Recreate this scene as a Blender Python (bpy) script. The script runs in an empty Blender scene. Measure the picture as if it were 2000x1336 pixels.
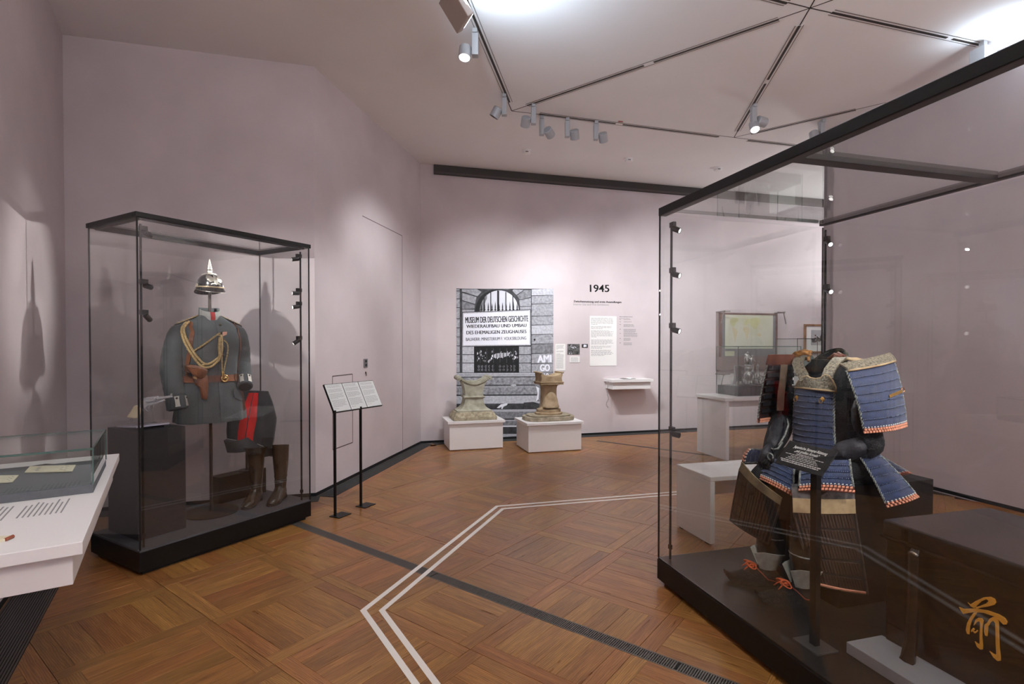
import bpy, bmesh, math, random
from math import sin, cos, pi, radians as R, sqrt, atan2, hypot
from mathutils import Vector, Matrix

random.seed(7)
SC = bpy.context.scene
COL = SC.collection

# ------------------------------------------------------------------ camera
EYE, PITCH, FPX = 1.40, 0.014, 1036.0
SHIFT = 4 + FPX * math.tan(PITCH)
cam_d = bpy.data.cameras.new('camera')
cam_d.sensor_fit = 'HORIZONTAL'
cam_d.sensor_width = 36.0
cam_d.lens = 36.0 * FPX / 2000
cam_d.shift_y = SHIFT / 2000
cam_d.clip_start = 0.05
cam = bpy.data.objects.new('camera', cam_d)
cam.location = (0, 0, EYE)
cam.rotation_euler = (pi / 2 - PITCH, 0, 0)
COL.objects.link(cam)
SC.camera = cam

# ------------------------------------------------------------------ world, exposure
w = bpy.data.worlds.new('world'); SC.world = w; w.use_nodes = True
w.node_tree.nodes['Background'].inputs[0].default_value = (0.5, 0.55, 0.65, 1)
w.node_tree.nodes['Background'].inputs[1].default_value = 0.15
SC.view_settings.view_transform = 'Standard'
SC.view_settings.look = 'None'
SC.view_settings.exposure = 0.12
SC.view_settings.gamma = 1.0
SC.view_settings.use_curve_mapping = False
SC.cycles.transparent_max_bounces = 40
SC.cycles.max_bounces = 9
SC.cycles.diffuse_bounces = 5
SC.cycles.glossy_bounces = 5
SC.cycles.caustics_reflective = False
SC.cycles.caustics_refractive = False
SC.cycles.sample_clamp_indirect = 6.0

# ------------------------------------------------------------------ lights of the room
H = 3.925
def spot(loc, target, power, angle=50, blend=0.6, radius=0.04, col=(1, 0.93, 0.86)):
    d = bpy.data.lights.new('spot_light', 'SPOT')
    d.energy = power; d.spot_size = R(angle); d.spot_blend = blend
    d.shadow_soft_size = radius; d.color = col
    o = bpy.data.objects.new('spot_light', d)
    o.location = loc
    o.rotation_euler = (Vector(target) - Vector(loc)).to_track_quat('-Z', 'Y').to_euler()
    COL.objects.link(o)
    return o
def area(loc, target, power, sx, sy, col=(1, 1, 1), spread=180):
    d = bpy.data.lights.new('area_light', 'AREA')
    d.energy = power; d.shape = 'RECTANGLE'; d.size = sx; d.size_y = sy; d.color = col
    d.spread = R(spread)
    o = bpy.data.objects.new('area_light', d)
    o.location = loc
    o.rotation_euler = (Vector(target) - Vector(loc)).to_track_quat('-Z', 'Y').to_euler()
    COL.objects.link(o)
    return o
WARM = (1, 0.97, 0.93); NEUT = (0.94, 0.975, 1.0); COOL = (0.66, 0.83, 1.0)
# track spots that wash the back wall, the poster, the stones and the map
spot((0.13, 5.55, 3.58), (-0.10, 7.75, 1.3), 150, 84, 1.0, 0.04, NEUT)
spot((0.38, 5.93, 3.55), (1.55, 8.15, 1.3), 190, 84, 1.0, 0.03, NEUT)
spot((0.72, 5.99, 3.55), (0.75, 7.95, 1.2), 170, 84, 1.0, 0.03, NEUT)
spot((1.06, 6.07, 3.55), (3.6, 8.85, 1.3), 260, 76, 1.0, 0.04, NEUT)
spot((2.50, 5.70, 3.50), (3.7, 8.8, 1.3), 220, 70, 1.0, 0.04, NEUT)
spot((4.40, 7.55, 3.60), (5.2, 9.1, 1.3), 40, 80, 1.0, 0.05, NEUT)
# spots on the near tracks: door wall, lectern, floor
spot((-0.20, 5.42, 3.56), (-1.55, 6.2, 1.3), 110, 84, 1.0, 0.05, NEUT)
spot((-0.36, 4.20, 3.56), (-1.50, 4.60, 0.9), 120, 70, 1.0, 0.05, NEUT)
spot((2.75, 5.85, 3.50), (1.7, 4.2, 0.4), 60, 60, 0.9, 0.05, WARM)
# added fill spots above and behind the camera, with no fixtures
spot((-0.30, 1.00, 3.70), (-1.75, 1.9, 0.8), 95, 64, 1.0, 0.05, NEUT)
spot((0.60, -1.0, 3.70), (-2.1, 2.6, 1.9), 90, 80, 1.0, 0.05, WARM)
spot((0.70, 1.20, 3.70), (1.6, 2.55, 0.9), 110, 60, 1.0, 0.05, NEUT)
# cool up-lights that brighten the ceiling, then unseen area lights added as ambient fill
area((-0.318, 3.42, 3.675), (0.40, 3.76, 4.275), 30, 0.15, 0.15, COOL, 150)
area((3.95, 4.30, 3.62), (4.0, 4.2, 4.6), 5, 0.2, 0.2, COOL, 150)
area((1.4, -1.6, 2.6), (1.4, -1.5, 4.6), 135, 0.6, 0.6, (1, .965, .93), 170)
area((4.3, 0.6, 2.6), (4.2, 0.7, 4.6), 130, 0.5, 0.5, (1, .965, .93), 170)
area((6.2, 8.3, 1.9), (6.1, 8.2, 4.6), 55, 0.5, 0.5, NEUT, 170)

# ------------------------------------------------------------------ pixel -> point helpers (2000 x 1336 frame)
def ray(px, py):
    xc = (px - 1000) / FPX; yc = (668 + SHIFT - py) / FPX
    return Vector((xc, cos(PITCH) + yc * sin(PITCH), -sin(PITCH) + yc * cos(PITCH)))
def at(px, py, z=0.0):
    d = ray(px, py); return Vector((0, 0, EYE)) + d * ((z - EYE) / d.z)
def atplane(px, py, P, n):
    d = ray(px, py); n = Vector(n); o = Vector((0, 0, EYE))
    return o + d * ((Vector(P) - o).dot(n) / d.dot(n))
def onwall(px, py, P, deg):
    a = R(deg); return atplane(px, py, (P[0], P[1], 0), (-sin(a), cos(a), 0))

# ------------------------------------------------------------------ materials
def lin(c):
    c = c / 255.0
    return c / 12.92 if c <= 0.04045 else ((c + 0.055) / 1.055) ** 2.4
def rgb(r, g, b): return (lin(r), lin(g), lin(b), 1)
MATS = {}
def mat(name, c, rough=0.5, metal=0.0, spec=0.5, var=0.0, vscale=8.0, bump=0.0, bscale=60.0, coat=0.0, sheen=0.0, c2=None, stretch=None):
    """principled material; var / c2 mottles the colour with noise, bump adds fine relief"""
    m = bpy.data.materials.new(name); m.use_nodes = True
    nt = m.node_tree; b = nt.nodes['Principled BSDF']
    b.inputs['Roughness'].default_value = rough
    b.inputs['Metallic'].default_value = metal
    b.inputs['Specular IOR Level'].default_value = spec
    b.inputs['Coat Weight'].default_value = coat
    b.inputs['Sheen Weight'].default_value = sheen
    col = rgb(*c)
    b.inputs['Base Color'].default_value = col
    co = None
    if var or c2 or bump:
        tc = nt.nodes.new('ShaderNodeTexCoord'); co = tc.outputs['Object']
        if stretch:
            mp = nt.nodes.new('ShaderNodeMapping'); mp.inputs['Scale'].default_value = stretch
            nt.links.new(co, mp.inputs[0]); co = mp.outputs[0]
    if var or c2:
        n = nt.nodes.new('ShaderNodeTexNoise'); n.inputs['Scale'].default_value = vscale; n.inputs['Detail'].default_value = 5
        nt.links.new(co, n.inputs['Vector'])
        r = nt.nodes.new('ShaderNodeValToRGB'); nt.links.new(n.outputs['Fac'], r.inputs[0])
        r.color_ramp.elements[0].position = 0.34; r.color_ramp.elements[1].position = 0.66
        if c2: r.color_ramp.elements[0].color = rgb(*c2); r.color_ramp.elements[1].color = col
        else:
            r.color_ramp.elements[0].color = tuple(x * (1 - var) for x in col[:3]) + (1,)
            r.color_ramp.elements[1].color = tuple(min(1, x * (1 + var)) for x in col[:3]) + (1,)
        nt.links.new(r.outputs[0], b.inputs['Base Color'])
    if bump:
        n = nt.nodes.new('ShaderNodeTexNoise'); n.inputs['Scale'].default_value = bscale; n.inputs['Detail'].default_value = 4
        nt.links.new(co, n.inputs['Vector'])
        bp = nt.nodes.new('ShaderNodeBump'); bp.inputs['Strength'].default_value = bump; bp.inputs['Distance'].default_value = 0.01
        nt.links.new(n.outputs['Fac'], bp.inputs['Height']); nt.links.new(bp.outputs[0], b.inputs['Normal'])
    MATS[name] = m
    return m
def emit(name, c, s):
    m = bpy.data.materials.new(name); m.use_nodes = True; nt = m.node_tree
    b = nt.nodes['Principled BSDF']; b.inputs['Base Color'].default_value = c
    b.inputs['Emission Color'].default_value = c; b.inputs['Emission Strength'].default_value = s
    return m
def glass_mat(name, tint=(1, 1, 1), r0=0.035, dark=1.0, gain=0.9):
    """clear pane: each face reflects by angle, the rest passes straight through (thin sheet, no bending)"""
    m = bpy.data.materials.new(name); m.use_nodes = True; nt = m.node_tree
    nt.nodes.remove(nt.nodes['Principled BSDF']); out = nt.nodes['Material Output']
    lw = nt.nodes.new('ShaderNodeLayerWeight'); lw.inputs['Blend'].default_value = 0.5
    p = nt.nodes.new('ShaderNodeMath'); p.operation = 'POWER'; p.inputs[1].default_value = 5
    nt.links.new(lw.outputs['Facing'], p.inputs[0])
    ma = nt.nodes.new('ShaderNodeMath'); ma.operation = 'MULTIPLY_ADD'; ma.inputs[1].default_value = gain - r0; ma.inputs[2].default_value = r0
    nt.links.new(p.outputs[0], ma.inputs[0])
    t = nt.nodes.new('ShaderNodeBsdfTransparent'); t.inputs[0].default_value = tuple(x * dark for x in tint) + (1,)
    g = nt.nodes.new('ShaderNodeBsdfGlossy'); g.inputs['Roughness'].default_value = 0.0; g.inputs[0].default_value = (1, 1, 1, 1)
    mx = nt.nodes.new('ShaderNodeMixShader')
    nt.links.new(ma.outputs[0], mx.inputs[0]); nt.links.new(t.outputs[0], mx.inputs[1]); nt.links.new(g.outputs[0], mx.inputs[2])
    nt.links.new(mx.outputs[0], out.inputs[0])
    return m

WALL = mat('lime_plaster_pink', (203, 192, 194), 0.92, spec=0.2, var=0.055, vscale=1.6, bump=0.12, bscale=14)
CEIL = mat('ceiling_paint', (236, 233, 231), 0.95, spec=0.1, var=0.012, vscale=2)
DARKSTONE = mat('dark_stone', (62, 62, 62), 0.6, var=0.12, vscale=10)
BLACKGAP = mat('shadow_gap_black', (12, 12, 13), 0.8)
SATINBLACK = mat('satin_black', (15, 14, 13), 0.42, spec=0.3)
DECK = mat('deck_dark_grey', (78, 78, 82), 0.6, var=0.05, vscale=40)
DECKB = mat('deck_black_sheen', (36, 33, 31), 0.38, spec=0.35, var=0.05, vscale=40)
FRAME = mat('frame_black_metal', (22, 21, 21), 0.42, metal=0.3)
WHITE = mat('white_lacquer', (226, 223, 222), 0.45, var=0.01, vscale=3)
WHITEM = mat('white_matt_board', (232, 230, 228), 0.7)
GREYMET = mat('lamp_grey_metal', (168, 168, 170), 0.45, metal=0.1)
TRACKA = mat('track_aluminium', (120, 112, 106), 0.5, metal=0.6)
INK = mat('black_ink', (20, 19, 19), 0.7, spec=0.2)
INKG = mat('grey_ink', (142, 140, 140), 0.8, spec=0.2)
GLASS = glass_mat('clear_glass', (0.992, 0.997, 0.994), 0.045, 0.975)
GLASSTOP = glass_mat('clear_glass_top', (0.992, 0.997, 0.994), 0.06, 0.98)
GLASSG = glass_mat('greenish_glass', (0.97, 0.99, 0.98), 0.035, 0.985)
EDGEG = mat('glass_edge_green', (70, 92, 86), 0.2, spec=0.6)
LAMPLIT = emit('lamp_lens_lit', (1, 0.98, 0.95, 1), 14)
RODLIT = emit('rod_lens_lit', (1, 0.97, 0.93, 1), 3.0)
UPLIT = emit('lamp_cool_lit', (0.82, 0.91, 1, 1), 10)
WINLIT = emit('window_daylight', (0.62, 0.74, 1.0, 1), 2.2)
LAMPOFF = mat('lamp_lens_dark', (40, 40, 42), 0.2)

# ------------------------------------------------------------------ mesh helpers
class MB:
    """collects vertices, faces and uvs for one mesh"""
    def __init__(s): s.v = []; s.f = []; s.uv = {}; s.m = {}
    def add(s, vs, fs, uvs=None, mi=0):
        o = len(s.v); s.v += [tuple(v) for v in vs]
        for i, f in enumerate(fs):
            if uvs: s.uv[len(s.f)] = uvs[i]
            if mi: s.m[len(s.f)] = mi
            s.f.append(tuple(o + k for k in f))
        return s
    def box(s, c, d, rz=0.0, M=None, mi=0):
        hx, hy, hz = d[0] / 2, d[1] / 2, d[2] / 2
        q = [(-hx, -hy, -hz), (hx, -hy, -hz), (hx, hy, -hz), (-hx, hy, -hz), (-hx, -hy, hz), (hx, -hy, hz), (hx, hy, hz), (-hx, hy, hz)]
        if M is None:
            M = Matrix.Rotation(rz, 3, 'Z') if rz else None
        vs = [(Vector(c) + (M @ Vector(p) if M else Vector(p))) for p in q]
        return s.add(vs, [(0, 3, 2, 1), (4, 5, 6, 7), (0, 1, 5, 4), (1, 2, 6, 5), (2, 3, 7, 6), (3, 0, 4, 7)], mi=mi)
    def bb(s, x0, x1, y0, y1, z0, z1, mi=0):
        return s.box(((x0 + x1) / 2, (y0 + y1) / 2, (z0 + z1) / 2), (x1 - x0, y1 - y0, z1 - z0), mi=mi)
    def prism(s, poly, z0, z1, M=None, mi=0):
        n = len(poly)
        vs = [(p[0], p[1], z0) for p in poly] + [(p[0], p[1], z1) for p in poly]
        if M is not None: vs = [M @ Vector(v) for v in vs]
        fs = [tuple(range(n - 1, -1, -1)), tuple(range(n, 2 * n))] + [(i, (i + 1) % n, n + (i + 1) % n, n + i) for i in range(n)]
        return s.add(vs, fs, mi=mi)
    def lathe(s, prof, n=24, c=(0, 0, 0), M=None, sx=1, sy=1, mi=0):
        vs = []; fs = []; k = len(prof)
        for i in range(n):
            a = 2 * pi * i / n
            for r, z in prof: vs.append(Vector((r * cos(a) * sx, r * sin(a) * sy, z)))
        if M is not None: vs = [M @ v for v in vs]
        vs = [v + Vector(c) for v in vs]
        for i in range(n):
            j = (i + 1) % n
            for t in range(k - 1): fs.append((i * k + t, j * k + t, j * k + t + 1, i * k + t + 1))
        if prof[0][0] > 1e-6: fs.append(tuple(i * k for i in range(n))[::-1])
        if prof[-1][0] > 1e-6: fs.append(tuple(i * k + k - 1 for i in range(n)))
        return s.add(vs, fs, mi=mi)
    def tube(s, pts, r, n=8, closed=False, cap=True, sx=1.0, up=(0, 0, 1), mi=0):
        pts = [Vector(p) for p in pts]; k = len(pts)
        rs = r if isinstance(r, (list, tuple)) else [r] * k
        vs = []; fs = []; prev = None
        for i, p in enumerate(pts):
            a = pts[(i - 1) % k] if (closed or i > 0) else p
            b = pts[(i + 1) % k] if (closed or i < k - 1) else p
            t = (b - a)
            t = t.normalized() if t.length > 1e-9 else Vector((0, 0, 1))
            if prev is None:
                u = Vector(up) - t * t.dot(Vector(up))
                if u.length < 1e-3: u = Vector((1, 0, 0)) - t * t.x
            else: u = prev - t * prev.dot(t)
            u.normalize(); prev = u; q = t.cross(u)
            for j in range(n):
                an = 2 * pi * j / n
                vs.append(p + (u * cos(an) + q * sin(an) * sx) * rs[i])
        for i in range(k if closed else k - 1):
            i2 = (i + 1) % k
            for j in range(n): fs.append((i * n + j, i * n + (j + 1) % n, i2 * n + (j + 1) % n, i2 * n + j))
        if cap and not closed:
            fs.append(tuple(range(n))[::-1]); fs.append(tuple((k - 1) * n + j for j in range(n)))
        return s.add(vs, fs, mi=mi)
    def grid(s, P, closed_u=False, mi=0, flip=False):
        """P[i][j] points -> quads"""
        a, b = len(P), len(P[0]); vs = [p for row in P for p in row]; fs = []
        for i in range(a if closed_u else a - 1):
            i2 = (i + 1) % a
            for j in range(b - 1):
                q = (i * b + j, i2 * b + j, i2 * b + j + 1, i * b + j + 1)
                fs.append(q[::-1] if flip else q)
        return s.add(vs, fs, mi=mi)
    def slab(s, P, th, mi=0):
        """thick sheet from grid P, thickness along the averaged normals"""
        a, b = len(P), len(P[0]); P = [[Vector(p) for p in r] for r in P]
        N = []
        for i in range(a):
            row = []
            for j in range(b):
                du = P[min(i + 1, a - 1)][j] - P[max(i - 1, 0)][j]
                dv = P[i][min(j + 1, b - 1)] - P[i][max(j - 1, 0)]
                n = du.cross(dv); row.append(n.normalized() if n.length > 1e-12 else Vector((0, 0, 1)))
            N.append(row)
        vs = [P[i][j] for i in range(a) for j in range(b)] + [P[i][j] - N[i][j] * th for i in range(a) for j in range(b)]
        o = a * b; fs = []
        for i in range(a - 1):
            for j in range(b - 1):
                q = (i * b + j, (i + 1) * b + j, (i + 1) * b + j + 1, i * b + j + 1)
                fs.append(q); fs.append(tuple(o + k for k in q[::-1]))
        for i in range(a - 1):
            fs.append((i * b, o + i * b, o + (i + 1) * b, (i + 1) * b))
            fs.append((i * b + b - 1, (i + 1) * b + b - 1, o + (i + 1) * b + b - 1, o + i * b + b - 1))
        for j in range(b - 1):
            fs.append((j, j + 1, o + j + 1, o + j)); k = (a - 1) * b
            fs.append((k + j, o + k + j, o + k + j + 1, k + j + 1))
        return s.add(vs, fs, mi=mi)
    def mesh(s, name, mats, smooth=False, fixn=True):
        me = bpy.data.meshes.new(name); me.from_pydata(s.v, [], s.f)
        for m in (mats if isinstance(mats, (list, tuple)) else [mats]): me.materials.append(m)
        if s.m:
            for k, i in s.m.items(): me.polygons[k].material_index = i
        if s.uv:
            ul = me.uv_layers.new(name='UVMap')
            for p in me.polygons:
                u = s.uv.get(p.index)
                if u:
                    for li, t in zip(p.loop_indices, u): ul.data[li].uv = t
        if fixn:
            bm = bmesh.new(); bm.from_mesh(me); bmesh.ops.recalc_face_normals(bm, faces=bm.faces); bm.to_mesh(me); bm.free()
        if smooth: me.polygons.foreach_set('use_smooth', [True] * len(me.polygons))
        me.update()
        return me

def link(o, parent=None):
    COL.objects.link(o)
    if parent is not None: o.parent = parent
    return o
def obj(name, mb, mats, parent=None, smooth=False, bevel=0.0, segs=2, sub=0, label=None, kind=None, loc=None, rot=None, auto=None, fixn=True):
    me = mb.mesh(name, mats, smooth, fixn) if isinstance(mb, MB) else mb
    o = bpy.data.objects.new(name, me); link(o, parent)
    if loc is not None: o.location = loc
    if rot is not None: o.rotation_euler = rot
    if bevel:
        b = o.modifiers.new('bevel', 'BEVEL'); b.width = bevel; b.segments = segs; b.limit_method = 'ANGLE'; b.angle_limit = R(35)
    if sub:
        b = o.modifiers.new('subsurf', 'SUBSURF'); b.levels = sub; b.render_levels = sub
    if auto is not None:
        me.polygons.foreach_set('use_smooth', [True] * len(me.polygons))
        try: me.set_sharp_from_angle(angle=R(auto))
        except Exception: pass
    if label: o['label'] = label
    if kind: o['kind'] = kind
    return o
def thing(name, label, cat, loc=(0, 0, 0), rz=0.0, group=None):
    o = bpy.data.objects.new(name, None); COL.objects.link(o)
    o.location = loc; o.rotation_euler = (0, 0, rz); o.empty_display_size = 0.1
    return tag(o, label, cat, group)
def tag(o, label, cat, group=None):
    o['label'] = label; o['category'] = cat
    if group: o['group'] = group
    return o
def struct(name, mb, m, **k):
    o = obj(name, mb, m, **k); o['kind'] = 'structure'; return o
def dup(root, loc, rz=None, label=None, group=None):
    r = root.copy(); COL.objects.link(r); r.location = loc
    if rz is not None: r.rotation_euler = (0, 0, rz)
    if label: r['label'] = label
    if group: r['group'] = group
    for ch in list(root.children):
        c = ch.copy(); COL.objects.link(c); c.parent = r
        for g in ch.children:
            d = g.copy(); COL.objects.link(d); d.parent = c
    return r
def text(name, body, size, m, parent=None, M=None, align='LEFT', sx=1.0, space=1.0, ext=0.0004, shear=0.0, label=None, bold=0.0):
    """flat lettering as a mesh; M is its 4x4 placement, text runs along local x, stands along local y"""
    cu = bpy.data.curves.new(name, 'FONT'); cu.body = body; cu.size = size; cu.align_x = align
    cu.extrude = ext; cu.space_character = space; cu.shear = shear; cu.offset = bold; cu.resolution_u = 3
    t = bpy.data.objects.new(name, cu); COL.objects.link(t)
    dg = bpy.context.evaluated_depsgraph_get(); dg.update()
    me = bpy.data.meshes.new_from_object(t.evaluated_get(dg)); me.name = name
    bpy.data.objects.remove(t); bpy.data.curves.remove(cu)
    me.transform(Matrix.Diagonal((sx, 1, 1, 1)))
    me.materials.clear(); me.materials.append(m)
    o = bpy.data.objects.new(name, me); link(o, parent)
    if M is not None: o.matrix_local = M
    if label: o['label'] = label
    return o
def frame4(o, x, y):
    """4x4 matrix with origin o, local x and y axes"""
    x = Vector(x).normalized(); y = Vector(y); y = (y - x * x.dot(y)).normalized(); z = x.cross(y)
    return Matrix(((x.x, y.x, z.x, o[0]), (x.y, y.y, z.y, o[1]), (x.z, y.z, z.z, o[2]), (0, 0, 0, 1)))
def print_lines(mb, rows, x0, y0, dy, wmax, hgt, seed, depth=0.0006, short=()):
    """rows of illegible small print as rows of tiny proud word bars in the local xy plane"""
    rnd = random.Random(seed)
    for r in range(rows):
        if r in short and short[r] == 0: continue
        lim = wmax * (short[r] if r in short else rnd.uniform(0.86, 1.0)); x = 0.0
        while x < lim - 0.004:
            wd = min(rnd.uniform(0.012, 0.05) * wmax / 0.35, lim - x)
            mb.bb(x0 + x, x0 + x + wd, y0 - r * dy, y0 - r * dy + hgt, 0, depth)
            x += wd + 0.008 * wmax / 0.35
# ------------------------------------------------------------------ room shell
A154 = R(15.4); E1 = Vector((cos(A154), sin(A154), 0)); E2 = Vector((sin(A154), -cos(A154), 0))   # along the back wall / towards the camera
W1 = Vector((-3.67, 4.365, 0)); W2 = Vector((-1.805, 4.86, 0)); W3 = Vector((-1.285, 7.46, 0))
B1 = W3 + E1 * 9.2; P0 = Vector((3.705, 6.325, 0)); P1 = P0 + E1 * 4.2
Q0 = P0 + E2 * 10.4; L2 = W1 + Vector((0.52, -0.854, 0)) * 9.0
def wall(name, a, b, t=0.14):
    d = (b - a).normalized(); n = Vector((-d.y, d.x, 0)) * t
    m = MB().prism([a[:2], b[:2], (b + n)[:2], (a + n)[:2]], -0.02, H + 0.02)
    return struct(name, m, WALL)
wall_left = wall('wall_left', L2, W1)
wall_niche = wall('wall_left_back', W1, W2)
wall_door = wall('wall_door', W2, W3)
wall_back = wall('wall_back', W3, B1)
wall('wall_far_right', B1, P1)
wall('wall_return', P1, P0)
wall_right = wall('wall_right', P0, Q0)
wall('wall_rear', Q0, L2)
ROOM = [W1, W2, W3, B1, P1, P0, Q0, L2]
def inside(x, y, pts=ROOM):
    c = False; n = len(pts)
    for i in range(n):
        a, b = pts[i], pts[(i + 1) % n]
        if (a.y > y) != (b.y > y) and x < (b.x - a.x) * (y - a.y) / (b.y - a.y) + a.x: c = not c
    return c
outer = [(-4.2, 4.6), (-2.0, 5.3), (-1.6, 8.0), (8.2, 10.4), (8.3, 7.3), (6.9, -4.0), (0.9, -3.7)]
struct('floor_base', MB().prism(outer, -0.12, -0.012), mat('joint_dark_wood', (48, 31, 20), 0.8))
ceiling = struct('ceiling', MB().prism(outer, H, H + 0.1), CEIL)
# joint between two plaster panels of the right wall
jp = P0 + E2 * 2.75
struct('trim_1', MB().box((jp.x - 0.0006 * E1.x, jp.y - 0.0006, H / 2), (0.003, 0.004, H - 0.02), rz=A154), mat('plaster_joint', (150, 132, 130), 0.9), parent=wall_right)

# ------------------------------------------------------------------ parquet: square panels of framed oak boards, every near board its own object
def oak():
    m = bpy.data.materials.new('oak_parquet'); m.use_nodes = True; nt = m.node_tree; b = nt.nodes['Principled BSDF']; b.inputs['Specular IOR Level'].default_value = 0.55
    N = nt.nodes.new; Lk = nt.links.new
    uv = N('ShaderNodeUVMap'); uv.uv_map = 'UVMap'
    oi = N('ShaderNodeObjectInfo'); ge = N('ShaderNodeNewGeometry')
    ad = N('ShaderNodeMath'); ad.operation = 'ADD'; Lk(oi.outputs['Random'], ad.inputs[0]); Lk(ge.outputs['Random Per Island'], ad.inputs[1])
    fr = N('ShaderNodeMath'); fr.operation = 'FRACT'; Lk(ad.outputs[0], fr.inputs[0])
    off = N('ShaderNodeVectorMath'); off.operation = 'MULTIPLY_ADD'
    cx = N('ShaderNodeCombineXYZ'); Lk(fr.outputs[0], cx.inputs[0]); Lk(fr.outputs[0], cx.inputs[1]); Lk(fr.outputs[0], cx.inputs[2])
    Lk(cx.outputs[0], off.inputs[0]); off.inputs[1].default_value = (37, 53, 71); Lk(uv.outputs[0], off.inputs[2])
    def noise(scale, det, dist=0.0):
        mp = N('ShaderNodeMapping'); mp.inputs['Scale'].default_value = scale; Lk(off.outputs[0], mp.inputs[0])
        n = N('ShaderNodeTexNoise'); n.inputs['Scale'].default_value = 1; n.inputs['Detail'].default_value = det; n.inputs['Distortion'].default_value = dist
        Lk(mp.outputs[0], n.inputs['Vector']); return n.outputs['Fac']
    g1 = noise((3.5, 55, 1), 4, 0.6); g2 = noise((14, 330, 1), 3, 0.0); g3 = noise((2.2, 9, 1), 3, 2.2)
    wv = N('ShaderNodeTexWave'); wv.wave_type = 'BANDS'; wv.bands_direction = 'Y'; wv.inputs['Scale'].default_value = 9; wv.inputs['Distortion'].default_value = 9; wv.inputs['Detail'].default_value = 3; wv.inputs['Detail Scale'].default_value = 0.8
    mp = N('ShaderNodeMapping'); mp.inputs['Scale'].default_value = (0.8, 4, 1); Lk(off.outputs[0], mp.inputs[0]); Lk(mp.outputs[0], wv.inputs['Vector'])
    def mixf(a, b_, f):
        mx = N('ShaderNodeMix'); mx.inputs['Factor'].default_value = f; Lk(a, mx.inputs['A']); Lk(b_, mx.inputs['B']); return mx.outputs[0]
    gr = mixf(mixf(g1, g2, 0.42), mixf(g3, wv.outputs['Fac'], 0.35), 0.36)
    rp = N('ShaderNodeValToRGB'); Lk(gr, rp.inputs[0])
    e = rp.color_ramp.elements; e[0].position = 0.30; e[0].color = rgb(98, 60, 26); e[1].position = 0.68; e[1].color = rgb(178, 130, 74)
    k = rp.color_ramp.elements.new(0.5); k.color = rgb(142, 97, 49)
    hs = N('ShaderNodeHueSaturation'); Lk(rp.outputs[0], hs.inputs['Color'])
    mr = N('ShaderNodeMapRange'); Lk(fr.outputs[0], mr.inputs[0]); mr.inputs[3].default_value = 0.80; mr.inputs[4].default_value = 1.10; Lk(mr.outputs[0], hs.inputs['Value'])
    m2 = N('ShaderNodeMath'); m2.operation = 'MULTIPLY'; m2.inputs[1].default_value = 7.31; Lk(fr.outputs[0], m2.inputs[0])
    f2 = N('ShaderNodeMath'); f2.operation = 'FRACT'; Lk(m2.outputs[0], f2.inputs[0])
    mr2 = N('ShaderNodeMapRange'); Lk(f2.outputs[0], mr2.inputs[0]); mr2.inputs[3].default_value = 0.488; mr2.inputs[4].default_value = 0.506; Lk(mr2.outputs[0], hs.inputs['Hue'])
    Lk(hs.outputs[0], b.inputs['Base Color'])
    rr = N('ShaderNodeMapRange'); Lk(g1, rr.inputs[0]); rr.inputs[3].default_value = 0.24; rr.inputs[4].default_value = 0.36; Lk(rr.outputs[0], b.inputs['Roughness'])
    bp = N('ShaderNodeBump'); bp.inputs['Strength'].default_value = 0.12; bp.inputs['Distance'].default_value = 0.002; Lk(g2, bp.inputs['Height']); Lk(bp.outputs[0], b.inputs['Normal'])
    return m
OAK = oak()
KO = Vector((0.222, 3.955, 0)); AU = R(52.6); U = Vector((cos(AU), sin(AU), 0)); V = Vector((-sin(AU), cos(AU), 0)); PS = 0.607
floor = bpy.data.objects.new('floor', None); COL.objects.link(floor); floor['kind'] = 'structure'
SU0, SU1 = -1.746 * PS, -1.626 * PS        # the cross grate lies between these two lines
boards = []
def add_panel(u0, v0, parity, lo, hi):
    b = 0.078; g = 0.0005; G = 0.0012; s = PS
    rs = []
    if parity:
        rs += [(0, s, 0, b, 0), (0, s, s - b, s, 0), (0, b, b, s - b, 1), (s - b, s, b, s - b, 1)]
        fw = (s - 2 * b) / 4
        for i in range(4): rs.append((b + i * fw, b + (i + 1) * fw, b, s - b, 1))
    else:
        rs += [(0, b, 0, s, 1), (s - b, s, 0, s, 1), (b, s - b, 0, b, 0), (b, s - b, s - b, s, 0)]
        fw = (s - 2 * b) / 4
        for i in range(4): rs.append((b, s - b, b + i * fw, b + (i + 1) * fw, 0))
    for a, c, d, e, ori in rs:
        x0, x1, y0, y1 = u0 + a, u0 + c, v0 + d, v0 + e
        x0 += G if a == 0 else g; x1 -= G if c == s else g; y0 += G if d == 0 else g; y1 -= G if e == s else g
        x0, x1 = max(x0, lo), min(x1, hi)
        if x1 - x0 < 0.012: continue
        p = KO + U * ((x0 + x1) / 2) + V * ((y0 + y1) / 2)
        if not inside(p.x, p.y): continue
        boards.append((p, x1 - x0, y1 - y0, ori))
for j in range(-16, 16):
    for i in range(-16, 16):
        if (i + 1) * PS > SU1: add_panel(i * PS, j * PS, (i + j) % 2, SU1 + 0.004, 99)
        u0 = (i - 0.43) * PS
        if u0 < SU0: add_panel(u0, j * PS, (i + j) % 2, -99, SU0 - 0.004)
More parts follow.
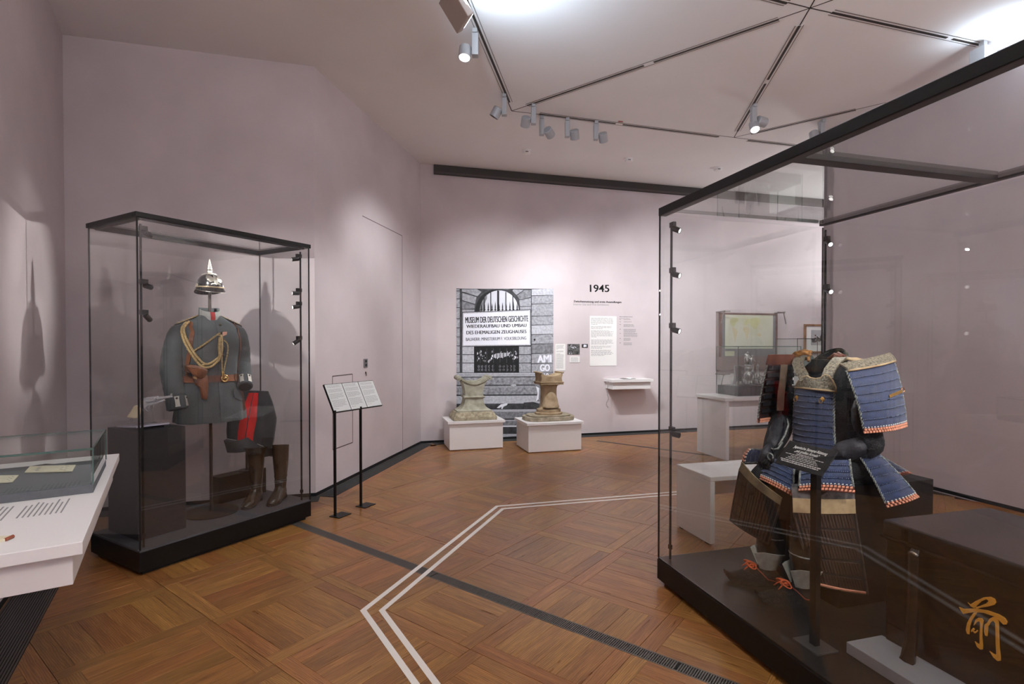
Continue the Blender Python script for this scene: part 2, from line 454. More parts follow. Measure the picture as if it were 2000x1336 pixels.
def board_mesh(mb, lu, lv, ori, M, h=0.0):
    c = 0.0006; z0, z1 = -0.011, h
    q = lambda s, z: [(-lu / 2 + s, -lv / 2 + s, z), (lu / 2 - s, -lv / 2 + s, z), (lu / 2 - s, lv / 2 - s, z), (-lu / 2 + s, lv / 2 - s, z)]
    vs = q(0, z0) + q(0, z1 - c) + q(c, z1)
    fs = [(8, 9, 10, 11)] + [(i, (i + 1) % 4, 4 + (i + 1) % 4, 4 + i) for i in range(4)] + [(4 + i, 4 + (i + 1) % 4, 8 + (i + 1) % 4, 8 + i) for i in range(4)]
    uv = [[((vs[k][0], vs[k][1]) if ori == 0 else (vs[k][1], vs[k][0])) for k in f] for f in fs]
    return mb.add([M @ Vector(v) for v in vs], fs, uv)
def seen(p):
    if p.y < 1.6: return False
    return abs(p.x / p.y) < 1.02
def hidden(p):   # under the plinths of the cases: nothing to see
    return False
boards.sort(key=lambda t: (0 if seen(t[0]) else 1, t[0].y))
cache = {}; rest = MB(); rnd = random.Random(3)
for n, (p, lu, lv, ori) in enumerate(boards):
    if n < 300 and seen(p):
        key = (round(lu, 3), round(lv, 3), ori)
        if key not in cache: cache[key] = board_mesh(MB(), lu, lv, ori, Matrix.Identity(3)).mesh('plank', OAK)
        o = bpy.data.objects.new('plank', cache[key]); link(o, floor)
        o.location = (p.x, p.y, rnd.uniform(-0.0006, 0.0004)); o.rotation_euler = (rnd.uniform(-.0012, .0012), rnd.uniform(-.0012, .0012), AU)
    else:
        board_mesh(rest, lu, lv, ori, Matrix.Translation((p.x, p.y, rnd.uniform(-0.0006, 0.0004))) @ Matrix.Rotation(AU, 4, 'Z'))
obj('parquet_planks_beyond', rest, OAK, floor, kind='stuff', label='framed square panels of oak parquet in the rear of the room')

# ------------------------------------------------------------------ floor grates, dark bands and gaps at the foot of the walls
GRATEM = mat('grate_metal', (94, 88, 83), 0.45, metal=0.3)
GRATEB = mat('grate_pit', (10, 10, 10), 0.9)
gr = thing('floor_grate', 'long straight dark metal floor grate with cross bars, cutting diagonally across the open parquet', 'grate')
m = MB(); c0 = KO + U * ((SU0 + SU1) / 2)
wd = SU1 - SU0
m.prism([tuple((KO + U * u + V * v)[:2]) for u, v in ((SU0, -4.6), (SU1, -4.6), (SU1, 3.6), (SU0, 3.6))], -0.011, -0.009); obj('pit', m, GRATEB, gr)
for uu in (SU0, SU1):
    m = MB(); a = KO + U * uu + V * -4.6; b = KO + U * uu + V * 3.6; s = 0.004
    m.prism([tuple((a + U * -s)[:2]), tuple((a + U * s)[:2]), tuple((b + U * s)[:2]), tuple((b + U * -s)[:2])], -0.011, 0.0005); obj('rail', m, GRATEM, gr)
m = MB(); v = -4.6
while v < 3.6:
    p = c0 + V * v
    if inside(p.x, p.y) and abs((v + 1.41) % 1.5) > 0.012: m.box((p.x, p.y, -0.005), (wd - 0.008, 0.0058, 0.010), rz=AU)
    v += 0.0105
obj('cross_bars', m, GRATEM, gr, kind='stuff')
# narrow second grate far back near the white pedestals
a, b = at(1166, 861), at(1380, 889)
d = (b - a).normalized(); n = Vector((-d.y, d.x, 0)) * 0.03
tag(obj('floor_grate', MB().prism([tuple((a - n)[:2]), tuple((b + d * .1 - n)[:2]), tuple((b + d * .1 + n)[:2]), tuple((a + n)[:2])], -0.005, 0.001), DARKSTONE), 'short narrow dark floor grate near the back wall, beyond the second stone pedestal', 'grate')
def wall_grate(name, label, a, b, wid, bars, inset=0.012):
    d = (b - a).normalized(); n = Vector((d.y, -d.x, 0)); L = (b - a).length
    t = thing(name, label, 'grate', a, atan2(d.y, d.x))
    m = MB().bb(0, L, -wid, -inset, -0.010, 0.001); obj('pit', m, GRATEB, t)
    pw = (wid - inset) / bars
    for k in range(bars):
        y = -inset - (k + 0.5) * pw
        obj('bar', MB().bb(0, L, y - pw * 0.29, y + pw * 0.29, -0.004, 0.0045), GRATEM if wid > 0.19 else DARKSTONE, t)
    return t
wall_grate('floor_grate', 'black floor grate of long bars running under the white wall table, along the left wall', W1 + (L2 - W1) * 0.94, W1, 0.215, 17) if False else None
wall_grate('floor_grate', 'black floor grate of long bars running along the left wall under the white table', L2, W1, 0.215, 17)
wall_grate('floor_grate', 'dark floor grate along the wall behind the uniform case', W1, W2 + (W2 - W1) * 0.02, 0.18, 9)
wall_grate('floor_grate', 'dark floor grate along the foot of the wall with the flush door', W2, W3, 0.18, 9)
wall_grate('floor_grate', 'dark floor grate along the foot of the back wall behind the two stone pedestals', W3 + E1 * 0.17, B1, 0.17, 8)
def foot(name, a, b):
    d = (b - a).normalized(); n = Vector((d.y, -d.x, 0)) * 0.004
    struct(name, MB().prism([tuple(a[:2]), tuple(b[:2]), tuple((b + n)[:2]), tuple((a + n)[:2])], 0.0, 0.032), BLACKGAP)
foot('baseboard_left', L2, W1); foot('baseboard_left_back', W1, W2); foot('baseboard_door', W2, W3); foot('baseboard_back', W3, B1); foot('baseboard_right', P0, Q0)
# pale oak border board beside the dark band
def border(a, b, off, wid):
    d = (b - a).normalized(); n = Vector((d.y, -d.x, 0)); L = (b - a).length; x = 0.0
    while x < L:
        l = min(rnd.uniform(0.9, 1.3), L - x); p = a + d * (x + l / 2) + n * (off + wid / 2)
        o = obj('border_plank', board_mesh(MB(), l - 0.002, wid, 0, Matrix.Identity(3)), OAK, floor); o.location = (p.x, p.y, 0.0012); o.rotation_euler = (0, 0, atan2(d.y, d.x)); x += l
border(W2, W3, 0.182, 0.085); border(W3 + E1 * 0.1, W3 + E1 * 4.0, 0.172, 0.085)

# ------------------------------------------------------------------ white double guide line taped on the floor
TAPE = mat('white_floor_tape', (238, 234, 228), 0.75, bump=0.2, bscale=220)
def tape(label, pts, wid):
    P = [Vector(p).to_3d() for p in pts]; Lf, Rt = [], []
    for i, p in enumerate(P):
        d1 = (P[i] - P[i - 1]).normalized() if i else (P[1] - P[0]).normalized()
        d2 = (P[i + 1] - P[i]).normalized() if i < len(P) - 1 else d1
        n1 = Vector((-d1.y, d1.x, 0)); n2 = Vector((-d2.y, d2.x, 0)); mn = (n1 + n2).normalized(); k = 1 / max(0.3, mn.dot(n1))
        Lf.append(p); Rt.append(p + mn * wid * k)
    m = MB()
    for i in range(len(P) - 1):
        vs = [Lf[i], Lf[i + 1], Rt[i + 1], Rt[i]]
        m.add([(v.x, v.y, 0.0006) for v in vs] + [(v.x, v.y, 0.0016) for v in vs], [(3, 2, 1, 0), (4, 5, 6, 7), (0, 1, 5, 4), (1, 2, 6, 5), (2, 3, 7, 6), (3, 0, 4, 7)])
    return tag(obj('floor_tape', m, TAPE), label, 'tape')
to = [(3.4, 5.50), (1.527, 5.011), (-0.141, 4.568), (-0.798, 2.765), (0.25, 1.12)]
ti = [(3.4, 5.385), (1.495, 4.890), (-0.085, 4.470), (-0.712, 2.768), (0.36, 1.09)]
to = [(3.4, 5.50), (1.527, 5.011), (-0.141, 4.568), (-0.798, 2.765), (-0.415, 2.165), (0.20, 1.20)]
ti = [(3.4, 5.415), (1.51, 4.925), (-0.090, 4.500), (-0.700, 2.765), (-0.329, 2.165), (0.28, 1.195)]
tape('outer white strip of the bent double guide line taped across the parquet', to, 0.030)
tape('inner white strip of the double guide line, on the side of the seated armour', ti, 0.030)

# ------------------------------------------------------------------ flush door, hatch and sockets in the angled wall
dd = (W3 - W2).normalized(); dn = Vector((dd.y, -dd.x, 0))   # into the room
def wpt(s, z, off=0.0): return W2 + dd * s + dn * off + Vector((0, 0, z))
def strip_wall(mb, P, d, n, s0, z0, s1, z1, wdt, th=0.0012):
    mx = frame4(P, d, (0, 0, 1))
    if abs(s1 - s0) < 1e-6: q = [(s0 - wdt / 2, z0), (s0 + wdt / 2, z0), (s0 + wdt / 2, z1), (s0 - wdt / 2, z1)]
    else: q = [(s0, z0 - wdt / 2), (s1, z1 - wdt / 2), (s1, z1 + wdt / 2), (s0, z0 + wdt / 2)]
    mb.prism(q, 0.0, th, M=mx)
GROOVE = mat('door_groove', (92, 80, 80), 0.9)
m = MB(); strip_wall(m, W2, dd, dn, 0.93, 2.79, 2.01, 2.79, 0.007); strip_wall(m, W2, dd, dn, 2.01, 0.03, 2.01, 2.79, 0.006)
door = struct('door_1', m, GROOVE)
m = MB()
for q in ((0.30, 1.086, 0.695, 1.086), (0.30, 0.37, 0.695, 0.37)): strip_wall(m, W2, dd, dn, *q, 0.010)
for q in ((0.30, 0.37, 0.30, 1.086), (0.695, 0.37, 0.695, 1.086)): strip_wall(m, W2, dd, dn, *q, 0.008)
struct('trim_2', m, GROOVE)
sk = thing('wall_socket', 'small steel socket plate with two inserts on the angled wall above the lectern', 'socket', wpt(0.985, 1.19), atan2(dd.y, dd.x))
obj('plate', MB().bb(-0.045, 0.045, -0.008, 0, -0.048, 0.048), mat('steel_plate', (140, 138, 138), 0.35, metal=0.8), sk, bevel=0.003)
for zz in (-0.02, 0.022):
    obj('insert', MB().lathe([(0.015, 0), (0.015, 0.004), (0.010, 0.004), (0.010, 0.001)], 14, M=Matrix.Translation((0, -0.008, zz)) @ Matrix.Rotation(pi / 2, 4, 'X')), LAMPOFF, sk)
kh = thing('key_lock', 'tiny lock cylinder with key in the angled wall below the socket plate', 'lock', wpt(0.99, 1.085), atan2(dd.y, dd.x))
obj('cylinder', MB().lathe([(0.013, 0), (0.013, 0.006)], 14, M=Matrix.Rotation(pi / 2, 4, 'X')), mat('brass_dark', (120, 105, 90), 0.4, metal=0.8), kh)
obj('key', MB().bb(-0.004, 0.004, -0.012, -0.006, -0.035, 0.0), TRACKA, kh)

# ------------------------------------------------------------------ slot along the top of the back wall
a = W3 + E1 * 0.19; mx = frame4(a, E1, (0, 0, 1))
SLOT = mat('slot_dark', (58, 54, 52), 0.6)
struct('trim_3', MB().prism([(0, H - 0.135), (8.6, H - 0.135), (8.6, H - 0.002), (0, H - 0.002)], 0, 0.03, M=mx), SLOT)
struct('trim_4', MB().prism([(0.01, H - 0.128), (8.6, H - 0.128), (8.6, H - 0.10), (0.01, H - 0.10)], 0.03, 0.038, M=mx), mat('slot_lip', (78, 72, 70), 0.6))

# ------------------------------------------------------------------ ceiling: joints and recessed lighting tracks
TRK = mat('track_slot_dark', (44, 36, 30), 0.6)
def cj(mb, a, b, wdt, z0, z1, off=0.0):
    a = Vector(a).to_3d(); b = Vector(b).to_3d(); d = (b - a).normalized(); n = Vector((-d.y, d.x, 0))
    q = [a + n * (off - wdt / 2), b + n * (off - wdt / 2), b + n * (off + wdt / 2), a + n * (off + wdt / 2)]
    mb.prism([tuple(p[:2]) for p in q], z0, z1)
J1 = (-0.003, 5.782); J2 = (2.713, 6.518); S0 = (2.239, 4.022)
def ext(a, b, k): a = Vector(a); b = Vector(b); return tuple(a + (b - a) * k)
T1s = ext(J1, (-0.326, 4.006), 2.6)
joints = [(J1, T1s), (J1, S0), (S0, J2), (J1, J2), (J2, ext(J2, (3.455, 6.727), 4)), (J2, ext(J2, (3.583, 5.837), 1.6)), (S0, (3.944, 4.508)), (S0, (1.2, 3.68)), (S0, (1.95, 2.6)), (S0, (3.4, 3.06))]
m = MB()
for a, b in joints: cj(m, a, b, 0.009, H - 0.0012, H)
obj('joint', m, TRK, ceiling)
def track(a, b, label, gaps=()):
    t = thing('lighting_track', label, 'track', group=None)
    m = MB()
    for o in (-0.030, 0.030): cj(m, a, b, 0.0045, H - 0.004, H - 0.0005, o)
    obj('flange', m, TRACKA, t)
    m = MB(); cj(m, a, b, 0.056, H - 0.0022, H - 0.0005); obj('housing', m, CEIL, t)
    A = Vector(a); B = Vector(b); ks = [0.0] + [g for g in gaps for g in (g - 0.02, g + 0.02)] + [1.0]
    for i in range(0, len(ks), 2):
        m = MB(); cj(m, A + (B - A) * ks[i], A + (B - A) * ks[i + 1], 0.020, H - 0.006, H - 0.0022); obj('slot', m, TRK, t)
    return t
track((-0.027, 5.567), ext(J1, (-0.326, 4.006), 2.4), 'lighting track running from the uplight down to the corner of the ceiling joints')
track((0.161, 5.644), (2.072, 4.156), 'long lighting track crossing the middle of the ceiling obliquely', (0.56,))
track((2.278, 4.238), (2.673, 6.325), 'lighting track that carries the lit double-headed spotlight', (0.43,))
track((2.035, 3.962), (1.30, 3.71), 'lighting track ending left of the star of joints at the top edge')
track((2.432, 4.071), (3.944, 4.508), 'lighting track running from the star of joints towards the right wall', (0.78,))
track((0.297, 5.85), (2.517, 6.489), 'lighting track in front of the back wall that carries three grey spotlights', (0.42,))
track((2.92, 6.603), (4.6, 7.04), 'lighting track farther right in front of the back wall, vanishing behind the case beam')
track((2.869, 6.401), (3.70, 5.745), 'lighting track that carries the spotlight half hidden by the case beam')

def spotlight(p, aim, side, label, lit=False, both=None):
    """track spotlight: adapter, upright driver body, drum head with lens"""
    t = thing('track_spotlight', label, 'spotlight', (p[0], p[1], H), 0, 'ceiling track spotlights')
    obj('adapter', MB().bb(-0.02, 0.02, -0.05, 0.05, -0.035, -0.002), GREYMET, t, bevel=0.004)
    obj('driver_body', MB().bb(-0.026, 0.026, -0.032, 0.032, -0.205, -0.03), GREYMET, t, bevel=0.005)
    def head(side, aim, lit, r=0.050, L=0.10):
        c = Vector((side * 0.082, 0, -0.175 if abs(side) > 0.5 else -0.225)); d = (Vector(aim) - (Vector((p[0], p[1], H)) + c)).normalized()
        Mx = Matrix.Translation(c) @ d.to_track_quat('Z', 'Y').to_matrix().to_4x4()
        h = obj('lamp_head', MB().lathe([(r * 0.86, -L / 2), (r, -L / 2 + 0.006), (r, L / 2), (r * 0.88, L / 2), (r * 0.86, L / 2 - 0.012)], 28, M=Mx), GREYMET, t, auto=40)
        obj('lens', MB().lathe([(0, L / 2 - 0.008), (r * 0.86, L / 2 - 0.010), (r * 0.86, L / 2 - 0.013), (0, L / 2 - 0.013)], 24, M=Mx), LAMPLIT if lit else LAMPOFF, h)
        obj('pivot', MB().tube([(side * 0.02, 0, -0.175), (side * 0.05, 0, -0.175)], 0.012, 10), GREYMET, t)
    head(side, aim, lit)
    if both: head(1, both, False)
    return t
spotlight((-0.297, 4.311), (-0.62, 3.4, 0.0), -1, 'lit white spotlight on the track right below the flat uplight', True)
spotlight((-0.078, 5.419), (-1.5, 5.9, 1.5), -1, 'grey spotlight at the end of the uplight track, its drum turned to the left wall')
spotlight((0.227, 5.638), (-0.3, 7.8, 1.6), -1, 'grey spotlight at the corner end of the oblique middle track')
spotlight((0.33, 5.928), (1.9, 8.3, 2.4), 1, 'first of the three grey spotlights on the back track, its drum level')
spotlight((0.62, 5.982), (1.2, 8.1, 1.0), 1, 'middle one of the three grey spotlights on the back track')
spotlight((0.954, 6.064), (2.0, 8.4, 0.9), 1, 'third of the three grey spotlights, beside the small red ceiling mark')
spotlight((2.552, 5.638), (2.2, 3.4, 0.3), 1, 'lit spotlight with a second unlit grey drum beside it', True) if False else None
t = spotlight((2.552, 5.638), (2.45, 4.3, 1.0), 0.12, 'twin spotlight with one lit round lens facing the room and one grey drum', True, both=(6.0, 6.6, 3.2))
spotlight((3.496, 6.023), (3.2, 4.6, 0.2), -1, 'spotlight half hidden behind the top beam of the armour case', True)

up = at(890, 16, 3.64)
fx = thing('uplight', 'flat square grey uplight hung under the track, throwing cool light on the ceiling', 'uplight', up, 0)
Mx = Matrix.Rotation(R(25), 4, 'Z') @ Matrix.Rotation(R(53), 4, 'Y')
obj('housing', MB().box((0, 0, 0), (0.22, 0.22, 0.05), M=Mx.to_3x3()), mat('lamp_housing_taupe', (176, 164, 156), 0.5), fx, bevel=0.006)
g = Mx @ Vector((0, 0, -0.028))
obj('trim_plate', MB().box(tuple(Mx @ Vector((0, 0, 0.029))), (0.21, 0.21, 0.008), M=Mx.to_3x3()), GREYMET, fx, bevel=0.003)
obj('lens', MB().box(tuple(Mx @ Vector((0.02, 0.0, 0.034))), (0.17, 0.17, 0.004), M=Mx.to_3x3()), UPLIT, fx)
obj('bracket', MB().tube([tuple(Mx @ Vector((0.0, 0, 0.02))), (0.05, 0.03, 0.15), (0.05, 0.03, H - up.z - 0.005)], 0.012, 8), GREYMET, fx)
up2 = (3.93, 4.46, 3.70)
f2 = thing('uplight', 'cool uplight behind the top beam of the armour case at the end of its track', 'uplight', up2, R(15))
obj('housing', MB().bb(-0.07, 0.07, -0.06, 0.06, -0.02, 0.16), GREYMET, f2, bevel=0.005)
obj('bracket', MB().bb(-0.02, 0.02, -0.02, 0.02, 0.16, H - 3.70 - 0.002), GREYMET, f2)

for (x, y), lb in zip([(0.194, 6.957), (1.59, 7.263), (2.951, 7.641)], ['round white smoke detector nearest the door wall', 'round white smoke detector in the middle of the ceiling before the back wall', 'round white smoke detector nearest the armour case beam']):
    t = thing('smoke_detector', lb, 'smoke detector', (x, y, H), 0, 'smoke detectors')
    obj('base', MB().lathe([(0.062, 0), (0.062, -0.016), (0.056, -0.018)], 28), CEIL, t, auto=40)
    obj('cap', MB().lathe([(0.054, -0.018), (0.050, -0.040), (0.038, -0.048), (0, -0.050)], 28), CEIL, t, auto=40)
    obj('slot', MB().bb(-0.018, 0.018, -0.053, -0.049, -0.034, -0.026), TRK, t)
tag(obj('ceiling_mark', MB().box((1.231, 6.05, H - 0.003), (0.055, 0.02, 0.006), rz=0.2), mat('red_plastic', (150, 70, 60), 0.5)), 'tiny red marker stuck on the ceiling beside the back track', 'marker')
# ------------------------------------------------------------------ tall glass cases
def spot_head(t, c, aim, hl=0.055, r=0.016, lit=True, parent_rz=0.0, side=0.03):
    """small rod spotlight in the local frame of the rod; aim is a local direction"""
    d = Vector(aim).normalized()
    cl = obj('clamp', MB().box((c[0] + side * 0.5, c[1], c[2] + 0.02), (abs(side) + 0.014, 0.022, 0.03)), FRAME, t, bevel=0.002)
    q = Vector(c) + Vector((side, 0, -0.005)) + d * 0.012
    Mx = Matrix.Translation(q) @ d.to_track_quat('Z', 'Y').to_matrix().to_4x4()
    h = obj('spot_head', MB().lathe([(r * .8, -hl / 2), (r, -hl / 2 + .004), (r, hl / 2), (r * .85, hl / 2), (r * .8, hl / 2 - .005)], 18, M=Mx), FRAME, t, auto=40)
    obj('lens', MB().lathe([(0, hl / 2 - .002), (r * .8, hl / 2 - .002), (r * .8, hl / 2 - .004), (0, hl / 2 - .004)], 16, M=Mx), RODLIT if lit else LAMPOFF, h)
    return q + d * (hl / 2 + 0.004)
def case(label, A, rz, L, W, Ht, base, deckmat, topx=(), lip=0.0, barh=0.030, barw=0.030, topglass=True, seams=(0, 1, 2, 3)):
    t = thing('display_case', label, 'display case', A, rz)
    obj('plinth', MB().bb(0, L, 0, W, 0.025, base - 0.010), SATINBLACK, t, bevel=0.0025)
    obj('foot', MB().bb(0.03, L - 0.03, 0.03, W - 0.03, 0.001, 0.025), BLACKGAP, t)
    obj('deck', MB().bb(0.004, L - 0.004, 0.004, W - 0.004, base - 0.010, base), deckmat, t)
    g = 0.008; z0 = base + 0.0005; z1 = Ht - barh
    for x0, x1, y0, y1 in ((g + .003, L - g - .003, 0.002, g), (g + .003, L - g - .003, W - g, W - 0.002), (0.002, g, 0.003, W - .003), (L - g, L - 0.002, 0.003, W - .003)):
        obj('glass_pane', MB().bb(x0, x1, y0, y1, z0, z1), GLASS, t)
    cs = [(0.006, 0.006), (L - 0.006, 0.006), (L - 0.006, W - 0.006), (0.006, W - 0.006)]
    for i, (x, y) in enumerate(cs):
        if i in seams: obj('corner_seam', MB().box((x, y, (z0 + z1) / 2), (0.0075, 0.0075, z1 - z0)), FRAME, t)
    zb = Ht - barh; o = lip
    for x0, x1, y0, y1 in ((-o, L + o, -o, barw), (-o, L + o, W - barw, W + o), (-o, barw, barw, W - barw), (L - barw, L + o, barw, W - barw)):
        b = obj('frame_bar', MB().bb(x0, x1, y0, y1, zb, Ht), FRAME, t, bevel=0.002)
    for x in topx: obj('cross_bar', MB().bb(x - 0.03, x + 0.03, barw, W - barw, zb + 0.002, Ht - 0.002), FRAME, t, bevel=0.002)
    for x0, x1, y0, y1 in ((barw, L - barw, barw, barw + 0.012), (barw, L - barw, W - barw - 0.012, W - barw), (barw, barw + 0.012, barw, W - barw), (L - barw - 0.012, L - barw, barw, W - barw)):
        obj('inner_lip', MB().bb(x0, x1, y0, y1, zb - 0.010, zb + 0.012), FRAME, t)
    if topglass: obj('glass_top', MB().bb(barw * .6, L - barw * .6, barw * .6, W - barw * .6, zb + 0.014, zb + 0.022), GLASSTOP, t)
    return t
def rod(label, A, rz, p, z0, z1, heads, wdt=0.011):
    """upright rod inside a case with its own small spotlights; heads = (z, local aim, side, lit, power)"""
    Mw = Matrix.Translation(A) @ Matrix.Rotation(rz, 4, 'Z')
    q = Mw @ Vector((p[0], p[1], 0))
    t = thing('lighting_rod', label, 'lighting rod', q, rz, None)
    obj('rod', MB().bb(-wdt / 2, wdt / 2, -wdt / 2, wdt / 2, z0 + 0.001, z1), FRAME, t, bevel=0.002)
    obj('collar', MB().bb(-wdt * .8, wdt * .8, -wdt * .8, wdt * .8, z0 + 0.06, z0 + 0.085), FRAME, t)
    for z, aim, side, lit, pw in heads:
        c = spot_head(t, (0, 0, z), aim, lit=lit, side=side)
        if pw:
            wp = Matrix.Translation(q) @ Matrix.Rotation(rz, 4, 'Z') @ c
            wd = Matrix.Rotation(rz, 3, 'Z') @ Vector(aim)
            spot(wp, wp + wd, pw, 58, 0.8, 0.008, (1, 0.97, 0.94))
    return t
LA = Vector((-2.235, 3.165, 0)); LRZ = R(59.5); LL, LW, LB = 1.235, 0.64, 0.155
case('tall black-framed glass case holding the grey uniform and the spiked helmet', LA, LRZ, LL, LW, 2.19, LB, DECK, lip=0.006)
def zpx(py, y): return EYE + (672 - py) * y / FPX
rod('black lighting rod with three small spots in the front corner of the uniform case', LA, LRZ, (0.045, 0.05), LB, 2.13,
    [(zpx(452, 3.22), (1, .52, -.22), 0.03, True, 58), (zpx(556, 3.22), (1, .52, -.12), 0.03, True, 7), (zpx(616, 3.22), (.7, .5, -.5), 0.03, True, 5)])
rod('lighting rod with four small spots at the lectern end of the uniform case', LA, LRZ, (LL - 0.05, 0.05), LB, 2.13,
    [(2.075, (-1, .60, -.22), -0.03, True, 46), (zpx(572, 4.2), (-1, .42, -.05), -0.03, True, 7), (zpx(598, 4.2), (-1, .3, -.2), -0.03, True, 4), (zpx(665, 4.2), (-.8, .35, -.6), -0.03, True, 4)])

# grey pedestal with label plate and revolver
BOXG = mat('pedestal_dark_grey', (42, 39, 41), 0.55, var=0.03, vscale=60)
ped = thing('pedestal', 'tall dark grey box pedestal standing under the revolver in the uniform case', 'pedestal', at(270.8, 1057.4, LB), LRZ)
obj('body', MB().bb(0, 0.29, 0, 0.40, 0.0005, 0.690), BOXG, ped, bevel=0.002)
PZ = LB + 0.690
pl = Matrix.Translation(at(270.8, 1057.4, LB)) @ Matrix.Rotation(LRZ, 4, 'Z')
q = pl @ Vector((0.12, 0.19, 0.690))
lp = thing('label_plate', 'low pale glossy label plate lying on top of the dark grey pedestal', 'label', q, LRZ)
Mt = Matrix.Rotation(R(-4), 3, 'X')
obj('plate', MB().box((0, 0, 0.014), (0.20, 0.26, 0.010), M=Mt), mat('plate_lilac_grey', (176, 174, 190), 0.15, spec=0.8), lp, bevel=0.002)
obj('foot', MB().box((0, 0, 0.004), (0.16, 0.20, 0.008)), BOXG, lp)
NICK = mat('nickel_plated', (222, 224, 228), 0.24, metal=0.55, bump=0.2, bscale=220)
IVORY = mat('ivory_grip', (222, 208, 172), 0.4, var=0.05, vscale=30)
rv0 = Vector((-2.42, 3.50, 0)); rs = 3.50 / FPX
rvz = zpx(798, 3.50)
rv = thing('revolver', 'nickel plated revolver with ivory grip, held upright above the grey pedestal', 'revolver', (-2.42, 3.50, rvz), R(8))
def rp(px, py): return ((px - 284) * rs, (798 - py) * rs)
XZ = Matrix.Rotation(pi / 2, 4, 'X')        # prism in x-z plane
def plate(mb, pts, th, y=0.0, mi=0): return mb.prism([rp(*p) for p in pts], -th / 2, th / 2, M=Matrix.Translation((0, y, 0)) @ XZ, mi=mi)
m = MB(); m.tube([(rp(305, 780)[0], 0, rp(305, 780)[1]), (rp(332, 775.5)[0], 0, rp(332, 775.5)[1])], 0.0055, 12); plate(m, [(305, 776), (331, 772.5), (331, 774.5), (305, 778.5)], 0.005); obj('barrel', m, NICK, rv, auto=40)
m = MB(); plate(m, [(328, 772), (330, 769), (332, 769), (332, 773)], 0.003); obj('front_sight', m, NICK, rv)
m = MB(); m.tube([(rp(286, 783)[0], 0, rp(286, 783)[1]), (rp(304, 780.5)[0], 0, rp(304, 780.5)[1])], 0.0165, 12)
for k in range(6):
    a = k * pi / 3 + .3; m.tube([(rp(287, 783)[0], .0165 * cos(a), rp(287, 783)[1] + .0165 * sin(a)), (rp(300, 781)[0], .0165 * cos(a), rp(300, 781)[1] + .0165 * sin(a))], 0.004, 6)
obj('cylinder', m, NICK, rv, auto=40)
m = MB(); plate(m, [(277, 778), (286, 776), (306, 774), (308, 778), (304, 779), (287, 777.5), (286, 788), (303, 786), (310, 783), (310, 786), (300, 790), (289, 792), (284, 797), (277, 799), (274, 795), (275, 786)], 0.016); obj('frame', m, NICK, rv, bevel=0.001)
m = MB(); plate(m, [(273, 779), (277, 775), (280, 778), (278, 784)], 0.007); obj('hammer', m, NICK, rv, bevel=0.001)
m = MB(); m.tube([(rp(*p)[0], 0, rp(*p)[1]) for p in [(283, 796), (284, 801), (288, 804), (294, 803), (298, 798), (298, 791)]], 0.0016, 8); m.tube([(rp(*p)[0], 0, rp(*p)[1]) for p in [(289, 792), (290, 796), (288, 800)]], 0.0016, 6); obj('trigger_guard', m, NICK, rv, smooth=True)
m = MB(); plate(m, [(307, 783), (317, 781), (320, 783), (316, 785), (309, 786)], 0.008); obj('ejector_rod', m, NICK, rv, bevel=0.001)
m = MB(); plate(m, [(264, 792), (270, 791.5), (277, 798), (273, 808), (270, 816), (266, 817), (252, 815), (251, 813), (258, 803)], 0.024); obj('grip', m, IVORY, rv, bevel=0.006, segs=3)
m = MB(); c = rp(258, 820); m.tube([(c[0] + .008 * cos(a * pi / 6), 0, c[1] + .008 * sin(a * pi / 6)) for a in range(12)], 0.0013, 6, closed=True); obj('lanyard_ring', m, TRACKA, rv, smooth=True)
m = MB(); m.tube([(rp(291, 789)[0], 0.012, rp(291, 789)[1]), (rp(291, 789)[0], 0.03, -0.02), (rp(291, 789)[0] + .01, 0.03, PZ + 0.024 - rvz)], 0.003, 8); obj('mount', m, GLASSG, rv)

# ------------------------------------------------------------------ the grey tunic on its stand
class Fig:
    """local frame of a standing or seated figure: x to its left, -y to its front"""
    def __init__(s, T, z0, phi):
        s.T = Vector((T[0], T[1], 0)); s.z0 = z0; a = R(phi); s.rz = a + pi / 2
        s.F = Vector((cos(a), sin(a), 0)); s.Lf = Vector((-sin(a), cos(a), 0)); s.loc = (T[0], T[1], z0)
    def l(s, p): d = p - s.T; return Vector((d.dot(s.Lf), -d.dot(s.F), p.z - s.z0))
    def y(s, px, py, y): return s.l(atplane(px, py, s.T - s.F * y, s.F))
    def x(s, px, py, x): return s.l(atplane(px, py, s.T + s.Lf * x, s.Lf))
    def w(s, p): return s.T + s.Lf * p[0] - s.F * p[1] + Vector((0, 0, p[2] + s.z0))
TU = Fig((-2.225, 3.91), LB, -42)
st = thing('garment_stand', 'dark round-footed stand carrying the tunic and the helmet', 'stand', TU.loc, TU.rz)
STANDM = mat('stand_dark_bronze', (52, 44, 40), 0.45, metal=0.4)
obj('foot', MB().lathe([(0.182, 0.0005), (0.182, 0.008), (0.178, 0.011), (0, 0.011)], 56), STANDM, st, auto=40)
obj('pole', MB().tube([(0, 0, 0.010), (0, 0, 1.655)], 0.011, 14), STANDM, st, auto=40)

